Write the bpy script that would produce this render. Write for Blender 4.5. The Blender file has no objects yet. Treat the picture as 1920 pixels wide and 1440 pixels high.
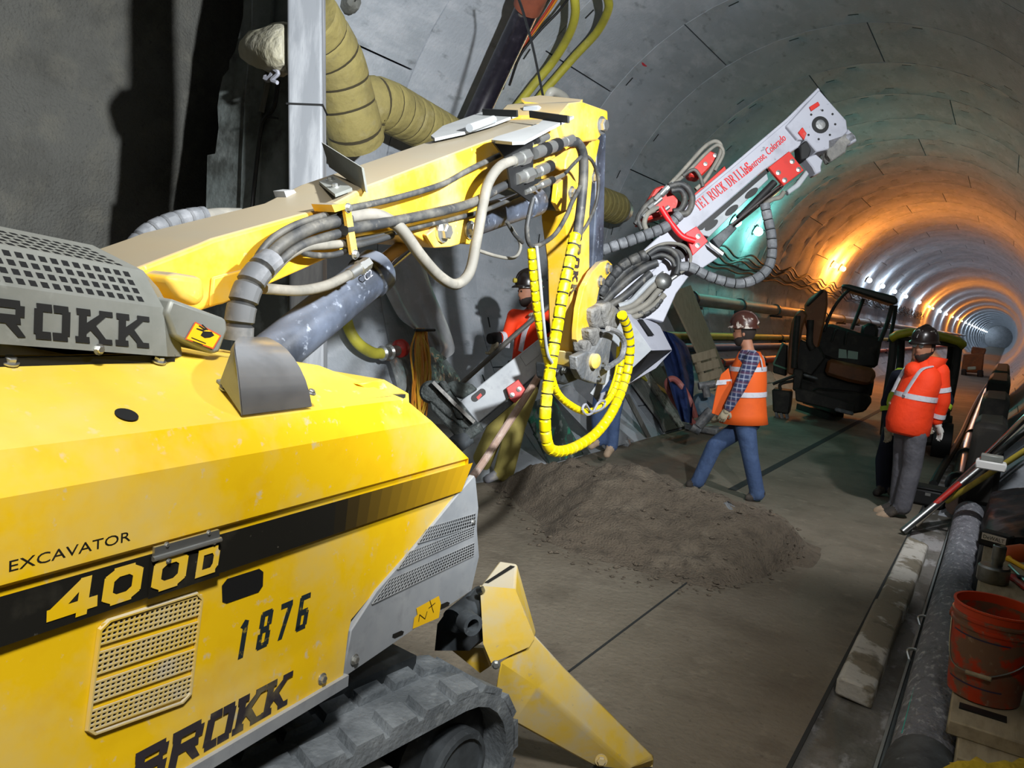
import bpy, bmesh, math, random
from mathutils import Vector as V, Matrix
random.seed(7)
SC = bpy.context.scene
COL = SC.collection
PI = math.pi
# ------------------------------------------------------------------ camera
FPX, HC = 1480.0, 1.78
CAMROT = Matrix(((0.84168961, -0.14076455, 0.52129066), (0.531498, 0.04572026, -0.84582477), (0.0952286, 0.98898685, 0.11329834)))
CAMPOS = V((0, 0, HC))
cam = bpy.data.objects.new('camera', bpy.data.cameras.new('camera'))
cam.data.sensor_fit = 'HORIZONTAL'
cam.data.sensor_width = 36.0
cam.data.lens = FPX / 1920 * 36
cam.data.clip_start = 0.03
cam.data.clip_end = 400
cam.matrix_world = Matrix.Translation(CAMPOS) @ CAMROT.to_4x4()
COL.objects.link(cam)
SC.camera = cam
# ------------------------------------------------------------------ world, exposure
SC.view_settings.view_transform = 'Standard'
SC.view_settings.look = 'None'
SC.view_settings.gamma = 1.0
SC.view_settings.use_curve_mapping = False
SC.view_settings.exposure = 0.0
wd = bpy.data.worlds.new('world')
SC.world = wd
wd.use_nodes = True
wd.node_tree.nodes['Background'].inputs[0].default_value = (0.55, 0.62, 0.7, 1)
wd.node_tree.nodes['Background'].inputs[1].default_value = 0.05
# ------------------------------------------------------------------ flood lamp of the tunnel and added fill lights (outside the frame)
def light(name, kind, loc, energy, col, aim=None, size=0.1, spot=150, blend=0.6):
    l = bpy.data.lights.new(name, kind)
    l.energy = energy
    l.color = col
    o = bpy.data.objects.new(name, l)
    o.location = loc
    if kind == 'SPOT':
        l.spot_size = math.radians(spot)
        l.spot_blend = blend
    if kind in ('SPOT', 'POINT'):
        l.shadow_soft_size = size
    if aim is not None:
        o.rotation_euler = (V(aim) - V(loc)).to_track_quat('-Z', 'Y').to_euler()
    COL.objects.link(o)
    return o
light('flood_lamp_light', 'SPOT', (0.72, 1.7, 3.08), 1850, (0.95, 0.98, 1.0), aim=(-4.9, 4.6, 3.2), size=0.07, spot=118, blend=1.0)
light('body_fill_light', 'SPOT', (0.35, -0.1, 3.6), 520, (1.0, 0.98, 0.95), aim=(-1.5, 1.1, 1.0), size=0.2, spot=86, blend=1.0)  # added fill, no known lamp: lifts the robot's top and side
light('people_fill_light', 'SPOT', (0.45, 5.6, 3.5), 420, (0.97, 0.98, 1.0), aim=(-1.4, 8.2, 0.4), size=0.1, spot=80, blend=1.0)  # added light without a known source, brightens the men and the floor there

# ------------------------------------------------------------------ pixel -> place helpers (frame 1920 x 1440)
def ray(px, py):
    return CAMROT @ V(((px - 960) / FPX, (720 - py) / FPX, -1))
def D(px, py, dep):
    return CAMPOS + ray(px, py) * dep
def onZ(px, py, z=0.0):
    d = ray(px, py)
    return CAMPOS + d * ((z - HC) / d.z)
def onX(px, py, x):
    d = ray(px, py)
    return CAMPOS + d * (x / d.x)
def onY(px, py, y):
    d = ray(px, py)
    return CAMPOS + d * (y / d.y)
KT = 1.07
XC, ZC, RT = -2.0 * KT, HC + .593 * KT, 2.83 * KT
def onL(px, py, R=RT):
    d = ray(px, py)
    a = d.x ** 2 + d.z ** 2
    ox, oz = CAMPOS.x - XC, CAMPOS.z - ZC
    b = 2 * (d.x * ox + d.z * oz)
    c = ox * ox + oz * oz - R * R
    return CAMPOS + d * ((-b + math.sqrt(max(0, b * b - 4 * a * c))) / (2 * a))
class Pl:
    """a plane through p with normal n"""
    def __init__(s, p, n):
        s.p, s.n = V(p), V(n).normalized()
    def at(s, px, py, off=0.0):
        d = ray(px, py)
        q = s.p + s.n * off
        return CAMPOS + d * ((q - CAMPOS).dot(s.n) / d.dot(s.n))
def depth_of(P):
    return -(CAMROT.transposed() @ (V(P) - CAMPOS)).z
class Fr:
    """horizontal frame: a forward, s to the right, z up"""
    def __init__(s, yaw):
        s.m = V((math.sin(yaw), math.cos(yaw), 0))
        s.n = V((math.cos(yaw), -math.sin(yaw), 0))
    def w(s, a, t, z):
        return s.m * a + s.n * t + V((0, 0, z))
    def q(s, px, py, t):
        d = ray(px, py)
        return CAMPOS + d * (t / d.dot(s.n))
    def qa(s, px, py, a):
        d = ray(px, py)
        return CAMPOS + d * (a / d.dot(s.m))
UP = V((0, 0, 1))
VIEW = (CAMROT @ V((0, 0, 1)))          # towards the camera

# ------------------------------------------------------------------ materials
def lin(h):
    h = h.lstrip('#')
    r = []
    for i in (0, 2, 4):
        c = int(h[i:i + 2], 16) / 255
        r.append(c / 12.92 if c <= 0.04045 else ((c + 0.055) / 1.055) ** 2.4)
    return (r[0], r[1], r[2], 1)
MATS = {}
def mat(name, hexc, rough=0.6, metal=0.0, spots=(), bump=None, dust=None, emit=None, alpha=None, trans=0.0, spec=None, stretch=None):
    """spots: (hex, scale, low, high, amount); dust: (hex, amount) lies on upward faces; bump: (strength, scale)"""
    m = bpy.data.materials.new(name)
    m.use_nodes = True
    nt = m.node_tree
    N, L = nt.nodes, nt.links
    b = N['Principled BSDF']
    b.inputs['Roughness'].default_value = rough
    b.inputs['Metallic'].default_value = metal
    if spec is not None:
        b.inputs['Specular IOR Level'].default_value = spec
    tc = N.new('ShaderNodeTexCoord')
    co = tc.outputs['Object']
    if stretch:
        mp = N.new('ShaderNodeMapping')
        mp.inputs['Scale'].default_value = stretch
        L.new(co, mp.inputs['Vector'])
        co = mp.outputs['Vector']
    rgb = N.new('ShaderNodeRGB')
    rgb.outputs[0].default_value = lin(hexc)
    cur = rgb.outputs[0]
    for (h2, sc, lo, hi, amt) in spots:
        nz = N.new('ShaderNodeTexNoise')
        nz.inputs['Scale'].default_value = sc
        nz.inputs['Detail'].default_value = 6
        nz.inputs['Roughness'].default_value = 0.6
        L.new(co, nz.inputs['Vector'])
        mr = N.new('ShaderNodeMapRange')
        mr.inputs['From Min'].default_value = lo
        mr.inputs['From Max'].default_value = hi
        mr.inputs['To Max'].default_value = amt
        L.new(nz.outputs['Fac'], mr.inputs['Value'])
        mx = N.new('ShaderNodeMix')
        mx.data_type = 'RGBA'
        mx.inputs['B'].default_value = lin(h2)
        L.new(mr.outputs[0], mx.inputs['Factor'])
        L.new(cur, mx.inputs['A'])
        cur = mx.outputs['Result']
    if dust:
        ge = N.new('ShaderNodeNewGeometry')
        sx = N.new('ShaderNodeSeparateXYZ')
        L.new(ge.outputs['Normal'], sx.inputs[0])
        mr = N.new('ShaderNodeMapRange')
        mr.inputs['From Min'].default_value = 0.55
        mr.inputs['From Max'].default_value = 0.95
        mr.inputs['To Max'].default_value = dust[1]
        L.new(sx.outputs['Z'], mr.inputs['Value'])
        mx = N.new('ShaderNodeMix')
        mx.data_type = 'RGBA'
        mx.inputs['B'].default_value = lin(dust[0])
        L.new(mr.outputs[0], mx.inputs['Factor'])
        L.new(cur, mx.inputs['A'])
        cur = mx.outputs['Result']
    L.new(cur, b.inputs['Base Color'])
    if bump:
        nz = N.new('ShaderNodeTexNoise')
        nz.inputs['Scale'].default_value = bump[1]
        nz.inputs['Detail'].default_value = 5
        L.new(tc.outputs['Object'], nz.inputs['Vector'])
        bp = N.new('ShaderNodeBump')
        bp.inputs['Strength'].default_value = bump[0]
        bp.inputs['Distance'].default_value = 0.02
        L.new(nz.outputs['Fac'], bp.inputs['Height'])
        L.new(bp.outputs[0], b.inputs['Normal'])
    if emit:
        b.inputs['Emission Color'].default_value = (*emit[0], 1)
        b.inputs['Emission Strength'].default_value = emit[1]
    if alpha is not None:
        b.inputs['Alpha'].default_value = alpha
    if trans:
        b.inputs['Transmission Weight'].default_value = trans
    MATS[name] = m
    return m
GD = 'b9b7ae'                            # grey rock dust
mat('concrete', 'afb5bd', .75, spots=(('8f969d', 1.3, .4, .7, .8), ('c8cbd1', 5, .5, .7, .6), ('666b6e', 9, .60, .73, .6)), bump=(.25, 30), stretch=(1, .35, 1))
mat('pocket', '2a2c2c', .9)
mat('floor', '6f6657', .8, spots=(('857c6d', .8, .4, .65, .8), ('544b3f', 2.5, .5, .75, .7), ('8f8675', 7, .58, .7, .5), ('443d33', 30, .6, .7, .5)), bump=(.5, 25))
mat('shotcrete', '6c6c67', .95, spots=(('55544f', 1.2, .45, .65, .8), ('7c7a70', 4, .5, .7, .6), ('3f3f3c', 30, .6, .75, .6)), bump=(1.0, 45))
mat('yellow', 'f0c30f', .45, spots=(('d8c07a', 3.2, .46, .70, .75), ('e0aa00', 9, .5, .8, .5), ('c9c0a4', 26, .62, .72, .8)), dust=('e2d070', .4))
mat('yellow_dusty', 'e2bd3c', .55, spots=(('cfc096', 4, .38, .62, .9), ('c3bdae', 11, .55, .72, .7), ('9a938a', 40, .66, .74, .6)), dust=(GD, .75))
mat('boom_yellow', 'e9b526', .5, spots=(('dcbe72', 4, .42, .66, .8), ('e2a80c', 12, .5, .8, .4), ('c4b99c', 30, .64, .74, .7)), dust=('8f8a7d', .96))
mat('dusty_grey_paint', '8f9499', .6, spots=(('a8abad', 4, .45, .7, .7), ('74787d', 14, .55, .75, .6)), dust=('b0aea6', .4))
mat('white_paint', '999ba5', .55, spots=(('7d7f88', 6, .5, .7, .6), ('55565a', 24, .66, .72, .75)))
mat('decal_black', '15140f', .55, spots=(('4a463c', 8, .55, .8, .5), ('8c8678', 40, .68, .76, .5)))
mat('decal_brown', '322d33', .6, spots=(('8d835f', 9, .5, .72, .65),))
mat('black', '101112', .6)
mat('rubber', '33383c', .8, spots=(('5c646a', 6, .45, .7, .7), ('8b9297', 20, .62, .76, .6)))
mat('track_rubber', '5f666b', .85, spots=(('8d9499', 5, .42, .66, .85), ('a5acaf', 16, .58, .75, .6), ('44484b', 30, .62, .75, .5)), bump=(.3, 60))
mat('hose', '2c2e30', .6, spots=(('6d6a62', 7, .45, .7, .75), ('8a857a', 22, .6, .75, .5)))
mat('hose_dusty', '6b6962', .75, spots=(('8f8a7f', 8, .45, .7, .7), ('45453f', 18, .6, .75, .5)))
mat('cyl_black', '2d323b', .42, spots=(('5a6374', 4, .42, .66, .9), ('98a1b0', 34, .6, .72, .7)), dust=('8e96a4', .6))
mat('chrome', 'b5aaa6', .12, 1.0)
mat('steel', '8f918f', .38, 1.0, spots=(('5d5f5e', 20, .5, .75, .6),))
mat('zinc', 'c4c6c4', .35, .9)
mat('polished', 'd8d9db', .24, .8, spots=(('8f8f93', 9, .5, .75, .5),))
mat('galv', '8b8e89', .5, .35, spots=(('6f736c', 6, .45, .7, .7), ('a5a8a4', 25, .6, .75, .5)), dust=('b4b5ac', .4))
mat('dark_steel', '35393c', .55, .4, spots=(('5b6062', 10, .5, .7, .7), ('8a8d8e', 26, .64, .74, .6)))
mat('yellow_sleeve', 'ecd300', .45, spots=(('cfc06a', 9, .56, .75, .6),))
mat('grey_sleeve', '5c5f63', .7, spots=(('8d8f93', 9, .48, .7, .8), ('3a3c40', 22, .6, .75, .5)))
mat('red_paint', 'b3261d', .5, spots=(('8f8079', 12, .6, .75, .6), ('7a1712', 7, .5, .75, .5)))
mat('bright_red', 'd01820', .45, spots=(('9a8d88', 14, .64, .75, .6),))
mat('sticker_yellow', 'f2bf18', .5)
mat('wood', '8d8575', .85, spots=(('6a6356', 5, .45, .7, .8), ('a39b8a', 14, .55, .75, .6)), stretch=(6, 6, .8))
mat('wood_grey', '747570', .9, spots=(('595a55', 5, .45, .7, .8), ('8b8c86', 14, .55, .75, .6)), stretch=(5, 5, .8))
mat('ply', 'a0927a', .85, spots=(('857962', 4, .45, .7, .7), ('b3a68e', 10, .55, .75, .5)), stretch=(5, 5, .6))
mat('dirt', '6b6052', .98, spots=(('857a6a', 3, .5, .7, .6), ('4c443a', 9, .5, .7, .7), ('3c362f', 40, .58, .7, .5)), bump=(1.0, 60))

# ------------------------------------------------------------------ mesh builder
def basis(ax):
    ax = V(ax).normalized()
    t = V((0, 0, 1)) if abs(ax.z) < .9 else V((1, 0, 0))
    u = ax.cross(t).normalized()
    return u, u.cross(ax).normalized(), ax
def smooth_path(pts, k=6, closed=False):
    pts = [V(p) for p in pts]
    if len(pts) < 3:
        return pts
    out = []
    n = len(pts)
    rng = range(n) if closed else range(n - 1)
    for i in rng:
        if closed:
            a, b, c, d = pts[i - 1], pts[i], pts[(i + 1) % n], pts[(i + 2) % n]
        else:
            b, c = pts[i], pts[i + 1]
            a = pts[i - 1] if i else b * 2 - c
            d = pts[i + 2] if i + 2 < n else c * 2 - b
        for j in range(k):
            t = j / k
            out.append(.5 * ((2 * b) + (c - a) * t + (2 * a - 5 * b + 4 * c - d) * t * t + (3 * b - a - 3 * c + d) * t ** 3))
    if not closed:
        out.append(pts[-1])
    return out
def resample(pts, step):
    out = [pts[0]]
    acc = 0
    for a, b in zip(pts, pts[1:]):
        L = (b - a).length
        if L < 1e-9:
            continue
        while acc + L >= step:
            t = (step - acc) / L
            a = a.lerp(b, t)
            out.append(a)
            L = (b - a).length
            acc = 0
            if L < 1e-9:
                break
        acc += L
    return out
class MB:
    def __init__(s):
        s.v, s.f, s.mi = [], [], []
    def add(s, vs, fs, mi=0):
        o = len(s.v)
        s.v += [V(p) for p in vs]
        for f in fs:
            s.f.append([i + o for i in f])
            s.mi.append(mi)
        return s
    def box(s, c, d, ax=None, mi=0):
        c = V(c)
        ax = ax or (V((1, 0, 0)), V((0, 1, 0)), V((0, 0, 1)))
        vs = [c + ax[0] * (x * d[0] / 2) + ax[1] * (y * d[1] / 2) + ax[2] * (z * d[2] / 2) for x in (-1, 1) for y in (-1, 1) for z in (-1, 1)]
        return s.add(vs, [(0, 1, 3, 2), (4, 6, 7, 5), (0, 4, 5, 1), (2, 3, 7, 6), (0, 2, 6, 4), (1, 5, 7, 3)], mi)
    def bar(s, a, b, w, h, up=UP, mi=0):
        a, b = V(a), V(b)
        x = (b - a)
        L = x.length
        x = x / L
        y = V(up).cross(x)
        if y.length < 1e-4:
            y = V((1, 0, 0)).cross(x)
        y.normalize()
        return s.box((a + b) / 2, (L, w, h), (x, y, x.cross(y)), mi)
    def prism(s, pts, vec, mi=0):
        n = len(pts)
        vec = V(vec)
        vs = [V(p) for p in pts] + [V(p) + vec for p in pts]
        fs = [list(range(n)), list(range(2 * n - 1, n - 1, -1))]
        fs += [(i, i + n, (i + 1) % n + n, (i + 1) % n) for i in range(n)]
        return s.add(vs, fs, mi)
    def quad(s, *p, mi=0):
        return s.add(p, [tuple(range(len(p)))], mi)
    def tube(s, pts, r, n=8, k=5, closed=False, mi=0, caps=True, flat=None):
        pts = smooth_path(pts, k, closed) if k else [V(p) for p in pts]
        m = len(pts)
        rf = r if callable(r) else (lambda t: r)
        t0 = (pts[1] - pts[0]).normalized()
        u = basis(t0)[0]
        if flat is not None:
            u = (V(flat) - t0 * V(flat).dot(t0)).normalized()
        vs, fs = [], []
        for i, p in enumerate(pts):
            if closed:
                t = (pts[(i + 1) % m] - pts[i - 1]).normalized()
            else:
                t = (pts[min(i + 1, m - 1)] - pts[max(i - 1, 0)]).normalized()
            u = u - t * u.dot(t)
            u.normalize()
            w = t.cross(u)
            rr = rf(i / max(1, m - 1))
            ru, rw = rr if isinstance(rr, tuple) else (rr, rr)
            for j in range(n):
                a = 2 * PI * (j + .5) / n
                vs.append(p + u * (math.cos(a) * ru) + w * (math.sin(a) * rw))
        for i in range(m if closed else m - 1):
            for j in range(n):
                a, b = i * n, ((i + 1) % m) * n
                fs.append((a + j, a + (j + 1) % n, b + (j + 1) % n, b + j))
        if caps and not closed:
            fs.append(list(range(n - 1, -1, -1)))
            fs.append(list(range((m - 1) * n, m * n)))
        return s.add(vs, fs, mi)
    def lathe(s, o, ax, prof, n=16, mi=0, a0=0, a1=2 * PI, caps=True):
        """prof: (radius, height) pairs"""
        u, w, ax = basis(ax)
        o = V(o)
        full = abs(a1 - a0 - 2 * PI) < 1e-6
        cnt = n if full else n + 1
        vs, fs = [], []
        for (r, h) in prof:
            for j in range(cnt):
                a = a0 + (a1 - a0) * j / n
                vs.append(o + ax * h + (u * math.cos(a) + w * math.sin(a)) * r)
        for i in range(len(prof) - 1):
            for j in range(n):
                j2 = (j + 1) % cnt
                fs.append((i * cnt + j, i * cnt + j2, (i + 1) * cnt + j2, (i + 1) * cnt + j))
        if full and caps:
            if prof[0][0] > 1e-6:
                fs.append(list(range(cnt - 1, -1, -1)))
            if prof[-1][0] > 1e-6:
                fs.append(list(range((len(prof) - 1) * cnt, len(prof) * cnt)))
        return s.add(vs, fs, mi)
    def cyl(s, a, b, r, n=14, mi=0, r2=None):
        a, b = V(a), V(b)
        return s.lathe(a, b - a, [(r, 0), (r if r2 is None else r2, (b - a).length)], n, mi)
    def bolt(s, o, ax, r, mi=0):
        s.lathe(o, ax, [(r * 1.45, 0), (r * 1.45, r * .3)], 12, mi)
        s.lathe(V(o) + V(ax).normalized() * r * .3, ax, [(r, 0), (r, r * .7), (r * .8, r * .85)], 6, mi)
        return s
    def loft(s, rings, mi=0, cap=True, closed=True):
        n = len(rings[0])
        vs = [p for r in rings for p in r]
        fs = []
        for i in range(len(rings) - 1):
            for j in range(n if closed else n - 1):
                a, b = i * n, (i + 1) * n
                fs.append((a + j, a + (j + 1) % n, b + (j + 1) % n, b + j))
        if cap and closed:
            fs += [list(range(n - 1, -1, -1)), list(range((len(rings) - 1) * n, len(rings) * n))]
        return s.add(vs, fs, mi)
    def build(s, name, m, parent=None, bevel=0.0, sharp=35, smooth=True, seg=1, jitter=0.0):
        org = V((0, 0, 0))
        p = parent
        while p is not None:
            org += V(p.location)
            p = p.parent
        me = bpy.data.meshes.new(name)
        vs = s.v
        if jitter:
            rr = random.Random(len(vs))
            vs = [p_ + V((rr.uniform(-1, 1), rr.uniform(-1, 1), rr.uniform(-1, 1))) * jitter for p_ in vs]
        me.from_pydata([tuple(p_ - org) for p_ in vs], [], s.f)
        ms = m if isinstance(m, (list, tuple)) else [m]
        for x in ms:
            me.materials.append(MATS[x] if isinstance(x, str) else x)
        me.polygons.foreach_set('material_index', s.mi)
        bm = bmesh.new()
        bm.from_mesh(me)
        bmesh.ops.recalc_face_normals(bm, faces=bm.faces)
        bm.to_mesh(me)
        bm.free()
        if smooth:
            me.polygons.foreach_set('use_smooth', [True] * len(me.polygons))
            me.set_sharp_from_angle(angle=math.radians(sharp))
        o = bpy.data.objects.new(name, me)
        COL.objects.link(o)
        if parent is not None:
            o.parent = parent
        if bevel:
            b = o.modifiers.new('bevel', 'BEVEL')
            b.width = bevel
            b.segments = seg
            b.limit_method = 'ANGLE'
            b.angle_limit = math.radians(40)
        return o
def thing(name, label, cat, loc=(0, 0, 0), group=None):
    o = bpy.data.objects.new(name, None)
    o.empty_display_size = .1
    o.location = loc
    COL.objects.link(o)
    return tag(o, label, cat, group)
def tag(o, label, cat, group=None):
    o['label'] = label
    o['category'] = cat
    if group:
        o['group'] = group
    return o
def struct(o):
    o['kind'] = 'structure'
    return o
def copy_tree(o, parent=None):
    c = o.copy()
    COL.objects.link(c)
    c.parent = parent
    for ch in list(o.children):
        copy_tree(ch, c)
    return c
def text(body, name, m, parent, o, x, y, size, depth=.0015, shear=0.0, sx=1.0, align='LEFT'):
    cu = bpy.data.curves.new(name, 'FONT')
    cu.body = body
    cu.size = 1
    cu.shear = shear
    cu.align_x = align
    cu.resolution_u = 3
    t = bpy.data.objects.new(name, cu)
    me = bpy.data.meshes.new_from_object(t)
    bpy.data.objects.remove(t)
    x, y = V(x).normalized(), V(y).normalized()
    nn = x.cross(y)
    b = MB()
    b.add([V(o) + x * (v.co.x * size * sx) + y * (v.co.y * size) + nn * depth for v in me.vertices], [list(p.vertices) for p in me.polygons])
    return b.build(name, m, parent, smooth=False)
GL = {
 'B': [((.12, 0), (.12, 1)), ((0, .9), (.78, .9)), ((0, .52), (.78, .52)), ((0, .1), (.8, .1)), ((.82, .6), (.82, .88)), ((.86, .12), (.86, .46))],
 'R': [((.12, 0), (.12, 1)), ((0, .9), (.8, .9)), ((.86, .55), (.86, .86)), ((.12, .48), (.82, .48)), ((.55, .46), (.9, 0))],
 'O': [((.12, .15), (.12, .85)), ((.12, .9), (.42, .9)), ((.58, .9), (.88, .9)), ((.88, .85), (.88, .15)), ((.12, .1), (.42, .1)), ((.58, .1), (.88, .1))],
 'K': [((.14, 0), (.14, 1)), ((0, .94), (.3, .94)), ((0, .06), (.3, .06)), ((.22, .42), (.82, 1)), ((.4, .52), (.84, 0)), ((.68, .96), (.98, .96)), ((.7, .04), (1, .04))],
 '4': [((.72, 0), (.72, 1)), ((.66, .95), (.1, .33)), ((0, .27), (1, .27))],
 '0': [((.14, .2), (.14, .8)), ((.86, .2), (.86, .8)), ((.3, .88), (.7, .88)), ((.3, .12), (.7, .12)), ((.16, .74), (.34, .88)), ((.84, .74), (.66, .88)), ((.16, .26), (.34, .12)), ((.84, .26), (.66, .12))],
 'D': [((.16, 0), (.16, 1)), ((.1, .9), (.82, .9)), ((.1, .1), (.82, .1)), ((.86, .22), (.86, .78)), ((.84, .72), (.72, .9)), ((.84, .28), (.72, .1))],
 '1': [((.5, 0), (.5, .9)), ((.3, .82), (.5, .95))],
 '8': [((.15, .05), (.15, .42)), ((.15, .58), (.15, .95)), ((.85, .05), (.85, .42)), ((.85, .58), (.85, .95)), ((.15, .93), (.4, .93)), ((.6, .93), (.85, .93)), ((.2, .5), (.8, .5)), ((.15, .07), (.4, .07)), ((.6, .07), (.85, .07))],
 '7': [((.05, .93), (.95, .93)), ((.85, .88), (.35, 0))],
 '6': [((.15, .05), (.15, .95)), ((.15, .93), (.5, .93)), ((.68, .93), (.9, .93)), ((.3, .5), (.85, .5)), ((.85, .1), (.85, .5)), ((.15, .07), (.42, .07)), ((.58, .07), (.85, .07))],
 'T': [((.5, 0), (.5, 1)), ((0, .97), (1, .97)), ((.3, .03), (.7, .03)), ((.03, .8), (.03, 1)), ((.97, .8), (.97, 1))],
 'E': [((.2, 0), (.2, 1)), ((0, .97), (.9, .97)), ((.2, .5), (.7, .5)), ((0, .03), (.95, .03)), ((.9, .75), (.9, 1)), ((.93, 0), (.93, .25)), ((.68, .38), (.68, .62))],
 'I': [((.5, 0), (.5, 1)), ((.25, .97), (.75, .97)), ((.25, .03), (.75, .03))],
 'r': [((.2, 0), (.2, 1)), ((0, .97), (.6, .97)), ((.6, .97), (.8, .85)), ((.8, .85), (.8, .62)), ((.8, .62), (.6, .5)), ((.6, .5), (.2, .5)), ((.45, .5), (.9, .03)), ((0, .03), (.4, .03)), ((.8, .03), (1, .03))],
 'o': [((.3, .97), (.7, .97)), ((.7, .97), (.93, .75)), ((.93, .75), (.93, .25)), ((.93, .25), (.7, .03)), ((.7, .03), (.3, .03)), ((.3, .03), (.07, .25)), ((.07, .25), (.07, .75)), ((.07, .75), (.3, .97))],
 'C': [((.92, .78), (.7, .97)), ((.7, .97), (.35, .97)), ((.35, .97), (.1, .75)), ((.1, .75), (.1, .25)), ((.1, .25), (.35, .03)), ((.35, .03), (.72, .03)), ((.72, .03), (.94, .22)), ((.92, .7), (.92, 1))],
 'k': [((.2, 0), (.2, 1)), ((0, .97), (.4, .97)), ((0, .03), (.4, .03)), ((.25, .45), (.85, .97)), ((.4, .55), (.9, .03)), ((.65, .97), (1, .97)), ((.7, .03), (1.05, .03))],
 'd': [((.2, 0), (.2, 1)), ((0, .97), (.6, .97)), ((.6, .97), (.92, .7)), ((.92, .7), (.92, .3)), ((.92, .3), (.6, .03)), ((.6, .03), (0, .03))],
 'L': [((.2, 0), (.2, 1)), ((0, .97), (.42, .97)), ((0, .03), (.9, .03)), ((.9, 0), (.9, .28))],
 'S': [((.85, .78), (.62, .97)), ((.62, .97), (.3, .97)), ((.3, .97), (.12, .78)), ((.12, .78), (.3, .55)), ((.3, .55), (.7, .45)), ((.7, .45), (.88, .22)), ((.88, .22), (.65, .03)), ((.65, .03), (.35, .03)), ((.35, .03), (.1, .22)), ((.85, .7), (.85, 1)), ((.1, 0), (.1, .3))],
}
def strokes(body, name, m, parent, o, x, y, h, w, gap, th, depth=.002, slant=0.0):
    """letters drawn as thick strokes: height h, letter width w, stroke th (fractions of h)"""
    x, y = V(x).normalized(), V(y).normalized()
    nn = x.cross(y)
    b = MB()
    cx = 0
    for i, ch in enumerate(body):
        if ch == ' ':
            cx += w * .6
            continue
        for (p, q) in GL[ch]:
            a, c = V((p[0] * w + p[1] * slant * h, p[1] * h, 0)), V((q[0] * w + q[1] * slant * h, q[1] * h, 0))
            d = (c - a).normalized()
            e = V((-d.y, d.x, 0)) * (th * h / 2)
            vert = abs(p[0] - q[0]) < .01
            if vert and slant:
                e = V((-th * h / 2, 0, 0))
            ex = d * (0 if vert else th * h * .25)
            cs = [a + e - ex, c + e + ex, c - e + ex, a - e - ex]
            cs = [V((k.x, min(max(k.y, 0), h), 0)) for k in cs]
            b.quad(*[V(o) + x * (k.x + cx) + y * k.y + nn * (depth + .00002 * (len(b.f) % 5)) for k in cs])
        cx += w + gap
    return b.build(name, m, parent, smooth=False)
# ================================================================== the tunnel (setting)
# segment rings: joints every 1.515 m, one joint at y = 5.33
RINGW, Y0 = 1.515 * KT, 5.33 * KT
def segment_mesh(name, arc, R0=RT, thick=.22, nth=8, ny=4, pockets=True, more=()):
    bm = bmesh.new()
    g = .008                              # half joint
    rows = []
    for i in range(nth + 1):
        a = -arc / 2 + arc * i / nth
        if i == 0: a += g / R0
        if i == nth: a -= g / R0
        rows.append([bm.verts.new((math.cos(a) * R0, -RINGW / 2 + g + (RINGW - 2 * g) * j / ny, math.sin(a) * R0)) for j in range(ny + 1)])
    fs = [[bm.faces.new((rows[i][j], rows[i][j + 1], rows[i + 1][j + 1], rows[i + 1][j])) for j in range(ny)] for i in range(nth)]
    bm.normal_update()
    bd = [e for e in bm.edges if e.is_boundary]
    ex = bmesh.ops.extrude_edge_only(bm, edges=bd)
    for v in [e for e in ex['geom'] if isinstance(e, bmesh.types.BMVert)]:
        r = math.hypot(v.co.x, v.co.z)
        k = (R0 + thick) / r
        v.co.x *= k
        v.co.z *= k
    if pockets:
        sel = [fs[i][j] for i, j in ((2, 0), (5, ny - 1), (8, 0)) + tuple(more) if nth > 6]
        for f in sel:
            c = f.calc_center_median()
            r = bmesh.ops.inset_individual(bm, faces=[f], thickness=.16, depth=0)
            for v in f.verts:
                # shrink to a small slot along the ring
                d = v.co - c
                t = V((-math.sin(math.atan2(c.z, c.x)), 0, math.cos(math.atan2(c.z, c.x))))
                y = V((0, 1, 0))
                st, sy = (1 if d.dot(t) > 0 else -1), (1 if d.y > 0 else -1)
                n = V((c.x, 0, c.z)).normalized()
                v.co = c + t * (st * .06) + y * (sy * .014) + n * .03
            f.material_index = 1
    bmesh.ops.recalc_face_normals(bm, faces=bm.faces)
    me = bpy.data.meshes.new(name)
    bm.to_mesh(me)
    bm.free()
    me.materials.append(MATS['concrete'])
    me.materials.append(MATS['pocket'])
    me.polygons.foreach_set('use_smooth', [True] * len(me.polygons))
    me.set_sharp_from_angle(angle=math.radians(30))
    return me
ARCS = [68, 68, 68, 68, 68, 20]
SEG_MESH = {a: segment_mesh('segment', math.radians(a), nth=10 if a > 30 else 4) for a in (68, 20)}
SEG_FAR = {68: segment_mesh('segment', math.radians(68), nth=10, more=((1, 3), (3, 0), (4, 2), (6, 0), (7, 3), (9, 1))), 20: SEG_MESH[20]}
lining = bpy.data.objects.new('wall_tunnel', None)
COL.objects.link(lining)
struct(lining)
cut_mesh = {}
def add_segment(me, y, mid):
    o = bpy.data.objects.new('segment', me)
    o.location = (XC, y, ZC)
    o.rotation_euler = (0, -mid, 0)
    o.parent = lining
    COL.objects.link(o)
    return o
for k in range(-9, 26):
    yc = Y0 + RINGW * (k + .5)
    start = (-63 if k % 2 else -30) + (14 if k % 4 > 1 else 0)
    a = start
    for arc in ARCS:
        mid = a + arc / 2
        m180 = (mid + 180) % 360 - 180
        a += arc
        if -122 < m180 < -58 and arc < 60:
            continue
        if k < -1 and (100 < m180 or m180 < -110):
            continue                      # the cross passage opening on the left
        if k < 2 and -95 < m180 < -8:
            continue                      # low bay on the right where tools are stored
        add_segment((SEG_FAR if k > 3 else SEG_MESH)[arc], yc, math.radians(mid))
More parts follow.
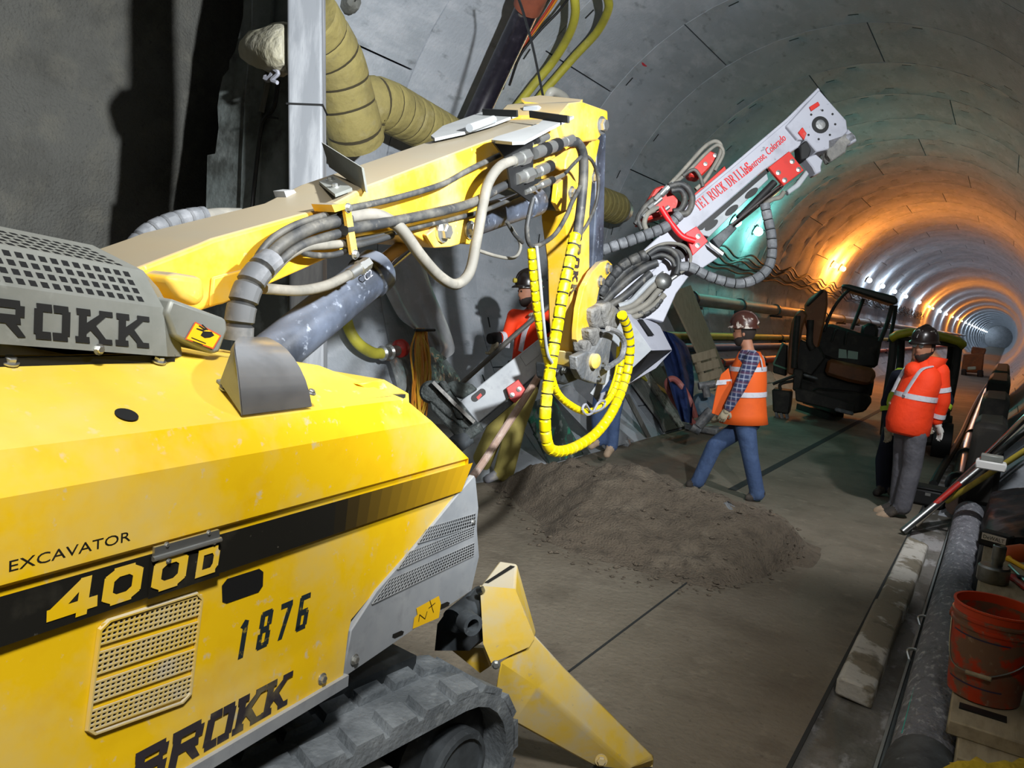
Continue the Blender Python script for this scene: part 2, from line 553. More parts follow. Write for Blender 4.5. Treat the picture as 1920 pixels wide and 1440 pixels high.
# far rings, too small to tell their segments apart: joined
b = MB()
for k in range(26, 140):
    y = Y0 + RINGW * k
    ring0, ring1 = [], []
    for i in range(33):
        a = math.radians(-60 + 300 * i / 32)
        ring0.append((XC + RT * math.cos(a), y + .012, ZC + RT * math.sin(a)))
        ring1.append((XC + RT * math.cos(a), y + RINGW - .012, ZC + RT * math.sin(a)))
    ringg = [(XC + (p[0] - XC) * 1.012, p[1] - .012, ZC + (p[2] - ZC) * 1.012) for p in ring0]
    b.loft([ringg, ring0, ring1], cap=False, closed=False)
o = b.build('segment', 'concrete', lining)
o['kind'] = 'stuff'
# outer shell behind the joints keeps daylight out
b = MB()
rings = []
for y in (Y0 - RINGW * 9, Y0 - RINGW):
    rings.append([(XC + (RT + .23) * math.cos(math.radians(a)), y, ZC + (RT + .23) * math.sin(math.radians(a))) for a in range(-60, 101, 8)])
b.loft(rings, cap=False, closed=False)
rings = []
for y in (Y0 - RINGW, 240):
    rings.append([(XC + (RT + .23) * math.cos(math.radians(a)), y, ZC + (RT + .23) * math.sin(math.radians(a))) for a in range(-60, 241, 10)])
b.loft(rings, cap=False, closed=False)
struct(b.build('trim_1', 'pocket'))
b = MB()
b.lathe((XC, 238, ZC), (0, 1, 0), [(0, 0), (RT + .3, 0), (RT + .3, .2)], 32)
struct(b.build('wall_far', 'concrete'))
# floor slab
b = MB()
for x0, x1, y0, y1 in ((-9, -.5, -8, 3.8), (-4.2, -.5, 3.8, 240)):
    b.add([(x0, y0, 0), (x1, y0, 0), (x1, y1, 0), (x0, y1, 0), (x0, y0, -.3), (x1, y0, -.3), (x1, y1, -.3), (x0, y1, -.3)], [(0, 1, 2, 3), (4, 7, 6, 5), (0, 4, 5, 1), (1, 5, 6, 2), (2, 6, 7, 3), (3, 7, 4, 0)])
struct(b.build('floor', 'floor', smooth=False))
mat('gutter', '77746e', .75, spots=(('58544b', 3, .48, .58, .9), ('b2b1b1', 3.5, .52, .58, .8), ('534f48', 16, .6, .7, .5)), bump=(.4, 40), stretch=(1, .5, 1))
b = MB()
b.add([(-.5, -4, -.02), (1.6, -4, -.02), (1.6, 240, -.02), (-.5, 240, -.02), (-.5, -4, -.3), (1.6, -4, -.3), (1.6, 240, -.3), (-.5, 240, -.3)], [(0, 1, 2, 3), (4, 7, 6, 5), (0, 4, 5, 1), (1, 5, 6, 2), (2, 6, 7, 3), (3, 7, 4, 0)])
struct(b.build('floor_right', 'gutter', smooth=False))
# dark construction joints in the slab
b = MB()
b.box((-1.56, 3.4, .001), (.012, 4.2, .006))
b.box((-2.17, 14, .001), (.085, 12, .006))
b.box((-.5, 8, .001), (.018, 16, .006))
struct(b.build('trim_2', 'pocket', smooth=False))
# sprayed concrete wall of the cross passage, far left
bm = bmesh.new()
nu_, nv_ = 70, 50
gv = []
rr = random.Random(3)
for i in range(nu_ + 1):
    row = []
    for j in range(nv_ + 1):
        y = -3 + 8.5 * i / nu_
        z = -.1 + 5.6 * j / nv_
        x = -6.6 + .05 * math.sin(y * 2.3 + z) + .06 * math.sin(z * 3.1 - y * 1.7) + rr.uniform(-.012, .012) + .25 * max(0, .6 - z)
        row.append(bm.verts.new((x, y, z)))
    gv.append(row)
for i in range(nu_):
    for j in range(nv_):
        bm.faces.new((gv[i][j], gv[i + 1][j], gv[i + 1][j + 1], gv[i][j + 1]))
me = bpy.data.meshes.new('wall_left')
bm.to_mesh(me)
bm.free()
me.materials.append(MATS['shotcrete'])
me.polygons.foreach_set('use_smooth', [True] * len(me.polygons))
wl = bpy.data.objects.new('wall_left', me)
COL.objects.link(wl)
struct(wl)
b = MB()
b.box((-6.1, 5.5, 2.6), (1.6, .2, 5.6))
struct(b.build('wall_end', 'shotcrete'))
b = MB()
b.box((-5.0, .9, 5.75), (4.2, 9.0, .3))
struct(b.build('ceiling', 'shotcrete'))

# ================================================================== lamps along the left wall
LAMPC = {'teal': (.25, 1.0, .82), 'orange': (1.0, .30, .04), 'white': (.72, .86, 1.0)}
for nme, c in LAMPC.items():
    mat('bulb_' + nme, 'ffffff', .4, emit=(c if nme != 'white' else (.85, .93, 1), 14 if nme != 'orange' else 16))
lamp_list = [('teal', 14.6, 42), ('teal', 16.1, 44), ('orange', 24.3, 340), ('orange', 25.6, 340), ('white', 31.0, 30), ('white', 34.5, 70), ('white', 38.5, 40), ('white', 43.0, 90),
             ('white', 50, 50), ('orange', 56, 220), ('orange', 59, 220), ('white', 66, 80), ('white', 73, 80), ('orange', 81, 250), ('white', 90, 80), ('orange', 98, 280), ('white', 108, 100), ('white', 118, 100), ('white', 128, 100), ('white', 138, 100), ('white', 148, 100), ('white', 160, 100), ('white', 172, 100), ('white', 184, 100), ('white', 196, 100), ('white', 208, 100), ('white', 220, 100)]
names = {0: 'green-tinted wall lamp behind the drill mast, nearest of the row', 1: 'green-tinted wall lamp just beyond the nearest lamp', 2: 'first glaring orange lamp above the mini excavator', 3: 'second glaring orange lamp beside the first orange one',
         4: 'dim white lamp just after the orange pair', 5: 'round bright white lamp above the excavator canopy', 6: 'small dim white lamp between two bright round ones', 7: 'second round bright white lamp past the canopy', 8: 'small white lamp ahead of the middle orange pair', 9: 'orange lamp, nearer of the middle orange pair', 10: 'orange lamp, farther of the middle orange pair'}
seen_ = {}
for i, (cn, y, e) in enumerate(lamp_list):
    p = V((-4.56 * KT, y * KT, HC + 1.72 * KT))
    seen_[cn] = seen_.get(cn, 0) + (i > 10)
    ordn = ['', 'first', 'second', 'third', 'fourth', 'fifth', 'sixth', 'seventh', 'eighth', 'ninth', 'tenth', 'eleventh', 'twelfth', 'thirteenth', 'fourteenth', 'fifteenth'][seen_[cn]]
    lab = names.get(i, 'tiny %s lamp far down the tunnel, %s %s one after the middle orange pair' % (cn, ordn, cn))
    t = thing('wall_lamp', lab, 'lamp', p, 'lamps along the tunnel wall')
    big = 1.0 if i < 8 else 1.5
    b = MB()
    b.lathe(p, (1, 0, -.5), [(.0, -.02), (.075, -.01), (.095, .05), (.08, .12), (.04, .15), (0, .16)], 12)
    b.build('bulb', 'bulb_' + cn, t)
    b = MB()
    b.box(p + V((-.1, 0, .02)), (.12, .14, .16))
    b.lathe(p + V((-.06, 0, .03)), (1, 0, -.5), [(.06, 0), (.11, .05), (.12, .06)], 12)
    b.build('housing', 'dark_steel', t)
    light('wall_lamp_light', 'POINT', p + V((.2, 0, -.08)), e * big, LAMPC[cn], size=.08)
# ================================================================== the demolition robot
d_ = ray(1740, 626)
BF = Fr(math.atan2(d_.x, d_.y))          # body / arm frame
d_ = ray(2120, 662)
UF = Fr(math.atan2(d_.x, d_.y))          # undercarriage frame
W = BF.w
robot = thing('demolition_robot', 'big yellow tracked demolition robot with raised arm, in the foreground', 'machine', W(1.2, -1.85, 0))
n_, m_ = BF.n, BF.m
SP = -1.2                                # right side panel plane
SC_ = -1.855                             # middle of the arm
def Q(px, py, s=-1.2):
    return BF.q(px, py, s)
# ---- body side (yellow sheet with folds), mirrored to the far side
AR = -1.0                                # rear end
prof = [(1.189, .78, 1.53), (1.195, .885, 1.545), (1.2, .915, 1.56), (1.2, 1.165, 2.042), (1.212, 1.17, 2.045), (1.212, 1.252, 2.10), (1.2, 1.262, 2.085), (1.2, 1.40, 1.861), (1.235, 1.466, 1.77)]
b = MB()
for side in (1, -1):
    rings = []
    for aa in (AR, None):
        ring = []
        for (s, z, af) in prof:
            S_ = -s if side > 0 else 2 * SC_ + s
            ring.append(W(AR if aa is not None else af, S_, z))
        rings.append(ring)
    b.loft(rings, cap=False, closed=False)
# top sheets rising to the hood, both sides, and the nose
for side in (1, -1):
    def T(a, s, z):
        return W(a, s if side > 0 else 2 * SC_ - s, z)
    b.quad(T(AR, -1.235, 1.466), T(1.77, -1.235, 1.466), T(1.60, -1.40, 1.545), T(1.2, -1.50, 1.575), T(AR, -1.50, 1.59))
    b.quad(T(AR, -1.50, 1.59), T(1.2, -1.50, 1.575), T(1.2, -1.6, 1.53), T(AR, -1.6, 1.53))
b.quad(W(1.60, -1.40, 1.545), W(1.2, -1.5, 1.575), W(1.2, 2 * SC_ + 1.5, 1.575), W(1.60, 2 * SC_ + 1.40, 1.545))
b.quad(W(1.60, -1.40, 1.545), W(1.60, 2 * SC_ + 1.4, 1.545), W(1.77, 2 * SC_ + 1.235, 1.466), W(1.77, -1.235, 1.466))
b.quad(W(AR, -1.6, 1.53), W(1.2, -1.6, 1.53), W(1.2, 2 * SC_ + 1.6, 1.53), W(AR, 2 * SC_ + 1.6, 1.53))
# front face
fr = [W(1.77, -1.235, 1.466), W(1.861, -1.2, 1.40), W(2.085, -1.2, 1.262), W(2.09, -1.2, 1.2)]
fl = [p + n_ * (2 * (SC_ + 1.2)) for p in fr]
b.loft([fr, fl], cap=False, closed=False)
b.quad(W(AR, -1.2, .78), W(AR, -1.2, 1.4), W(AR, -1.235, 1.466), W(AR, -1.5, 1.59), W(AR, 2 * SC_ + 1.5, 1.59), W(AR, 2 * SC_ + 1.235, 1.466), W(AR, 2 * SC_ + 1.2, 1.4), W(AR, 2 * SC_ + 1.2, .78))
b.build('body_shell', 'yellow', robot, sharp=12)
b = MB()                                 # belly and dark inside
b.box(W(.45, SC_, 1.1), (1.2, 2.7, .75), (n_, m_, UP))
b.box(W(1.85, SC_, .98), (1.1, .55, .36), (n_, m_, UP))
b.build('inner_frame', 'dark_steel', robot)
# raised corner of the front hood
b = MB()
o1 = [Q(672, 720, -1.30), Q(722, 712, -1.30), Q(768, 738, -1.26), Q(770, 768, -1.225), Q(708, 737, -1.29)]
b.prism(o1, n_ * -.75 + UP * .0)
b.build('hood_corner', 'yellow', robot, bevel=.004)
# bottom rail of the side
b = MB()
b.box(W(.26, -1.196, .765), (.035, 2.56, .03), (n_, m_, UP))
b.build('side_rail', 'dusty_grey_paint', robot)
# ---- grey front side panel
gp = [(2.118, 1.204), (2.128, 1.195), (2.165, 1.091), (2.165, 1.03), (2.2, .92), (2.169, .81), (1.922, .796), (1.696, .779), (1.535, .768), (1.545, .84), (1.553, .89), (1.65, .967), (1.81, 1.043), (2.044, 1.17)]
b = MB()
b.prism([W(a, -1.192, z) for a, z in gp], n_ * -.02)
b2 = MB()
b2.prism([W(a, 2 * SC_ + 1.192, z) for a, z in gp], n_ * .02)
b2.build('front_side_panel', 'dusty_grey_paint', robot)
gpan = b.build('front_side_panel', 'dusty_grey_paint', robot, bevel=.003)
b = MB()                                 # front end plate between the two
b.prism([W(2.165, -1.2, 1.09), W(2.165, -2.5, 1.09), W(2.2, -2.5, .92), W(2.2, -1.2, .92)], m_ * -.02)
b.prism([W(2.09, -1.2, 1.2), W(2.09, -2.5, 1.2), W(2.165, -2.5, 1.08), W(2.165, -1.2, 1.08)], m_ * -.02)
b.build('front_plate', 'dusty_grey_paint', robot)
# perforated vents: bars with dark behind
def grille(outline, s, nx, nz, parent, name, frame_mat, bar=.0028, base=None):
    """bars over a dark opening; outline of 4 (a, z) corners: bl, br, tr, tl"""
    bl, br, tr, tl = [V((p[0], p[1], 0)) for p in outline]
    def P(u, v, off):
        q = bl.lerp(br, u).lerp(tl.lerp(tr, u), v)
        return W(q.x, s + off, q.y)
    k = MB()
    k.quad(P(0, 0, .001), P(1, 0, .001), P(1, 1, .001), P(0, 1, .001))
    k.build(name + '_opening', 'black', parent, smooth=False)
    k = MB()
    for i in range(nx + 1):
        u = i / nx
        p, q = P(u, 0, .003), P(u, 1, .003)
        k.bar(p, q, bar, bar, up=n_)
    for j in range(nz + 1):
        v = j / nz
        k.bar(P(0, v, .0035), P(1, v, .0035), bar, bar, up=n_)
    return k.build(name, frame_mat, parent, smooth=False)
def az(px, py, s=-1.192):
    p = Q(px, py, s)
    return (p.dot(m_), p.z)
for (c0, c1, c2, c3, nx, nz) in (((783, 1018), (890, 985), (890, 962), (803, 988), 22, 4), ((744, 1067), (887, 1003), (888, 986), (767, 1034), 28, 4), ((696, 1132), (887, 1041), (888, 1017), (729, 1086), 34, 5)):
    grille((az(*c0), az(*c1), az(*c2), az(*c3)), -1.192, nx, nz, robot, 'vent_mesh', 'dusty_grey_paint', .0019)
# yellow square-hole grille: four bands inside a raised frame
fo = [(158, 1370), (172, 1378), (340, 1318), (356, 1300), (378, 1118), (368, 1108), (200, 1160), (182, 1178)]
b = MB()
outer = [Q(*p, -1.2) for p in fo]
cen = sum(outer, V()) / len(outer)
inner = [cen + (p - cen) * .955 for p in outer]
vs = [p + n_ * .001 for p in outer] + [cen + (p - cen) * .985 + n_ * .008 for p in outer] + [p + n_ * .008 for p in inner] + [p + n_ * .0015 for p in inner]
k_ = len(outer)
b.add(vs, [(r * k_ + i, r * k_ + (i + 1) % k_, (r + 1) * k_ + (i + 1) % k_, (r + 1) * k_ + i) for r in range(3) for i in range(k_)])
b.build('grille_frame', 'yellow_dusty', robot)
g4 = [V((*az(x, y, -1.2), 0)) for x, y in ((163, 1372), (353, 1302), (376, 1112), (190, 1166))]
def gbil(u, v):
    return g4[0].lerp(g4[1], u).lerp(g4[3].lerp(g4[2], u), v)
for v0, v1 in ((0.01, .19), (.27, .45), (.53, .72), (.80, .985)):
    cs = [gbil(u, v) for u, v in ((.0, v0), (1, v0), (1, v1), (.0, v1))]
    grille([(c.x, c.y) for c in cs], -1.2, 20, 4, robot, 'grille_mesh', 'yellow_dusty', .0032)
# black stripe, text
mats_ = ['decal_black']
b = MB()
b.quad(W(AR, -1.2, 1.1685), W(1.45, -1.2, 1.1685), W(1.45, -1.2, 1.25), W(AR, -1.2, 1.25))
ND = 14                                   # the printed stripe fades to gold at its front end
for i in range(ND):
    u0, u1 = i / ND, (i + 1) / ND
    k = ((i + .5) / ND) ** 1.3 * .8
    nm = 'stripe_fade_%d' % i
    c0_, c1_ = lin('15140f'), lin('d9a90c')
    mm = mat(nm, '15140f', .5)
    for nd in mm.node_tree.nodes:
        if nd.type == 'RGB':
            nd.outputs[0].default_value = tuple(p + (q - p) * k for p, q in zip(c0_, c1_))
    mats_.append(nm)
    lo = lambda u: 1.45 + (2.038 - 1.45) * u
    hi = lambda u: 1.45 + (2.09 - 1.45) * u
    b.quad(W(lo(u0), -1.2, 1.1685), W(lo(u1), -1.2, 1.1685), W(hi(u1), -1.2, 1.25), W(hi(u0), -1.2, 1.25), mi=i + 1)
for i in range(len(b.v)):
    b.v[i] = b.v[i] + n_ * .0135
b.build('black_stripe', mats_, robot, smooth=False)
so = Q(75, 1160, SP)
a0, z0 = so.dot(m_), so.z
strokes('40', 'model_number', 'yellow', robot, W(a0 + .004, SP, 1.177), m_, UP, .066, .078, .012, .3, .0152, .12)
# hinged cover plate with its part of the lettering
b = MB()
b.prism([Q(265, 1118, SP) + n_ * .016, Q(398, 1075, SP) + n_ * .016, Q(399, 1030, SP) + n_ * .016, Q(270, 1040, SP) + n_ * .016], n_ * .004)
cov = b.build('hinged_cover', 'decal_black', robot)
b = MB()
b.prism([Q(272, 1046, SP) + n_ * .018, Q(397, 1007, SP) + n_ * .018, Q(395, 988, SP) + n_ * .018, Q(274, 1021, SP) + n_ * .018], n_ * .006)
b.cyl(Q(270, 1043, SP) + n_ * .024, Q(398, 1006, SP) + n_ * .024, .005, 8)
for p in ((296, 1016), (375, 994), (385, 1012), (300, 1046)):
    b.bolt(Q(*p, SP) + n_ * .023, n_, .004)
b.build('hinge', 'zinc', robot)
strokes('0', 'model_number', 'yellow', robot, W(Q(270, 1105, SP).dot(m_) - .006, SP, 1.177), m_, UP, .066, .078, .0, .3, .0225, .12)
strokes('D', 'model_number', 'yellow', robot, W(Q(352, 1080, SP).dot(m_) - .004, SP, 1.179), m_, UP, .054, .056, .0, .27, .0225, .12)
text('EXCAVATOR', 'excavator_lettering', 'decal_black', robot, Q(13, 1073, SP), m_, UP, .0255, .0007, sx=1.42)
strokes('1876', 'unit_number', mat('stencil', '1d2b30', .6, spots=(('a9912a', 45, .6, .68, .8),)), robot, Q(436, 1243, SP) + m_ * .004 + UP * .002, m_, UP, .085, .033, .028, .17, .0008, .14)
strokes('BROKK', 'brand_lettering', 'decal_brown', robot, W(Q(250, 1440, -1.189).dot(m_) - .006, -1.189, .79), m_, UP, .078, .073, .0095, .26, .0008, .2)
# dark round hole, slot, small holes
def onTop(px, py):
    """point on the sloping top sheet of the body"""
    p0, p1, p2 = W(0, -1.235, 1.466), W(1, -1.235, 1.466), W(0, -1.5, 1.583)
    return Pl(p0, (p1 - p0).cross(p2 - p0)).at(px, py)
p0_, p1_, p2_ = W(0, -1.235, 1.466), W(1, -1.235, 1.466), W(0, -1.5, 1.583)
TN = (p1_ - p0_).cross(p2_ - p0_).normalized()
if TN.z < 0:
    TN = -TN
hc = onTop(236, 781)
b = MB()
b.lathe(hc + TN * .004, TN, [(0, .0005), (.021, .001)], 20)
b.build('hole', 'black', robot, smooth=False)
b = MB()
sl = [Q(x, y, SP) + n_ * .0015 for x, y in ((416, 1128), (415, 1098), (425, 1085), (485, 1066), (493, 1072), (492, 1098), (484, 1110), (424, 1131))]
b.add(sl, [tuple(range(8))])
b.build('slot', 'black', robot, smooth=False)
for cx, cy in ((746, 1190), (832, 1136)):
    pts = [(cx - 11, cy + 5), (cx - 10, cy - 1), (cx + 6, cy - 8), (cx + 11, cy - 6), (cx + 9, cy), (cx - 6, cy + 7)]
    b = MB()
    b.add([Q(x, y, -1.192) + n_ * .001 for x, y in pts], [tuple(range(6))])
    b.build('slot', 'black', robot, smooth=False)
for o, ax, r in [(Q(664, 1236, -1.19), n_, .010), (Q(603, 1272, -1.19), n_, .010), (onTop(18, 680), TN, .011), (onTop(297, 677), TN, .011), (onTop(424, 730), TN, .011), (Q(583, 737, -1.235), TN, .008), (Q(886, 978, -1.19), n_, .007)]:
    MB().bolt(o, ax, r).build('bolt', 'zinc', robot)
# yellow scribbled sticker
b = MB()
b.add([Q(x, y, -1.191) + n_ * .0016 for x, y in ((773, 1179), (776, 1158), (782, 1152), (780, 1140), (822, 1117), (826, 1132), (822, 1158))], [tuple(range(7))])
st = b.build('warning_sticker', 'sticker_yellow', robot, smooth=False)
b = MB()
for pq in (((805, 1125), (812, 1148)), ((815, 1130), (803, 1140)), ((784, 1165), (786, 1152)), ((786, 1152), (796, 1160)), ((796, 1160), (800, 1146))):
    b.bar(Q(*pq[0], -1.19) + n_ * .002, Q(*pq[1], -1.19) + n_ * .002, .0015, .001, up=n_)
b.build('scribble', 'decal_black', st, smooth=False)
# ---- steel hood with punched holes
hood_pts = {}
def H(a, s, z):
    return W(a, s, z - (a - .75) * .09)
HA0, HA1 = -.35, 1.16
b = MB()
pr = [(-1.435, 1.612), (-1.455, 1.715), (-1.525, 1.79), (-1.70, 1.835)]
pr2 = pr + [(2 * SC_ - s, z) for s, z in reversed(pr)]
r0 = [H(HA0, s, z) for s, z in pr2]
r1 = [H(HA1, s, z) for s, z in pr2]
b.loft([r0, r1], cap=False, closed=False)
b.loft([[p - n_ * .003 for p in r0], [p - n_ * .003 for p in r1]], cap=False, closed=False)
b.add(r0, [tuple(range(len(r0)))])
hood = b.build('hood', 'galv', robot, sharp=20)
b = MB()
# end taper to the front box
r2 = [W(1.16, s, z - .0369) for s, z in pr2]
r3 = [W(1.24, s + (.05 if s < SC_ else -.05), z - .075 if z > 1.7 else z - .045) for s, z in pr2]
b.loft([r2, r3], cap=False, closed=False)
b.build('hood_end', 'galv', hood, sharp=20)
b = MB()
def hole(c, u, v, du, dv, nn):
    b.quad(*[c + u * (x * du) + v * (y * dv) + nn * .0008 for x, y in ((-1, -1), (1, -1), (1, 1), (-1, 1))])
for (p, q, rows) in ((pr[1], pr[2], 4), (pr[2], pr[3], 5)):
    vdir = W(0, q[0] - p[0], q[1] - p[1])
    L = vdir.length
    udir = (H(1, -1.5, 1.7) - H(0, -1.5, 1.7)).normalized()
    nn = udir.cross(vdir.normalized())
    if nn.z < 0:
        nn = -nn
    cnt = int(.98 / .0225)
    for i in range(cnt):
        for j in range(rows):
            a = HA1 - .05 - i * .0225
            t = (j + .7) / (rows + .6) if rows == 4 else (j + .55) / (rows + 1.6)
            c = H(a, p[0] + (q[0] - p[0]) * t, p[1] + (q[1] - p[1]) * t)
            hole(c, udir, vdir.normalized(), .0068, .0068, nn)
pf = b.build('punched_holes', 'black', hood, smooth=False)
pf['kind'] = 'stuff'
HU = (H(1, -1.445, 1.66) - H(0, -1.445, 1.66)).normalized()
HV = W(0, -.02, .103).normalized()
strokes('BROKK', 'cut_out_lettering', 'black', hood, H(.70, -1.4365, 1.626), HU, HV, .067, .070, .0155, .25, .001, .12)
b = MB()
b.bolt(H(1.0, -1.436, 1.616), n_, .008)
b.build('bolts', 'zinc', hood)
# dark reflective gap under the hood
b = MB()
b.prism([W(-.3, -1.46, 1.585), W(1.2, -1.46, 1.575), W(1.2, -1.46, 1.53), W(-.3, -1.46, 1.54)], n_ * -.02)
b.build('gap_plate', 'black', robot)
# front box with the hand warning label
b = MB()
pts = [(312, 588), (322, 560), (425, 598), (428, 618), (412, 662), (400, 664), (328, 632)]
top = [Q(x, y, -1.44) for x, y in pts]
b.prism(top, n_ * -.42 + UP * .015)
fb = b.build('hood_front_box', 'galv', robot, bevel=.008, seg=2)
b = MB()
b.add([Q(x, y, -1.436) for x, y in ((347, 636), (366, 603), (415, 629), (400, 655))], [(0, 1, 2, 3)])
lb = b.build('warning_label', mat('label_red', 'c8502a', .5), fb, smooth=False)
b = MB()
b.add([Q(x, y, -1.4355) for x, y in ((350, 635), (367, 606), (412, 630), (399, 652))], [(0, 1, 2, 3)])
b.build('label_field', 'sticker_yellow', lb, smooth=False)
b = MB()
for k, pp in enumerate((((376, 629), (381, 621), (397, 622), (402, 629), (394, 633), (384, 634)), ((381, 622), (368, 617), (369, 615), (384, 619)), ((384, 620), (372, 611), (374, 610), (388, 618)), ((388, 619), (378, 609), (380, 608), (391, 619)))):
    b.add([Q(x, y, -1.435) for x, y in pp], [tuple(range(len(pp)))])
for x0, y0, x1, y1 in ((359, 633, 386, 644), (362, 640, 380, 647)):
    b.bar(Q(x0, y0, -1.435), Q(x1, y1, -1.435), .002, .0006, up=n_)
b.build('pictogram', 'black', lb, smooth=False)
# polished bent guard plate
b = MB()
gs = [-1.235, -1.226, -1.226, -1.242, -1.268, -1.30, -1.34, -1.39, -1.42]
gl = [(455, 778), (452, 745), (449, 715), (446, 688), (443, 668), (441, 652), (442, 641), (446, 634), (450, 631)]
gr = [(585, 762), (580, 735), (573, 712), (563, 690), (551, 671), (538, 655), (523, 643), (508, 635), (500, 632)]
rowL = [Q(x, y, s) for (x, y), s in zip(gl, gs)]
rowR = [Q(x, y, s) for (x, y), s in zip(gr, gs)]
gin = n_ * -.004 - UP * .002
b.loft([rowL, rowR], cap=False, closed=False)
b.loft([[p + gin for p in rowL], [p + gin for p in rowR]], cap=False, closed=False)
b.loft([rowR, [p + gin for p in rowR]], cap=False, closed=False)
gd = b.build('guard_plate', 'polished', robot, sharp=60)
b = MB()
b.add([p - n_ * .003 for p in rowL[:7]] + [Q(432, 655, -1.38), Q(430, 690, -1.36), Q(418, 706, -1.36), Q(412, 716, -1.33)], [tuple(range(11))])
b.build('guard_cheek', 'galv', gd)
b = MB()
b.prism([onTop(405, 715), onTop(438, 748), onTop(443, 738), onTop(425, 712)], TN * .005)
b.build('bracket_tab', 'galv', gd)
# ---- tracks (undercarriage is slewed against the body)
def trk(s_out, s_in, name_root):
    U = UF.w
    pts = []
    A0, A1, R_, zc = -.35, 1.745, .27, .305
    for i in range(13):
        t = PI / 2 - PI * i / 12
        pts.append((A1 + R_ * math.cos(t), zc + R_ * math.sin(t)))
    for i in range(9):
        t = -PI / 2 - PI * i / 8
        pts.append((A0 + R_ * math.cos(t), zc + R_ * math.sin(t)))
    k = len(pts)
    b = MB()
    o_, i_ = [U(a, s_out, z) for a, z in pts], [U(a, s_in, z) for a, z in pts]
    cen = lambda a, z: (a + (.045 if a < A0 else -.045 if a > A1 else 0) * (abs(a - (A0 if a < A0 else A1)) / R_), z - .045 * (z - zc) / R_)
    o2, i2 = [U(*((cen(a, z)[0], s_out, cen(a, z)[1]))) for a, z in pts], [U(*((cen(a, z)[0], s_in, cen(a, z)[1]))) for a, z in pts]
    vs = o_ + i_ + o2 + i2
    fs = []
    for i in range(k):
        j = (i + 1) % k
        fs += [(i, j, k + j, k + i), (2 * k + i, 3 * k + i, 3 * k + j, 2 * k + j), (i, 2 * k + i, 2 * k + j, j), (k + i, k + j, 3 * k + j, 3 * k + i)]
    b.add(vs, fs)
    tr = b.build('track', 'track_rubber', robot, sharp=40)
    # lugs: staggered slanted pads around the loop
    path = []
    for i in range(k):
        a, z = pts[i]
        a2, z2 = pts[(i + 1) % k]
        L = math.hypot(a2 - a, z2 - z)
        nseg = max(1, int(L / .005))
        for q in range(nseg):
            path.append((a + (a2 - a) * q / nseg, z + (z2 - z) * q / nseg, math.atan2(z2 - z, a2 - a)))
    tot = len(path)
    cnt = 46
    wid = abs(s_out - s_in)
    for c in range(cnt):
        for half in (0, 1):
            idx = int(tot * (c + .5 * half) / cnt) % tot
            rows_ = []
            for q in (-11, -9, 9, 11):
                a, z, th = path[(idx + q) % tot]
                nx, nz = -math.sin(th), math.cos(th)
                h = .022
                hh = h if abs(q) == 9 else 0.0
                rows_.append((a, z, nx * hh, nz * hh))
            sa = s_out if half == 0 else s_in
            sb = (s_out + s_in) / 2 + (.035 if (half == 0) == (s_out < s_in) else -.035) * (1 if s_out > s_in else -1) * (-1)
            lug = MB()
            skew = 3
            ringA, ringB = [], []
            for (a, z, dx, dz) in rows_:
                ringA.append(U(a + dx, sa, z + dz))
            for q in (-11, -9, 9, 11):
                a, z, th = path[(idx + q + (5 if half == 0 else -5)) % tot]
                nx, nz = -math.sin(th), math.cos(th)
                hh = .022 if abs(q) == 9 else 0.0
                ringB.append(U(a + nx * hh, sb, z + nz * hh))
            lug.loft([ringA, ringB])
            lug.build('lug', 'track_rubber', tr, sharp=30)
    # wheels
    for a, z, r in ((1.76, .325, .2), (-.33, .305, .2)):
        b = MB()
        b.lathe(U(a, s_out - .09 * (1 if s_out > s_in else -1), z), UF.n * (1 if s_out > s_in else -1), [(r, -.14), (r, 0), (r * .8, .015)], 28)
        wq = b.build('idler_wheel', 'dark_steel', tr)
        b = MB()
        b.lathe(U(a, s_out - .1 * (1 if s_out > s_in else -1), z), UF.n * (1 if s_out > s_in else -1), [(.12, 0), (.125, .075), (.115, .09), (.1, .092), (.098, .08), (.03, .078), (.0, .085)], 24)
        b.build('hub', 'rubber', wq)
    b = MB()
    b.prism([U(.1, s_out - .03 * (1 if s_out > s_in else -1), .2), U(1.5, s_out - .03 * (1 if s_out > s_in else -1), .2), U(1.5, s_out - .03 * (1 if s_out > s_in else -1), .44), U(1.42, s_out - .03 * (1 if s_out > s_in else -1), .47), U(.1, s_out - .03 * (1 if s_out > s_in else -1), .47)], UF.n * (-.2 if s_out > s_in else .2))
    b.build('track_frame', 'dusty_grey_paint', tr, bevel=.01)
trk(-1.40, -1.67, 'track')
trk(-2.35, -2.08, 'track')
b = MB()
b.box(UF.w(.75, -1.875, .42), (.5, 2.0, .4), (UF.n, UF.m, UP))
b.build('undercarriage', 'dark_steel', robot)
b = MB()                                 # clevis and pins at the front
b.cyl(D(850, 1165, 2.72), D(905, 1120, 2.86), .045, 16)
b.lathe(D(872, 1162, 2.62), n_ + m_ * -.5, [(.022, 0), (.022, .05), (.036, .05), (.036, 0)], 18)
b.prism([D(x, y, 2.85) for x, y in ((820, 1170), (835, 1150), (880, 1160), (900, 1200), (880, 1220), (815, 1220))], m_ * .12)
b.build('front_clevis', 'rubber', robot)
b = MB()
b.prism([D(x, y, 2.95) for x, y in ((838, 1212), (905, 1215), (918, 1250), (900, 1262))], m_ * .03)
b.build('front_tongue', 'yellow_dusty', robot)
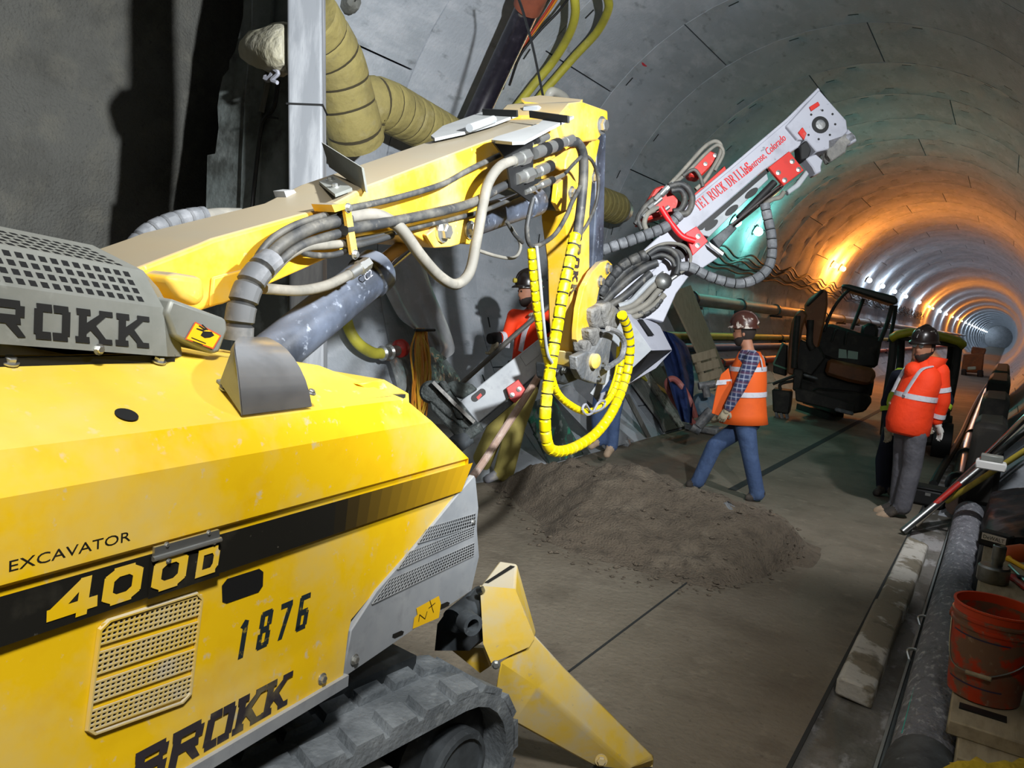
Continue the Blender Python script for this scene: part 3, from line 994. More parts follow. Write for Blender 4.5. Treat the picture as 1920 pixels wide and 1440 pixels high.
# ---- outrigger
sk = .0
pj = UF.w(2.12, -1.56, .62)
dj = depth_of(pj)
def OD(x, y, d):
    return D(x, y, dj + d)
outr = bpy.data.objects.new('outrigger', None)
outr.parent = robot
COL.objects.link(outr)
pe = onZ(1229, 1417, .10)
de = depth_of(pe) - dj
b = MB()
r0 = [OD(936, 1240, -.02), OD(1004, 1188, .06), OD(1000, 1250, .1), OD(925, 1300, .02)]
r1 = [OD(1010, 1290, -.03 + de * .3), OD(1060, 1250, .08 + de * .3), OD(1040, 1330, .1 + de * .3), OD(962, 1357, .0 + de * .3)]
r2 = [OD(1183, 1443, de - .02), OD(1229, 1417, de + .06), OD(1227, 1440, de + .06), OD(1120, 1442, de)]
b.loft([r0, r1, r2])
leg = b.build('outrigger_leg', 'yellow_dusty', outr, bevel=.012, seg=2, sharp=25)
MB().bolt(OD(1127, 1425, de * .75 - .035), VIEW, .016).build('bolt', 'yellow_dusty', outr)
MB().bolt(OD(930, 1246, -.04), VIEW, .011).build('bolt', 'zinc', outr)
b = MB()
b.prism([onZ(1120, 1450, .0), onZ(1190, 1462, .0), onZ(1150, 1490, .0), onZ(1080, 1470, .0)], (0, 0, .05))
b.build('foot_pad', 'rubber', outr, bevel=.01)
b = MB()                                  # hollow upper lever, open on top
front = [(900, 1098), (966, 1104), (1003, 1196), (992, 1213), (942, 1235), (921, 1243), (906, 1207)]
fd = [.0, -.01, .04, .02, -.03, -.02, .0]
F_ = [OD(x, y, d) for (x, y), d in zip(front, fd)]
B_ = [OD(935, 1053, .16), OD(969, 1058, .13), OD(1005, 1187, .16), OD(995, 1205, .16), OD(960, 1225, .14), OD(940, 1230, .14), OD(925, 1195, .16)]
b.loft([F_, B_], cap=False)
b.add(F_, [tuple(range(len(F_)))])
b.build('outrigger_lever', 'yellow_dusty', outr, bevel=.008, seg=2, sharp=25)
b = MB()
i_ = [OD(908, 1094, .012), OD(916, 1095, .012), OD(966, 1064, .11), OD(957, 1062, .12)]
b.add([p + UP * .004 for p in i_], [(0, 1, 2, 3)])
b.build('lever_opening', 'black', outr)
MB().cyl(OD(896, 1108, 0), OD(906, 1105, -.01), .012, 12).build('pin', 'steel', outr)

# ================================================================== arm
S1 = -1.71
def poly(pts, s, w, name, m, parent, bevel=.004, seg=1, sharp=30):
    b = MB()
    b.prism([Q(x, y, s) for x, y in pts], n_ * -w)
    return b.build(name, m, parent, bevel=bevel, seg=seg, sharp=sharp)
boom = poly([(215, 519), (257, 503), (377, 457), (400, 447), (619, 387), (686, 350), (900, 269), (1000, 235), (1062, 216), (1090, 262), (1052, 290), (1000, 322), (940, 352), (900, 390), (888, 440), (881, 459), (869, 456), (845, 463), (815, 465), (790, 448), (772, 437), (669, 459), (616, 484), (503, 534), (420, 570), (350, 592), (240, 600)], S1, .29, 'boom', 'boom_yellow', robot, bevel=.012, seg=3)
poly([(400, 520), (503, 493), (616, 450), (680, 432), (772, 418), (772, 437), (669, 459), (616, 484), (503, 534), (420, 570), (395, 575)], S1 + .012, .012, 'boom_rib', 'boom_yellow', boom, bevel=.008, seg=2)
poly([(800, 440), (830, 418), (878, 400), (888, 440), (881, 459), (869, 456), (845, 463), (815, 465)], S1 + .022, .022, 'boom_lug', 'boom_yellow', boom, bevel=.004)
poly([(312, 520), (335, 512), (385, 520), (390, 560), (372, 578), (340, 560)], -1.62, .45, 'boom_root', 'boom_yellow', robot, bevel=.02, seg=3)
for x, y, r in ((829, 434, .03), (880, 431, .026)):
    MB().bolt(Q(x, y, S1 + .024), n_, r).build('bolt', 'zinc', boom)
head = poly([(1050, 217), (1070, 193), (1092, 190), (1140, 207), (1141, 238), (1120, 264), (1080, 268), (1062, 262)], -1.675, .36, 'arm_head', 'boom_yellow', robot, bevel=.012, seg=2)
MB().bolt(Q(1126, 235, -1.675), n_ - m_ * .15, .033).build('pivot_bolt', 'zinc', head)
b = MB()
b.prism([Q(1092, 191, -1.72), Q(1012, 183, -1.95), Q(977, 189, -1.98), Q(984, 195, -1.95), Q(1072, 206, -1.7)], UP * .012)
b.build('head_plate', 'boom_yellow', head)
for c in ((1003, 208), (1045, 214)):
    b = MB()
    b.box(Q(*c, -1.86), (.09, .1, .03), (n_, m_, UP))
    b.build('spacer_block', 'dusty_grey_paint', head, bevel=.006)
# boom-top plane
bd = (W(2.83, 0, 2.37) - W(1.51, 0, 1.85)).normalized()
bn = (UP - bd * UP.dot(bd)).normalized()
TOPP = Pl(Q(750, 325, S1), bn)
def TP(x, y, off=.0):
    return TOPP.at(x, y, off)
wp = bpy.data.objects.new('valve_bracket', None)
wp.parent = boom
COL.objects.link(wp)
for out in (((808, 254), (830, 236), (903, 210), (968, 215), (925, 231), (870, 247), (815, 259)), ((921, 262), (930, 256), (1010, 232), (1020, 222), (1076, 217), (1030, 240), (983, 265), (960, 266))):
    b = MB()
    b.prism([TP(x, y, .03) for x, y in out], bn * -.012)
    b.build('wing_plate', 'dusty_grey_paint', wp)
for p, q, h in (((906, 210), (970, 213), .03), ((994, 214), (1066, 224), .03)):
    b = MB()
    b.bar(TP(*p, .045), TP(*q, .045), .01, h, up=bn)
    b.build('lip', 'black', wp)
b = MB()
b.cyl(TP(880, 240, .045), TP(925, 224, .045), .018, 10)
b.build('filter_tube', 'dusty_grey_paint', wp)
SB = -1.60
b = MB()
b.prism([Q(x, y, SB) for x, y in ((925, 266), (990, 262), (999, 264), (1001, 372), (994, 378), (958, 352), (950, 300))], n_ * -.008)
b.build('bulkhead_plate', 'black', wp)
# upright steel plate across the boom
pl_ = bpy.data.objects.new('stop_plate', None)
pl_.parent = boom
COL.objects.link(pl_)
b = MB()
b.prism([Q(603, 267, -2.03), Q(678, 314, -1.68), Q(686, 361, -1.68), Q(617, 313, -2.03)], m_ * .012)
b.build('upright', 'galv', pl_)
b = MB()
b.prism([TP(598, 340, .008), TP(625, 329, .008), TP(660, 352, .008), TP(628, 364, .008)], bn * -.01)
b.build('foot_plate', 'galv', pl_)
for x, y in ((620, 338), (628, 351)):
    MB().bolt(TP(x, y, .008), bn, .011).build('bolt', 'zinc', pl_)
b = MB()                                  # lifting lug at the far edge
b.prism([Q(517, 372, -2.0), Q(512, 358, -2.0), Q(530, 355, -2.0), Q(540, 366, -2.0)], n_ * .05)
b.build('lug', 'dusty_grey_paint', boom)
# hose clamp
b = MB()
b.prism([Q(x, y, -1.615) for x, y in ((646, 388), (657, 386), (671, 474), (660, 478))], n_ * -.012)
cl = b.build('hose_clamp', 'boom_yellow', boom)
b = MB()
b.prism([Q(x, y, -1.615) for x, y in ((622, 384), (646, 382), (657, 386), (647, 392), (628, 398))], n_ * -.08)
b.build('clamp_ear', 'boom_yellow', cl)
MB().bolt(Q(652, 390, -1.615), n_, .011).build('bolt', 'zinc', cl)
MB().bolt(Q(665, 477, -1.615), n_, .011).build('bolt', 'zinc', cl)
# lift cylinder
cylc = bpy.data.objects.new('lift_cylinder', None)
cylc.parent = robot
COL.objects.link(cylc)
p0, p1 = Q(468, 700, SC_), Q(700, 512, SC_)
dr = (p1 - p0).normalized()
b = MB()
b.lathe(p0, dr, [(.078, 0), (.078, (p1 - p0).length - .05), (.086, (p1 - p0).length - .045), (.086, (p1 - p0).length + .02), (.078, (p1 - p0).length + .032), (.05, (p1 - p0).length + .034)], 32)
b.build('barrel', 'cyl_black', cylc)
MB().cyl(p1, Q(800, 430, SC_), .037, 24).build('rod', 'chrome', cylc)
cxx = -1.765
text('C2', 'chalk_mark', 'white_paint', cylc, Q(685, 528, -1.768), (p1 - p0), UP - dr * UP.dot(dr), .04, .0005)
def pipe(pts, s, r, m, name, parent, n=8, k=5):
    b = MB()
    b.tube([Q(x, y, s if not isinstance(s, (list, tuple)) else s[i]) for i, (x, y) in enumerate(pts)], r, n, k)
    return b.build(name, m, parent, sharp=80)
def fitting(p, q, stack, parent, s, mats=('zinc', 'black')):
    """stack of (t0, t1, radius, sides, material index) between two pixels"""
    A, B = Q(*p, s), Q(*q, s)
    b = MB()
    for t0, t1, r, sides, mi in stack:
        b.cyl(A.lerp(B, t0), A.lerp(B, t1), r, sides, mi)
    return b.build('coupling', list(mats), parent)
pipe([(495, 541), (560, 545), (610, 536), (645, 520), (668, 506)], -1.70, .017, 'hose_dusty', 'hose', cylc)
fitting((655, 515), (694, 490), [(0, .45, .02, 12, 0), (.45, .6, .025, 6, 0), (.6, .9, .022, 6, 0)], cylc, -1.70)
# stick cylinder under the boom
cy2 = bpy.data.objects.new('stick_cylinder', None)
cy2.parent = robot
COL.objects.link(cy2)
MB().lathe(Q(860, 424, SC_), Q(1022, 372, SC_) - Q(860, 424, SC_), [(.066, 0), (.066, .62), (.074, .63), (.074, .74), (.066, .75), (.03, .76)], 24).build('barrel', 'cyl_black', cy2)
MB().cyl(Q(1000, 380, SC_), Q(1048, 364, SC_), .03, 16).build('rod', 'chrome', cy2)
MB().lathe(Q(1050, 366, -1.775), n_, [(.08, -.16), (.08, 0), (.03, .004)], 20).build('rod_eye', 'dark_steel', cy2)
# ---- stick
stick = poly([(1062, 300), (1060, 330), (1062, 416), (1071, 494), (1073, 600), (1079, 686), (1100, 692), (1104, 600), (1106, 500), (1106, 400), (1112, 330), (1126, 262), (1085, 240)], -1.775, .15, 'stick', 'boom_yellow', robot, bevel=.01, seg=2)
poly([(1046, 345), (1066, 328), (1086, 345), (1090, 372), (1076, 392), (1052, 396), (1042, 380)], -1.75, .03, 'stick_ear', 'boom_yellow', stick, bevel=.004)
MB().bolt(Q(1070, 362, -1.75), n_, .026).build('bolt', 'zinc', stick)
poly([(1072, 660), (1106, 664), (1101, 692), (1078, 689)], -1.765, .16, 'stick_foot', 'yellow_dusty', stick, bevel=.008)
strokes('BROKK', 'brand_lettering', 'decal_brown', stick, Q(1082, 432, -1.774) + m_ * .0, -UP, m_, .07, .052, .022, .24, .004, 0)
link = bpy.data.objects.new('tilt_cylinder', None)
link.parent = robot
COL.objects.link(link)
poly([(1120, 247), (1137, 250), (1135, 330), (1132, 480), (1120, 545), (1112, 545), (1112, 500), (1118, 400)], -1.80, .05, 'barrel_cover', 'cyl_black', link, bevel=.01, seg=2)
MB().cyl(Q(1113, 350, -1.85), Q(1108, 560, -1.85), .05, 18).build('barrel', 'cyl_black', link)
MB().bolt(Q(1112, 333, -1.78), n_, .022).build('bolt', 'zinc', link)
lk = poly([(1111, 510), (1095, 540), (1086, 579), (1082, 619), (1082, 637), (1085, 644), (1091, 647), (1099, 640), (1106, 619), (1108, 592), (1119, 566), (1124, 540), (1137, 522), (1148, 507), (1148, 495), (1140, 488), (1127, 492)], -1.70, .035, 'curved_link', 'boom_yellow', robot, bevel=.004)
for x, y, r in ((1138, 503, .024), (1124, 527, .024), (1098, 625, .026)):
    MB().bolt(Q(x, y, -1.70), n_, r).build('bolt', 'zinc', lk)
# ---- hoses on the arm
HS = -1.655
hz = bpy.data.objects.new('arm_hoses', None)
hz.parent = robot
COL.objects.link(hz)
for pts, s, r, m in (
        ([(640, 395), (570, 415), (520, 440), (490, 470), (468, 510)], HS, .010, 'hose'),
        ([(655, 410), (590, 425), (540, 450), (505, 480), (475, 525)], HS, .020, 'hose'),
        ([(655, 432), (600, 448), (560, 463), (528, 488), (490, 530)], HS, .015, 'hose'),
        ([(655, 456), (610, 460), (575, 463), (540, 480), (505, 515)], HS, .014, 'hose_dusty'),
        ([(655, 468), (625, 478), (585, 478), (560, 470)], HS, .010, 'hose'),
        ([(648, 392), (740, 372), (830, 345), (880, 318), (950, 285), (985, 273)], HS, .011, 'hose'),
        ([(645, 431), (720, 418), (800, 402), (880, 382), (930, 356), (960, 341), (980, 330)], -1.63, .018, 'hose'),
        ([(655, 452), (720, 440), (790, 424), (850, 410), (910, 394), (985, 361)], -1.68, .010, 'hose'),
        ([(655, 462), (700, 452), (735, 441)], -1.67, .012, 'hose'),
        ([(645, 408), (700, 402), (735, 416), (757, 435), (790, 481), (825, 519), (856, 533), (881, 509), (894, 447), (906, 381), (915, 344), (934, 315), (956, 303), (975, 300)], [-1.66, -1.66, -1.64, -1.62, -1.6, -1.6, -1.6, -1.6, -1.6, -1.6, -1.6, -1.6, -1.6, -1.6], .021, 'hose_dusty'),
        ([(1068, 266), (1083, 268), (1093, 290), (1094, 330), (1090, 380), (1084, 430), (1080, 450)], -1.6, .024, 'hose'),
        ([(1060, 325), (1078, 305), (1095, 292), (1112, 305), (1122, 340), (1118, 380), (1104, 415), (1088, 440)], -1.6, .009, 'hose'),
        ([(1000, 372), (994, 395), (988, 430), (993, 458), (1010, 460), (1040, 440), (1062, 405), (1072, 380), (1088, 350)], -1.6, .011, 'hose'),
        ([(892, 468), (930, 480), (960, 484), (973, 474), (975, 455), (960, 430), (950, 415)], -1.75, .008, 'hose_dusty'),
        ([(950, 415), (965, 440), (980, 455)], -1.72, .009, 'hose'),
        ([(1006, 462), (1012, 520), (1018, 590), (1026, 660), (1035, 680)], -1.575, .008, 'dusty_grey_paint'),
        ([(1140, 745), (1155, 700), (1160, 650)], -1.62, .012, 'yellow_sleeve')):
    pipe(pts, s, r, m, 'hose', hz)
fitting((980, 276), (997, 270), [(0, .5, .014, 6, 0), (.5, 1, .011, 10, 0)], hz, -1.615)
fitting((962, 302), (988, 292), [(0, .5, .026, 12, 0), (.5, 1, .033, 6, 0)], hz, -1.6)
fitting((968, 336), (994, 326), [(0, .5, .024, 12, 0), (.5, 1, .033, 6, 0)], hz, -1.6)
fitting((984, 361), (1000, 354), [(0, .5, .012, 6, 0), (.5, 1, .014, 10, 0)], hz, -1.6)
fitting((1002, 266), (1026, 256), [(0, .3, .012, 10, 1), (.3, .7, .018, 14, 0), (.7, 1, .016, 14, 0)], hz, -1.6)
fitting((1001, 288), (1072, 261), [(0, .2, .026, 14, 0), (.2, .32, .030, 14, 1), (.32, .48, .028, 14, 0), (.48, .62, .030, 14, 1), (.62, .8, .022, 14, 0), (.8, 1, .024, 12, 0)], hz, -1.6)
fitting((1001, 325), (1032, 311), [(0, .3, .022, 6, 0), (.3, .7, .026, 14, 0), (.7, 1, .026, 14, 1)], hz, -1.6)
fitting((1003, 352), (1056, 328), [(0, .2, .012, 6, 0), (.2, .45, .017, 14, 0), (.45, .6, .018, 14, 1), (.6, 1, .010, 10, 0)], hz, -1.6)
def sleeve(pts3, r, pitch, gap, name, mts, parent, dip=.82, n=12, flat=None, ratio=1.0):
    """spiral guard: one continuous wrap, a groove every pitch metres"""
    path = resample(smooth_path(pts3, 10), pitch / 8)
    b = MB()
    L = len(path)
    def rf(t):
        i = round(t * (L - 1))
        q = r * (dip if i % 8 == 0 else 1.0)
        return (q * ratio, q)
    b.tube(path, rf, n, 0, flat=flat)
    for k, f in enumerate(b.f):
        if len(f) == 4:
            i = k // n
            b.mi[k] = 1 if (i % 8 == 7 and gap > .9) or i % 8 == 0 and gap > 1.5 else 0
    return b.build(name, list(mts), parent, sharp=30)
sleeve([Q(x, y, -1.595) for x, y in ((1079, 438), (1068, 490), (1056, 545), (1046, 605), (1036, 665), (1027, 725), (1022, 780), (1024, 820), (1032, 842), (1054, 846), (1085, 835), (1118, 812), (1146, 775), (1166, 730), (1177, 690), (1181, 650), (1176, 615), (1166, 590))], .030, .062, 1, 'hose_sleeve', ('yellow_sleeve', 'hose'), hz)
sleeve([Q(x, y, -1.60) for x, y in ((996, 466), (1001, 530), (1008, 590), (1018, 640), (1030, 690), (1044, 735), (1070, 760), (1100, 772), (1128, 762), (1150, 735), (1163, 690), (1168, 640))], .0195, .05, 1, 'hose_sleeve', ('yellow_sleeve', 'hose'), hz)
sleeve([Q(x, y, -1.60) for x, y in ((512, 484), (490, 503), (470, 530), (457, 562), (449, 600), (447, 640))], .034, .055, 2, 'hose_guard', ('grey_sleeve', 'hose'), hz, dip=.8, n=14, ratio=1.25, flat=n_)
sleeve([Q(x, y, -2.06) for x, y in ((235, 495), (255, 462), (280, 437), (315, 420), (350, 410), (383, 405))], .031, .045, 1, 'hose_guard', ('grey_sleeve', 'hose'), hz, dip=.85)
pipe([(378, 406), (410, 402), (450, 402)], -2.06, .022, 'hose_dusty', 'hose', hz)
# white zip tie around the loop
b = MB()
b.tube([Q(x, y, -1.57) for x, y in ((1092, 768), (1098, 758), (1110, 772), (1130, 765), (1134, 752), (1122, 755), (1112, 772), (1100, 778))], .007, 6, 4, closed=True)
b.build('tie', 'white_paint', hz)
# ---- quick-coupler at the stick's end
tm = bpy.data.objects.new('tool_coupler', None)
tm.parent = robot
COL.objects.link(tm)
mat('cast_grey', '6f7377', .55, .3, spots=(('a9a9a8', 7, .42, .64, .9), ('45484c', 14, .55, .75, .6)), bump=(.5, 30))
mat('muddy', '6f6e6b', .85, spots=(('9a9893', 6, .45, .7, .8), ('57585a', 14, .52, .72, .8)), bump=(1.0, 25))
poly([(1138, 618), (1152, 622), (1146, 650), (1141, 690), (1135, 722), (1114, 719), (1092, 711), (1083, 693), (1081, 669), (1099, 660), (1114, 660)], -1.63, .05, 'side_plate', 'cast_grey', tm, bevel=.008, seg=2)
b = MB()
b.tube([Q(x, y, -1.57) for x, y in ((1140, 616), (1156, 622), (1167, 634), (1170, 650), (1164, 671), (1150, 682), (1138, 690))], (lambda t: (.018, .016)), 8)
b.build('side_handle', 'cast_grey', tm)
for pts, s, w in ((((1112, 580), (1128, 572), (1146, 576), (1148, 612), (1118, 618), (1112, 600)), -1.66, .12), (((1132, 572), (1146, 566), (1162, 580), (1166, 600), (1158, 618), (1140, 616), (1134, 596)), -1.64, .1), (((1108, 618), (1126, 614), (1136, 626), (1132, 646), (1118, 652), (1110, 636)), -1.64, .08), (((1096, 640), (1112, 636), (1116, 660), (1098, 664)), -1.66, .08)):
    b = MB()
    b.prism([Q(x, y, s) for x, y in pts], n_ * -w)
    b.build('mount_block', 'muddy', tm, bevel=.015, seg=2)
MB().lathe(Q(1110, 676, -1.63), n_ - m_ * .3, [(.042, 0), (.042, .03), (.034, .034), (0, .036)], 20).build('pin', 'yellow_dusty', tm)
for x, y in ((1129, 687), (1121, 712), (1042, 697), (1055, 694)):
    MB().bolt(Q(x, y, -1.63 if x > 1100 else -1.72), n_, .016).build('bolt', 'steel', tm)
b = MB()
b.prism([Q(x, y, -1.73) for x, y in ((1034, 682), (1082, 690), (1086, 712), (1060, 722), (1036, 712))], n_ * -.1)
b.build('rotator', 'dark_steel', tm, bevel=.01)
# ================================================================== the rock drill carried by the arm
mid = D(1150, 570, 5.15)
axA, axB = D(870, 775, 5.1), D(1560, 220, 5.35)
dax = (axB - axA).normalized()
nn_ = (CAMPOS - mid)
nn_ = (nn_ - dax * nn_.dot(dax)).normalized()
DP = Pl(mid, nn_)
T = DP.at
drill = thing('rock_drill', 'white and grey rock drill mast slanting up from the arm, with red brackets', 'drill', mid)
def dpoly(pts, off, w, name, m, parent=drill, bevel=.0, seg=1, sharp=30):
    b = MB()
    b.prism([T(x, y, off) for x, y in pts], nn_ * -w)
    return b.build(name, m, parent, bevel=bevel, seg=seg, sharp=sharp)
def dpipe(pts, off, r, name, m, parent=drill, n=8, k=5):
    b = MB()
    b.tube([T(x, y, off if not isinstance(off, (list, tuple)) else off[i]) for i, (x, y) in enumerate(pts)], r, n, k)
    return b.build(name, m, parent, sharp=80)
mast = dpoly([(1534, 164), (1500, 274), (1432, 319), (1306, 428), (1252, 478), (1180, 560), (1125, 560), (1131, 537), (1275, 407), (1300, 369), (1369, 312), (1475, 222)], 0, .16, 'mast', 'white_paint', bevel=.006)
dpoly([(1534, 164), (1538, 169), (1478, 227), (1372, 317), (1303, 374), (1279, 411), (1275, 407), (1300, 369), (1369, 312), (1475, 222)], .025, .025, 'mast_flange', 'white_paint', mast, bevel=.003)
hd = dpoly([(1536, 168), (1560, 240 - 45), (1587, 225), (1590, 246), (1560, 278), (1531, 285), (1512, 262), (1496, 262), (1474, 236), (1480, 230)], .03, .2, 'head_plate', 'white_paint', bevel=.006)
b = MB()
c0 = T(1538, 234, .032)
b.lathe(c0, nn_, [(.058, -.01), (.058, .002), (.0, .003)], 24)
ho = b.build('head_opening', 'black', hd)
MB().lathe(c0, nn_, [(.033, .0), (.033, .006), (.02, .012), (0, .012)], 18).build('chuck', 'cast_grey', ho)
for x, y in ((1542, 207), (1521, 215), (1561, 214), (1516, 253), (1535, 261), (1556, 253), (1566, 233)):
    MB().lathe(T(x, y, .031), nn_, [(.008, 0), (.008, .001), (0, .0012)], 10).build('bolt_hole', 'black', hd)
dpoly([(1518, 200), (1534, 190), (1538, 197), (1522, 208)], .045, .015, 'latch', 'red_paint', hd, bevel=.003)
dpoly([(1497, 248), (1505, 238), (1513, 250), (1508, 262)], .045, .015, 'latch', 'red_paint', hd, bevel=.003)
# jaws at the head
for pts, m in ((((1552, 262), (1582, 252), (1598, 246), (1607, 260), (1590, 272), (1586, 285), (1560, 302), (1552, 290)), 'muddy'), (((1590, 240), (1604, 254), (1608, 264), (1596, 270), (1584, 258)), 'white_paint'), (((1510, 296), (1530, 288), (1544, 300), (1540, 312), (1541, 322), (1530, 327), (1524, 314)), 'white_paint'), (((1500, 272), (1512, 262), (1522, 280), (1516, 298), (1502, 300)), 'black')):
    dpoly(pts, .03, .1, 'jaw', m, hd, bevel=.008)
# dark slide rail with oval windows
rail = dpoly([(1436, 318), (1441, 336), (1330, 444), (1300, 436), (1380, 370)], -.01, .1, 'slide_rail', 'dusty_grey_paint', bevel=.004)
dpoly([(1438, 315), (1442, 322), (1318, 430), (1306, 432), (1310, 424)], .004, .02, 'rail_gap_shade', 'black', mast)  # black strip stands in for the shade between mast face and rail
for x, y in ((1409, 362), (1372, 394), (1334, 422)):
    b = MB()
    c = T(x, y, -.006)
    u = dax
    w = nn_.cross(u).normalized()
    b.add([c + u * (.055 * math.cos(t)) + w * (.022 * math.sin(t)) for t in [2 * PI * i / 20 for i in range(20)]], [tuple(range(20))])
    b.build('oval_window', 'black', rail)
MB().cyl(T(1372, 424, .02), T(1466, 348, .02), .017, 14).build('feed_rod', 'chrome', drill)
MB().cyl(T(1385, 410, .0), T(1452, 342, .0), .024, 14).build('feed_cylinder', 'black', drill)
dpoly([(1335, 448), (1374, 416), (1382, 428), (1348, 466)], .02, .06, 'cable_box', 'dark_steel', bevel=.004)
# red carriage plates
for pts, bolts in ((((1441, 314), (1480, 283), (1508, 319), (1470, 348)), ((1459, 324), (1471, 338), (1485, 303), (1497, 318))), (((1285, 437), (1306, 424), (1328, 452), (1299, 479)), ((1309, 443), (1308, 460)))):
    rp = dpoly(pts, .06, .03, 'carriage_plate', 'bright_red' if len(bolts) == 2 else 'red_paint', bevel=.004)
    for x, y in bolts:
        MB().lathe(T(x, y, .06), nn_, [(.017, 0), (.017, .006), (.0, .01)], 12).build('bolt', 'zinc', rp)
dpoly([(1328, 452), (1333, 462), (1355, 480), (1358, 474)], .05, .03, 'pointer', 'zinc', bevel=.002)
dpoly([(1476, 356), (1492, 344), (1512, 318), (1518, 326), (1500, 350), (1480, 364)], .05, .05, 'carriage_shoe', 'dusty_grey_paint', bevel=.006)
dpipe([(1239, 389), (1253, 411), (1271, 435), (1283, 445), (1303, 452)], .08, .02, 'pull_handle', 'bright_red', n=12)
strokes('TEI roCk drILLS'.replace(' r', ' r'), 'maker_lettering', 'bright_red', mast, T(1311, 396, .004), T(1398, 329, .004) - T(1311, 396, .004), nn_.cross(dax), .068, .0255, .0085, .085, .003, .0)
text('Montrose, Colorado', 'place_lettering', 'bright_red', mast, T(1401, 327, .004), T(1474, 262, .004) - T(1401, 327, .004), nn_.cross(dax), .07, .003, shear=.2, sx=.62)
# hose reel side on top of the mast
dpoly([(1297, 368), (1359, 311), (1362, 318), (1301, 378)], -.02, .1, 'guide_rail', 'red_paint', bevel=.003)
vb = dpoly([(1290, 318), (1331, 281), (1350, 290), (1340, 306), (1312, 334), (1294, 330)], -.04, .1, 'valve_block', 'red_paint', bevel=.01)
for x, y in ((1322, 308), (1340, 292)):
    MB().lathe(T(x, y, -.04), nn_, [(.014, 0), (.014, .01), (0, .012)], 10).build('bolt', 'zinc', vb)
vb2 = dpoly([(1228, 352), (1246, 346), (1280, 380), (1262, 400), (1240, 405), (1216, 412), (1196, 420), (1200, 400)], -.06, .12, 'valve_block', 'red_paint', bevel=.012)
hd2 = bpy.data.objects.new('drill_hoses', None)
hd2.parent = drill
COL.objects.link(hd2)
for pts, off, r, m in (
        ([(1254, 348), (1282, 318), (1318, 278), (1340, 265), (1352, 275), (1345, 300), (1320, 340), (1304, 355)], -.01, .014, 'hose_dusty'),
        ([(1258, 350), (1290, 322), (1325, 286), (1346, 272), (1356, 288), (1340, 320)], .0, .012, 'hose_dusty'),
        ([(1254, 350), (1276, 345), (1292, 356), (1298, 376), (1290, 398), (1272, 402)], .02, .022, 'hose'),
        ([(1258, 358), (1276, 356), (1284, 372), (1276, 392), (1262, 396)], .03, .018, 'hose'),
        ([(1226, 372), (1206, 392), (1196, 412), (1204, 430)], .0, .018, 'hose'),
        ([(1235, 390), (1215, 400), (1208, 418), (1212, 432)], .02, .018, 'hose_dusty'),
        ([(1190, 420), (1206, 400), (1222, 384)], .0, .014, 'hose'),
        ([(1280, 330), (1300, 318), (1312, 330), (1318, 350)], .01, .012, 'hose'),
        ([(1195, 485), (1216, 470), (1240, 458), (1262, 456), (1284, 462), (1295, 480), (1290, 500), (1275, 512)], .05, .011, 'hose_dusty'),
        ([(1215, 478), (1235, 466), (1256, 468), (1270, 482), (1272, 500), (1268, 514)], .05, .020, 'hose'),
        ([(1220, 484), (1240, 478), (1258, 486), (1266, 500)], .06, .016, 'hose'),
        ([(1158, 590), (1185, 584), (1212, 570), (1232, 548), (1245, 535)], .05, .022, 'hose_dusty'),
        ([(1160, 582), (1185, 574), (1205, 558), (1222, 540), (1236, 528)], .055, .022, 'hose_dusty'),
        ([(1158, 598), (1190, 594), (1222, 576), (1246, 552)], .05, .02, 'hose_dusty'),
        ([(1160, 574), (1182, 566), (1200, 548), (1218, 530), (1232, 520)], .05, .02, 'dusty_grey_paint'),
        ([(1128, 570), (1150, 548), (1180, 522), (1208, 502), (1232, 492)], .02, .03, 'hose'),
        ([(1126, 560), (1150, 530), (1176, 504), (1200, 488), (1214, 480)], .03, .03, 'hose'),
        ([(1140, 575), (1170, 556), (1200, 530), (1220, 512)], .04, .026, 'hose')):
    b = MB()
    b.tube([T(x, y, off) for x, y in pts], r, 8, 5)
    b.build('hose', m, hd2, sharp=80)
for p, q, r in (((1228, 376), (1252, 350), .022), ((1216, 392), (1240, 372), .018), ((1240, 366), (1262, 344), .02), ((1206, 408), (1224, 392), .016), ((1238, 400), (1254, 388), .018), ((1222, 530), (1245, 512), .022), ((1236, 542), (1258, 524), .02), ((1250, 530), (1272, 514), .016)):
    A, B = T(*p, .02), T(*q, .02)
    b = MB()
    b.cyl(A, A.lerp(B, .4), r, 6)
    b.cyl(A.lerp(B, .4), B, r * .8, 12)
    b.build('fitting', 'zinc', hd2)
MB().lathe(T(1243, 528, .06), nn_, [(.05, 0), (.055, .02), (.03, .035), (0, .04)], 14).build('manifold', 'steel', hd2)
sleeve([T(x, y, .06) for x, y in ((1112, 478), (1131, 469), (1170, 455), (1210, 441), (1250, 424), (1275, 402))], .036, .06, 1, 'hose_guard', ('grey_sleeve', 'black'), hd2, dip=.85)
sleeve([T(x, y, .05) for x, y in ((1124, 553), (1145, 522), (1168, 498), (1195, 484), (1212, 477))], .036, .075, 1, 'hose_guard', ('hose', 'black'), hd2, dip=.85)
sleeve([T(x, y, .05) for x, y in ((1273, 500), (1295, 501), (1322, 515), (1352, 526), (1385, 532), (1415, 524), (1438, 505), (1447, 478), (1446, 440), (1439, 408), (1434, 382))], .033, .065, 1, 'hose_guard', ('grey_sleeve', 'black'), hd2, dip=.85)
sleeve([T(x, y, .05) for x, y in ((1196, 588), (1212, 586), (1228, 576), (1240, 560))], .02, .04, 1, 'hose_guard', ('hose', 'black'), hd2, dip=.85)
dpipe([(1434, 384), (1448, 374), (1462, 370), (1470, 360)], .03, .016, 'hose', 'hose_dusty', hd2)
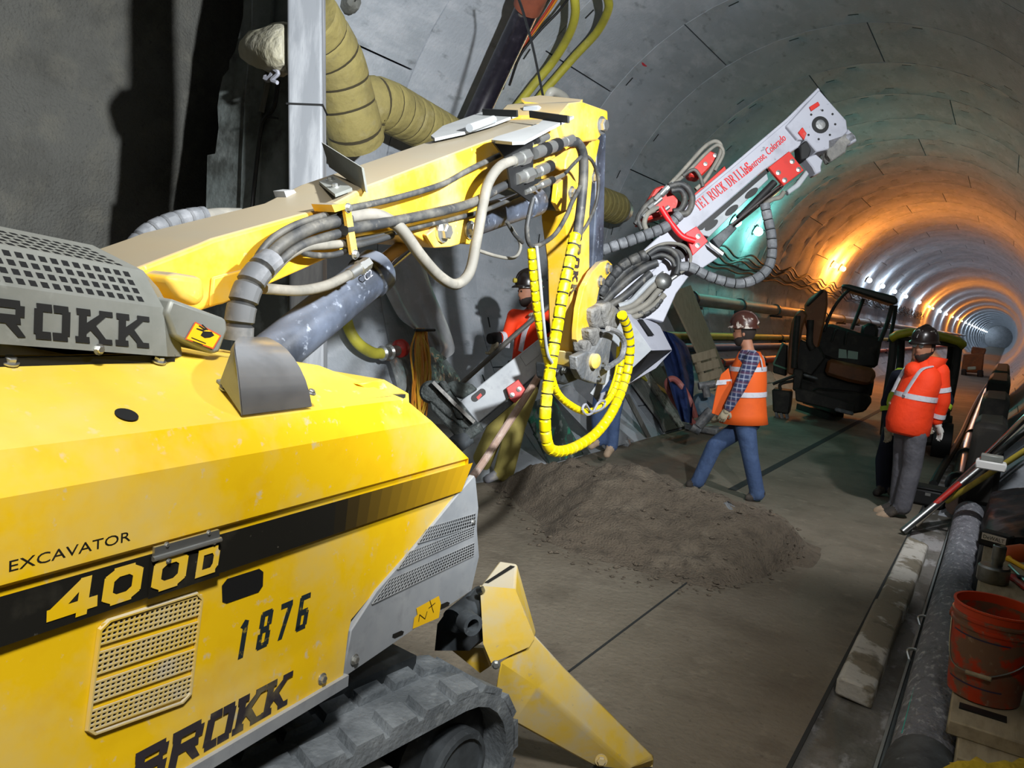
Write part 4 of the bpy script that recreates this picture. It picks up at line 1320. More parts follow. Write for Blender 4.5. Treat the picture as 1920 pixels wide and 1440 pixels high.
# lower carrier channel and the open box
dpoly([(1131, 545), (1262, 425), (1300, 440), (1345, 470), (1352, 480), (1290, 520), (1268, 550), (1244, 604), (1222, 598), (1160, 600), (1130, 600)], -.03, .12, 'carrier', 'white_paint', bevel=.005)
dpoly([(1262, 452), (1288, 446), (1296, 470), (1280, 486), (1264, 476)], -.022, .02, 'carrier_opening', 'black')
bx = bpy.data.objects.new('open_box', None)
bx.parent = drill
COL.objects.link(bx)
def PT(x, y, o):
    return T(x, y, o)
pa, pb, pc, pd = PT(1174, 588, .10), PT(1216, 593, -.10), PT(1260, 655, -.06), PT(1222, 656, .16)
b = MB()
b.prism([pa, pb, PT(1238, 612, -.09), pc, pd], -UP * .006)
tp = b.build('box_top', 'white_paint', bx, bevel=.002)
b = MB()
b.add([PT(x, y, o) + UP * .004 for x, y, o in ((1196, 599, .07), (1205, 600, .03), (1227, 630, .06), (1217, 630, .11))], [(0, 1, 2, 3)])
b.build('box_slot', 'black', tp)
b = MB()
b.prism([pa, pd, PT(1186, 690, .16), PT(1160, 700, .12), PT(1140, 640, .08)], nn_ * -.006)
b.build('box_side', 'dusty_grey_paint', bx, bevel=.002)
b = MB()
b.prism([PT(1260, 657, -.06), PT(1178, 722, .0), PT(1112, 742, .05), PT(1124, 758, .05), PT(1182, 718, .04), PT(1230, 690, -.03)], nn_ * -.01)
b.build('box_lip', 'white_paint', bx)
b = MB()
b.prism([PT(1222, 658, .14), PT(1258, 657, -.05), PT(1180, 716, .0), PT(1140, 735, .0), PT(1160, 702, .1)], nn_ * -.01)
b.build('box_inside', 'black', bx)
b = MB()
b.bar(PT(1112, 742, .05), PT(1150, 690, .02), .05, .012, up=nn_)
b.build('box_brace', 'dusty_grey_paint', bx)
# lower half of the mast with the grimy drifter
dpoly([(1012, 634), (1020, 690), (896, 794), (862, 752)], .0, .16, 'mast', 'dusty_grey_paint', bevel=.006)
lm = drill.children[-1]
dpoly([(1020, 692), (1024, 704), (905, 806), (895, 795)], .02, .14, 'slide_rail', 'dark_steel', bevel=.004)
dpoly([(975, 668), (1001, 648), (1012, 665), (986, 686)], .008, .008, 'access_cover', 'dusty_grey_paint', lm, bevel=.001)
b = MB()
c, u = T(897, 741, .002), dax
w = nn_.cross(u).normalized()
b.add([c + u * (.03 * (1 if math.cos(t) > 0 else -1) + .024 * math.cos(t)) + w * (.024 * math.sin(t)) for t in [2 * PI * (i + .5) / 20 for i in range(20)]], [tuple(range(20))])
sl_ = b.build('mast_slot', 'black', lm)
dpoly([(893, 745), (901, 737), (904, 741), (897, 750)], .004, .001, 'red_inside', 'red_paint', sl_)
rp = dpoly([(949, 727), (972, 711), (988, 734), (966, 756), (956, 748)], .06, .05, 'carriage_plate', 'red_paint', bevel=.004)
for x, y in ((973, 730), (960, 741)):
    MB().lathe(T(x, y, .06), nn_, [(.016, 0), (.016, .006), (0, .01)], 12).build('bolt', 'zinc', rp)
mat('grime', '2c3130', .7, spots=(('55605e', 7, .5, .7, .8), ('8d928e', 16, .62, .74, .8)), bump=(.8, 30))
gr_ = bpy.data.objects.new('drifter', None)
gr_.parent = drill
COL.objects.link(gr_)
for pts, off, w in ((((797, 722), (816, 712), (836, 722), (862, 752), (898, 796), (880, 806), (866, 802), (836, 780), (806, 752)), .03, .16), (((806, 752), (838, 782), (868, 804), (876, 822), (860, 826), (838, 800), (808, 768)), .06, .2), (((838, 718), (850, 714), (885, 720), (896, 730), (866, 748), (852, 742)), .05, .12), (((870, 806), (900, 790), (908, 806), (884, 824), (868, 824)), .06, .14), (((822, 716), (834, 712), (846, 728), (836, 738)), .08, .05), (((846, 760), (862, 770), (870, 786), (856, 784)), .07, .05)):
    b = MB()
    b.prism([T(x, y, off) for x, y in pts], nn_ * -w)
    b.build('drifter_block', 'grime', gr_, bevel=.012, seg=2)
MB().lathe(T(808, 735, -.02), nn_, [(.07, -.1), (.075, .0), (.06, .05), (.03, .06), (0, .06)], 18).build('drifter_drum', 'grime', gr_)
MB().cyl(T(876, 818, .0), T(852, 836, .05), .06, 16).build('water_head', 'rubber', gr_)
for p, q in (((812, 716), (856, 760)), ((856, 760), (890, 792))):
    MB().bar(T(*p, .08), T(*q, .08), .02, .03, up=nn_).build('edge_strip', 'muddy', gr_, jitter=.003)
# pole sticking out towards the robot
b = MB()
b.tube([D(880, 902, 4.6), D(905, 868, 4.75), D(945, 806, 4.9), D(985, 745, 4.98), D(1012, 702, 5.02)], .024, 10)
tag(b.build('drill_water_hose', mat('hose_pink', 'a28c80', .7, spots=(('8b6a58', 5, .45, .65, .8), ('c4b8b0', 14, .55, .7, .6))), None), 'stiff pale brown hose between the robot nose and the drill mast', 'hose')
# ================================================================== left side: post, lagging, duct, hoses
def rough(v, k, seed=0):
    rr = random.Random(seed)
    return [p + V((rr.uniform(-k, k), rr.uniform(-k, k), rr.uniform(-k, k))) for p in v]
mat('post_steel', '7b7f84', .6, spots=(('b3b6ba', 3, .45, .7, .8), ('63676b', 12, .58, .75, .6)), stretch=(4, 4, .5))
mat('lagging', '6f7775', .8, spots=(('3d403c', 1.6, .52, .62, .85), ('8a908e', 4, .5, .7, .7)), bump=(.3, 20))
mat('duct', 'a0935a', .8, spots=(('80764d', 4, .45, .7, .7), ('b5aa80', 7, .55, .75, .6), ('6d6544', 14, .6, .75, .5)), bump=(1.0, 9))
mat('duct_wire', '4a432f', .8)
mat('pale_duct', 'b9b49a', .8, spots=(('d8d4c4', 4, .45, .7, .7), ('8d8550', 9, .55, .75, .6)), bump=(1.0, 12))
mat('hose_yellow', 'b3ac3a', .6, spots=(('8e8838', 6, .45, .7, .7), ('d0cb72', 12, .58, .75, .5)))
mat('pvc', 'd8d6cb', .4)
YC = 3.2
cA, cB = onY(573, -330, YC), onY(579, 600, YC)
cd = (cB - cA).normalized()
cB = cA + cd * ((cA.z + .02) / -cd.z)
cx_ = V((.62, -.78, 0)).normalized()
b = MB()
cx_ = (cx_ - cd * cx_.dot(cd)).normalized()
cy_ = cd.cross(cx_)
for mid_, L in (((cA + cB) / 2, (cB - cA).length),):
    b.box(mid_, (.185, .185, L), (cx_, cy_, cd))
post = thing('steel_post', 'grey square steel post standing in front of the tunnel lining', 'post', cB)
b.build('shaft', 'post_steel', post, bevel=.012, seg=2)
b = MB()
b.box(cB + V((0, 0, .03)), (.4, .4, .03), (V((.62, -.78, 0)), V((.78, .62, 0)), UP))
b.build('base_plate', 'post_steel', post)
b = MB()
pw = cA + cd * ((onY(576, 205, YC) - cA).dot(cd))
b.tube([pw + cx_ * (x * .097) + cy_ * (y * .097) for x, y in ((-1, -1), (1, -1), (1, 1), (-1, 1))], .006, 6, 0, closed=True)
tag(b.build('tie_wire', 'black', None), 'thin black wire looped around the grey steel post', 'wire')
# lagging sheets beside the post
YL = 3.3
def ly(pts, y=YL):
    return [onY(px, py, y) for px, py in pts]
for k, (pts, lab, yy) in enumerate((
        ([(463, -260), (455, 30), (447, 67), (440, 95), (430, 112), (428, 130), (417, 143), (411, 170), (407, 200), (409, 240), (403, 287), (388, 290), (385, 410), (448, 410), (452, 290), (457, 180), (470, 60), (476, -260)], 'mottled grey lagging sheet with a ragged outer edge, left of the steel post', YL),
        ([(478, -260), (472, 60), (459, 180), (453, 290), (449, 410), (478, 410), (484, 280), (497, 140), (508, 20), (514, -260)], 'smooth grey lagging sheet in the middle, left of the steel post', YL - .02),
        ([(514, -260), (508, 20), (497, 140), (486, 280), (480, 410), (548, 410), (548, 200), (548, -260)], 'narrow grey lagging board right beside the steel post', YL + .01))):
    P_ = ly(pts, yy)
    b = MB()
    b.prism(P_, (0, .03, 0))
    # carry on to the ground behind the arm
    lo = sorted(range(len(P_)), key=lambda i: P_[i].z)[:2]
    a_, c_ = P_[lo[0]], P_[lo[1]]
    b.prism([a_, c_, V((c_.x, c_.y, .0)), V((a_.x, a_.y, .0))], (0, .03, 0))
    tag(b.build('lagging_sheet', 'lagging', None, bevel=.004), lab, 'sheet', 'lagging sheets beside the post')
b = MB()
b.tube([onY(x, y, YL - .05) for x, y in ((522, 150), (514, 200), (498, 220), (490, 240), (482, 300), (472, 400))], .012, 6)
b.tube([onY(x, y, YL - .05) for x, y in ((521, 222), (507, 220), (497, 220))], .006, 6, 3)
tag(b.build('hanging_wire', 'black', None), 'dark bent wire hanging over the grey lagging sheets', 'wire')
b = MB()
b.bar(onY(503, 150, YL - .07), onY(490, 210, YL - .07), .03, .012)
tag(b.build('lath', 'wood_grey', None), 'short pale lath hanging below the tied-off yellow duct end', 'lath')
# tied-off duct end
dl = YC - .02
de_ = onY(497, 95, dl)
dt_ = thing('duct_end', 'tied-off pale yellow end of the ventilation duct, left of the steel post', 'duct', de_)
b = MB()
rr = random.Random(5)
ring = []
ctr = [(541, 88, 46), (528, 90, 50), (510, 92, 47), (488, 92, 38), (468, 90, 30), (452, 92, 16)]
rings = []
for i, (x, y, r) in enumerate(ctr):
    row = []
    for j in range(18):
        a = 2 * PI * j / 18
        rad = r * (1 + .09 * math.sin(5 * a + i) + rr.uniform(-.04, .04))
        sq = .75 if i < 2 else 1
        row.append(onY(x + rad * .32 * math.cos(a), y + rad * math.sin(a), dl + .16 * math.cos(a) * r / 46))
    rings.append(row)
b.loft(rings)
b.build('duct_bag', 'pale_duct', dt_, sharp=70)
b = MB()
b.tube([onY(x, y, dl - .06) for x, y in ((512, 122), (514, 135), (506, 148), (498, 146))], .02, 6, 4)
b.tube([onY(x, y, dl - .08) for x, y in ((514, 130), (522, 138), (510, 150), (520, 155))], .012, 6, 4)
b.build('tie', 'white_paint', dt_)
# the yellow duct along the lining
def wl_(x, y, off):
    return onL(x, y, RT - off)
duct = thing('ventilation_duct', 'kinked yellow fabric ventilation duct hanging on the tunnel wall behind the arm', 'duct', wl_(690, 220, .3))
sleeve([wl_(575, 30, .3), wl_(600, 70, .28), wl_(628, 120, .3), wl_(646, 180, .33), wl_(660, 228, .36), wl_(668, 262, .34)], .235, .2, 1, 'duct_section', ('duct', 'duct_wire'), duct, dip=.965, n=24)
sleeve([wl_(672, 236, .2), wl_(690, 195, .26), wl_(722, 198, .27), wl_(765, 220, .27), wl_(815, 247, .26), wl_(900, 292, .26), wl_(1000, 335, .27), wl_(1100, 372, .27), wl_(1155, 391, .27)], .215, .14, 1, 'duct_section', ('duct', 'duct_wire'), duct, dip=.965, n=24)
b = MB()
b.lathe(wl_(1158, 392, .27), wl_(1190, 404, .27) - wl_(1158, 392, .27), [(.2, 0), (.17, .15), (.1, .3), (.03, .4)], 18)
b.build('duct_tail', 'cast_grey', duct)
# big black pipe with its mud splashes, hoses, cables
def wpipe(pts, off, r, name, m, lab, cat, grp=None, n=10):
    b = MB()
    b.tube([wl_(x, y, off if not isinstance(off, (list, tuple)) else off[i]) for i, (x, y) in enumerate(pts)], r, n, 6)
    return tag(b.build(name, m, None, sharp=80), lab, cat, grp)
mat('pipe_black', '1d1b24', .3, spots=(('8d8577', 6, .62, .68, .9), ('3a3640', 12, .5, .7, .6)))
wpipe([(1060, -150), (1012, -40), (985, 25), (945, 110), (910, 185), (872, 268), (840, 340), (800, 420)], .36, .112, 'concrete_line', 'pipe_black', 'thick black mud-splashed pipe running down the tunnel wall', 'pipe', n=20)
b = MB()
b.lathe(wl_(988, 16, .36), wl_(1000, -12, .36) - wl_(988, 16, .36), [(.128, 0), (.135, .05), (.135, .2)], 18)
tag(b.build('pipe_coupling', mat('rusty', '8a4a34', .7, spots=(('5e3226', 8, .45, .7, .7), ('b0775c', 14, .58, .75, .5))), None), 'rusty brown coupling at the top of the black pipe', 'coupling')
wpipe([(1000, -150), (1066, -40), (1078, 5), (1076, 40), (1062, 75), (1035, 118), (1000, 160), (970, 198), (935, 240)], [.15, .2, .28, .3, .26, .2, .16, .14, .12], .043, 'air_hose', 'hose_yellow', 'yellow hose looping beside the black pipe, nearer of the two', 'hose', 'yellow hoses on the wall', n=12)
wpipe([(1060, -150), (1120, -40), (1140, 0), (1138, 25), (1118, 62), (1080, 103), (1045, 143), (1015, 178), (985, 222)], [.15, .2, .25, .25, .18, .14, .12, .12, .12], .043, 'air_hose', 'hose_yellow', 'yellow hose with the wider loop, farther from the black pipe', 'hose', 'yellow hoses on the wall', n=12)
mat('cable_orange', 'c77c1e', .6)
mat('cable_red', 'a83c24', .6)
for i, (pts, m, lab) in enumerate((([(1062, -30), (1030, 20), (1000, 62), (968, 112), (930, 175)], 'cable_orange', 'orange cable on the wall beside the black pipe'), ([(1056, -30), (1024, 22), (994, 66), (964, 116), (925, 185)], 'cable_red', 'dark red cable on the wall beside the orange one'), ([(1050, -30), (1016, 14), (990, 50), (960, 100)], 'black', 'short black cable hidden half behind the black pipe'), ([(1085, -30), (1050, 18), (1010, 60), (975, 105), (955, 160)], 'black', 'thin black cable crossing behind the near yellow hose'))):
    wpipe(pts, .12 + .03 * i, .013, 'wall_cable', m, lab, 'cable', 'cables beside the black pipe', 6)
b = MB()
b.tube([D(966, -20, 6.0), D(980, 20, 6.0), D(997, 80, 5.7), D(1010, 140, 5.4), D(1020, 190, 5.2)], (lambda t: (.026, .008)), 6, 4)
tag(b.build('strap', 'black', None), 'black strap stretched down to the arm head', 'strap')
b = MB()
b.tube([wl_(x, y, .18) for x, y in ((1026, 184), (1034, 172), (1048, 176), (1060, 186), (1060, 200))], .05, 12, 5)
tag(b.build('pvc_elbow', 'pvc', None), 'white plastic pipe elbow peeping out above the arm head', 'pipe elbow')
b = MB()
b.lathe(wl_(652, 8, .0), V((1, -.4, 0)), [(.075, -.02), (.08, .05), (.06, .12), (.02, .15), (0, .16)], 14)
tag(b.build('lifting_socket', 'wood_grey', None, jitter=.008), 'muddy plug in a lifting socket of the lining above the duct', 'plug')
# red paint dot on the lining
b = MB()
pts = [wl_(1211 + 8 * math.cos(t), 118 + 7 * math.sin(t), .004) for t in [i * PI / 6 for i in range(12)]]
b.add(pts, [tuple(range(12))])
b.build('paint_dot', mat('paint_dot', 'd0203c', .6), lining)
# lower: hose with coupling, draped sheet, cable hank
wpipe([(640, 540), (648, 590), (657, 622), (674, 646), (698, 661), (716, 663)], [.1, .14, .17, .17, .17, .17], .05, 'water_hose', 'hose_yellow', 'short bent yellow hose with a metal coupling under the arm', 'hose')
b = MB()
A, B = wl_(714, 663, .17), wl_(745, 657, .17)
dd = (B - A)
b.lathe(A, dd, [(.055, 0), (.07, .02), (.055, .06), (.055, .1), (.072, .12), (.05, .16), (.05, dd.length)], 16)
for s_ in (-1, 1):
    b.bar(A + dd * .3 + UP * .06 * s_, A + dd * .6 + UP * .075 * s_, .02, .02)
cp = tag(b.build('hose_coupling', 'zinc', None), 'silver coupling at the end of the bent yellow hose', 'coupling')
b = MB()
A, B = wl_(742, 656, .16), wl_(768, 648, .16)
b.lathe(A, B - A, [(.05, 0), (.06, .02), (.085, .05), (.085, .1), (.06, .14), (0, .15)], 16)
tag(b.build('valve_cap', 'red_paint', None), 'red round valve next to the silver hose coupling', 'valve')
def cloth(L, Rr, off, name, m, nu=14, nv=14, amp=.03, seed=1, fn=None, thick=.0):
    fn = fn or (lambda x, y, o: wl_(x, y, o))
    rr = random.Random(seed)
    Ls, Rs = smooth_path([V((x, y, 0)) for x, y in L], 6), smooth_path([V((x, y, 0)) for x, y in Rr], 6)
    b = MB()
    rows = []
    ph = [rr.uniform(0, 6) for _ in range(6)]
    for i in range(nv + 1):
        t = i / nv
        l, r = Ls[round(t * (len(Ls) - 1))], Rs[round(t * (len(Rs) - 1))]
        row = []
        for j in range(nu + 1):
            u = j / nu
            p = l.lerp(r, u)
            o = off + amp * (math.sin(u * 9 + ph[0] + t * 2) + .6 * math.sin(u * 17 + ph[1] - t * 4) + .4 * math.sin(t * 11 + ph[2]))
            row.append(fn(p.x, p.y, o))
        rows.append(row)
    b.loft(rows, cap=False, closed=False)
    return b.build(name, m, None, sharp=180)
mat('plastic_sheet', 'a9abad', .45, spots=(('8d8f92', 5, .45, .7, .7), ('c3c5c8', 9, .55, .75, .6)), bump=(.4, 10))
mat('clear_plastic', '9aa09f', .3, spots=(('71787a', 7, .45, .7, .8), ('c9cdd0', 12, .58, .7, .7)), bump=(1.0, 14), alpha=.8)
o = cloth([(690, 470), (712, 525), (735, 573), (752, 600), (778, 618), (798, 640)], [(790, 480), (812, 545), (836, 600), (850, 640), (852, 660), (838, 672)], .2, 'draped_sheet', 'plastic_sheet', amp=.03, seed=2)
tag(o, 'grey-white plastic sheet draped on the wall above the yellow cable hank', 'sheet')
o = cloth([(724, 662), (735, 690), (746, 730), (756, 790)], [(815, 650), (850, 690), (870, 730), (885, 800)], .1, 'crinkled_sheet', 'clear_plastic', amp=.035, seed=4)
tag(o, 'crinkled clear plastic sheet hanging behind the yellow cable hank', 'sheet')
mat('cable_yellow', 'c99a2a', .6)
hank = thing('cable_hank', 'hank of yellow-orange cables hanging on the wall beside the robot', 'cable', wl_(788, 618, .26))
rr = random.Random(11)
for m, cnt in (('cable_orange', 9), ('cable_yellow', 12)):
    b = MB()
    for i in range(cnt):
        x0 = 787 + rr.uniform(-7, 8)
        x1 = rr.uniform(772, 806)
        x2 = rr.uniform(772, 806)
        yb = rr.uniform(740, 795)
        b.tube([wl_(x0, 616, .28), wl_(x1 - rr.uniform(0, 5), 655, .3), wl_(x1, 700, .28), wl_((x1 + x2) / 2 - 4, yb, .22 + rr.uniform(0, .08)), wl_(x2 + 3, 700, .25), wl_(x0 + 5, 618, .26)], .0085, 5, 5)
    c_ = b.build('cables', m, hank)
    c_['kind'] = 'stuff'
b = MB()
b.tube([wl_(x, 619, .31) for x in (778, 790, 815)], .014, 6, 3)
b.build('hook', 'dark_steel', hank)
# ================================================================== pipes and cables along the left wall
def run(name, x, z, r, m, lab, cat, y0, y1, n=12, grp=None):
    x, z, y0 = x * KT, HC + (z - HC) * KT, y0 * KT
    t = thing(name, lab, cat, (x, y0, z), grp)
    b = MB()
    b.cyl((x, y0, z), (x, y1, z), r, n)
    b.build('pipe', m, t)
    y = y0 + 1.2
    while y < min(y1, 42):
        b = MB()
        b.lathe((x, y, z), (0, 1, 0), [(r, -.04), (r * 1.25, -.04), (r * 1.25, .04), (r, .04)], n)
        b.build('collar', 'dark_steel', t)
        b = MB()
        xw = XC - math.sqrt(max(.1, RT ** 2 - (z - ZC) ** 2))
        b.bar((x + r, y + .3, z - r - .03), (xw, y + .3, z - r - .03), .06, .05)
        b.build('bracket', 'dark_steel', t)
        y += 3.03
    return t
mat('pipe_grey', '7e8686', .6, spots=(('5c6262', 5, .45, .7, .7), ('9aa0a0', 12, .58, .75, .5)), stretch=(1, .3, 1))
mat('pipe_yellow', 'b3a23a', .6, spots=(('7d7434', 6, .5, .7, .7),))
mat('pipe_blue', '3f5f86', .6, spots=(('5d7a99', 6, .5, .7, .7),))
run('wall_pipe', -4.60, 1.98, .12, 'pipe_grey', 'thick grey pipe, topmost of the pipes on the left wall', 'pipe', 9.0, 120, 16)
run('wall_pipe', -4.52, 1.36, .07, 'pipe_yellow', 'yellow pipe under the thick grey one on the left wall', 'pipe', 9.5, 90)
run('wall_pipe', -4.46, 1.17, .075, 'pipe_blue', 'blue pipe just below the yellow pipe on the left wall', 'pipe', 9.5, 30)
run('wall_pipe', -4.33, .90, .08, 'red_paint', 'dull red pipe, lowest of the pipes behind the excavator', 'pipe', 13, 90)
for i in range(5):
    b = MB()
    pts = []
    y = 11.5 + i * .2
    k = 0
    while y < 60:
        sag = (.16 + .05 * i) * (1 - abs(math.cos(PI * (y - 11.5) / 1.5 + i * .3)))
        z = 3.08 - .09 * i + .06 * math.sin(2 * PI * y / 1.9 + i * 1.3) * (1 if i < 3 else .5) - .05 * abs(math.sin(PI * y / 3.03 + i * .2))
        x = XC - math.sqrt(RT ** 2 - (z - ZC) ** 2) + .09 + .03 * (i % 3)
        pts.append((x, y, z))
        y += .375
    b.tube(pts, .022, 6, 2)
    tag(b.build('wall_cable', 'hose' if i % 2 else 'black', None), ['wavy black cable, topmost of the bundle on the left wall', 'wavy dark cable, second of the wall bundle from the top', 'wavy black cable in the middle of the wall bundle', 'slacker dark cable, second lowest of the wall bundle', 'black cable, lowest of the bundle on the left wall'][i], 'cable', 'cable bundle along the left wall')
# ================================================================== leaning boards, pallet, tarp
def lean(name, m, lab, cat, bl, br, tr, tl, th=.03, grp=None, zb=.02, off=.06):
    B0, B1 = onZ(*bl, zb), onZ(*br, zb)
    xf = XC - math.sqrt(RT ** 2 - (ZC - zb) ** 2) + .03
    B0.x, B1.x = max(B0.x, xf), max(B1.x, xf)
    T1, T0 = onL(*tr, RT - off), onL(*tl, RT - off)
    b = MB()
    nn = (B1 - B0).cross(T0 - B0).normalized()
    if nn.x < 0:
        nn = -nn
    b.prism([B0, B1, T1, T0], nn * th)
    return tag(b.build(name, m, None, bevel=.004), lab, cat, grp)
mat('foam_edge', 'b0afa8', .9, spots=(('6c6b65', 20, .5, .6, .8),))
lean('plank', 'wood_grey', 'short grey plank leaning on the wall, leftmost of the leaning planks', 'plank', (1196, 800), (1212, 795), (1194, 712), (1180, 716), .04, 'leaning planks')
lean('plank', 'wood_grey', 'dark grey plank, second of the leaning planks from the robot', 'plank', (1216, 806), (1236, 802), (1214, 696), (1196, 702), .04, 'leaning planks')
lean('batten', 'hose_yellow', 'thin yellowish batten among the leaning planks', 'batten', (1226, 775), (1232, 773), (1202, 702), (1195, 704), .03, None, off=.12)
lean('plank', 'foam_edge', 'narrow plank with a crumbly pale edge among the leaning planks', 'plank', (1244, 800), (1254, 797), (1212, 698), (1203, 702), .04, 'leaning planks', off=.12)
lean('plank', 'wood_grey', 'broad grey plank, widest of the leaning planks', 'plank', (1252, 802), (1276, 796), (1236, 688), (1213, 694), .04, 'leaning planks', off=.08)
lean('plank', 'wood', 'brownish plank behind the red hose loop', 'plank', (1276, 792), (1292, 788), (1258, 684), (1240, 688), .04, 'leaning planks')
lean('lath', 'wood_grey', 'thin pale lath leaning in front of the planks at the wall', 'lath', (1183, 815), (1190, 813), (1176, 738), (1170, 742), .03, None, off=.5)
lean('plywood_board', 'ply', 'tall plywood board leaning against the wall pipes', 'board', (1330, 775), (1372, 770), (1292, 535), (1252, 550), .03, None, off=.5)
lean('concrete_slab', 'dusty_grey_paint', 'grey slab leaning behind the small hose loop', 'slab', (1046, 826), (1092, 810), (1060, 722), (1026, 738), .06, None, off=.5)
mat('green_spatter', '3c4b45', .8, spots=(('2f8a6c', 5, .52, .6, .9), ('8d9590', 9, .55, .65, .7)))
lean('splattered_board', 'green_spatter', 'dark board splashed with green paint, behind the worker with the pole', 'board', (978, 858), (1050, 843), (1032, 742), (975, 760), .03, None, off=.5)
b = MB()
b.bar(onZ(976, 861, .06), onZ(1052, 838, .06), .05, .05)
tag(b.build('batten', 'foam_edge', None), 'white batten lying at the foot of the green-splashed board', 'batten')
for k, (p, q, r, lab) in enumerate((((1165, 800), (1184, 795), .1, 'grey concrete lump by the leaning lath'), ((1168, 826), (1180, 822), .06, 'small pale stone at the foot of the leaning lath'))):
    c = (onZ(*p, .08) + onZ(*q, .08)) / 2
    b = MB()
    b.lathe(c - V((0, 0, .09)), UP, [(r * .8, 0), (r, r * .6), (r * .8, r * 1.3), (r * .3, r * 1.7), (0, r * 1.75)], 9)
    tag(b.build('stone', 'cast_grey', None, jitter=.02), lab, 'stone')
mat('tarp', '25335c', .9, spec=.1, spots=(('141c38', 5, .45, .7, .8), ('3b4d80', 9, .58, .72, .6)), bump=(.6, 8))
o = cloth([(1236, 618), (1240, 660), (1250, 700), (1262, 745), (1278, 790)], [(1264, 626), (1290, 652), (1301, 705), (1300, 740), (1297, 794)], .9, 'tarp', 'tarp', nu=14, nv=16, amp=.045, seed=8)
tag(o, 'dark blue tarp heaped against the leaning planks', 'tarp')
b = MB()
b.tube([D(x, y, 10.2) for x, y in ((1302, 795), (1282, 775), (1262, 748), (1251, 722), (1256, 711), (1268, 713), (1284, 733), (1297, 760), (1304, 783))], .04, 10, 6)
tag(b.build('red_hose', mat('hose_red', '8d4b45', .7, spots=(('b07a74', 8, .5, .7, .7),)), None), 'stiff dull red hose loop standing in front of the tarp', 'hose')
pal = thing('pallet', 'small wooden pallet leaning on the wall behind the walking man', 'pallet', onZ(1345, 790, 0))
pp = Pl(D(1325, 700, 12.2), VIEW + V((.5, 0, .2)))
for (a_, c_) in (((1298, 673), (1342, 661)), ((1304, 692), (1348, 680)), ((1310, 711), (1354, 698)), ((1316, 729), (1358, 716)), ((1321, 747), (1362, 734))):
    b = MB()
    b.bar(pp.at(*a_), pp.at(*c_), .13, .02, up=pp.n)
    b.v = [p for p in b.v]
    b.build('slat', 'ply', pal)
for (a_, c_) in (((1304, 664), (1338, 790)), ((1332, 658), (1364, 782))):
    b = MB()
    b.bar(pp.at(*a_, -.06), pp.at(*c_, -.06), .08, .06, up=pp.n)
    b.build('stringer', 'ply', pal)
pmp = thing('pump', 'pale blue muddy pump on the ground below the pallet', 'pump', onZ(1325, 800, 0))
mat('pump_blue', '5f7d93', .7, spots=(('9aa5aa', 5, .45, .65, .9), ('3e5a72', 10, .55, .75, .6)))
b = MB()
b.lathe(D(1322, 760, 10.4), V((.6, -.7, .15)), [(.0, -.14), (.16, -.14), (.17, -.1), (.17, .06), (.13, .1), (0, .11)], 20)
b.build('motor', 'pump_blue', pmp)
for p, q, r in (((1310, 724), (1340, 720), .05), ((1322, 722), (1326, 745), .05), ((1308, 800), (1334, 770), .07), ((1296, 800), (1312, 808), .06)):
    MB().cyl(D(*p, 10.2), D(*q, 10.2), r, 12).build('pipe_stub', 'cast_grey', pmp)
b = MB()
b.box(onZ(1320, 803, .06), (.5, .35, .1))
b.build('skid', 'cast_grey', pmp, bevel=.02)
# ================================================================== people
mat('skin', 'b07a5f', .55, spots=(('8d5a44', 9, .5, .75, .5),))
mat('hair', '2a211c', .8)
mat('vest_orange', 'f0641c', .7, spots=(('d9551a', 6, .5, .75, .6),))
mat('hoodie_orange', 'ff4312', .75, spots=(('e23508', 5, .48, .72, .6),), bump=(.4, 12))
mat('reflective', 'd6d6de', .4, spots=(('aaaab4', 30, .5, .7, .6),))
mat('jeans', '3d5277', .85, spots=(('52698f', 5, .48, .72, .8), ('2a3a58', 9, .55, .75, .6)), bump=(.4, 20))
mat('grey_denim', '5d5d64', .85, spots=(('75757b', 5, .48, .72, .8), ('45454c', 9, .55, .75, .6)), bump=(.4, 20))
mat('waders', 'b3a55a', .75, spots=(('8f8346', 4, .5, .72, .7), ('4f472c', 7, .64, .7, .9)), bump=(.4, 10))
mat('navy', '141a2c', .85, spots=(('222a40', 6, .5, .72, .7),))
mat('hivis', 'b9d83a', .6)
mat('boot', '3c3733', .8, spots=(('6b635a', 8, .5, .7, .7),))
mat('boot_tan', 'b39b82', .8, spots=(('8a7762', 8, .5, .7, .7),))
mat('boot_grey', '7d7d82', .8, spots=(('bdb6a6', 6, .55, .7, .8),))
mat('glove', 'b5a98f', .85, spots=(('8b7f66', 12, .5, .7, .7),))
mat('glove_white', 'c9c9c4', .85)
mat('helmet_brown', '4a2a22', .35, spots=(('c9beb2', 13, .58, .62, .9),))
mat('helmet_black', '1d1513', .3, spots=(('8d8a84', 12, .64, .68, .8),))
mat('eye', '14100e', .3)
mat('black_knit', '17181a', .9)
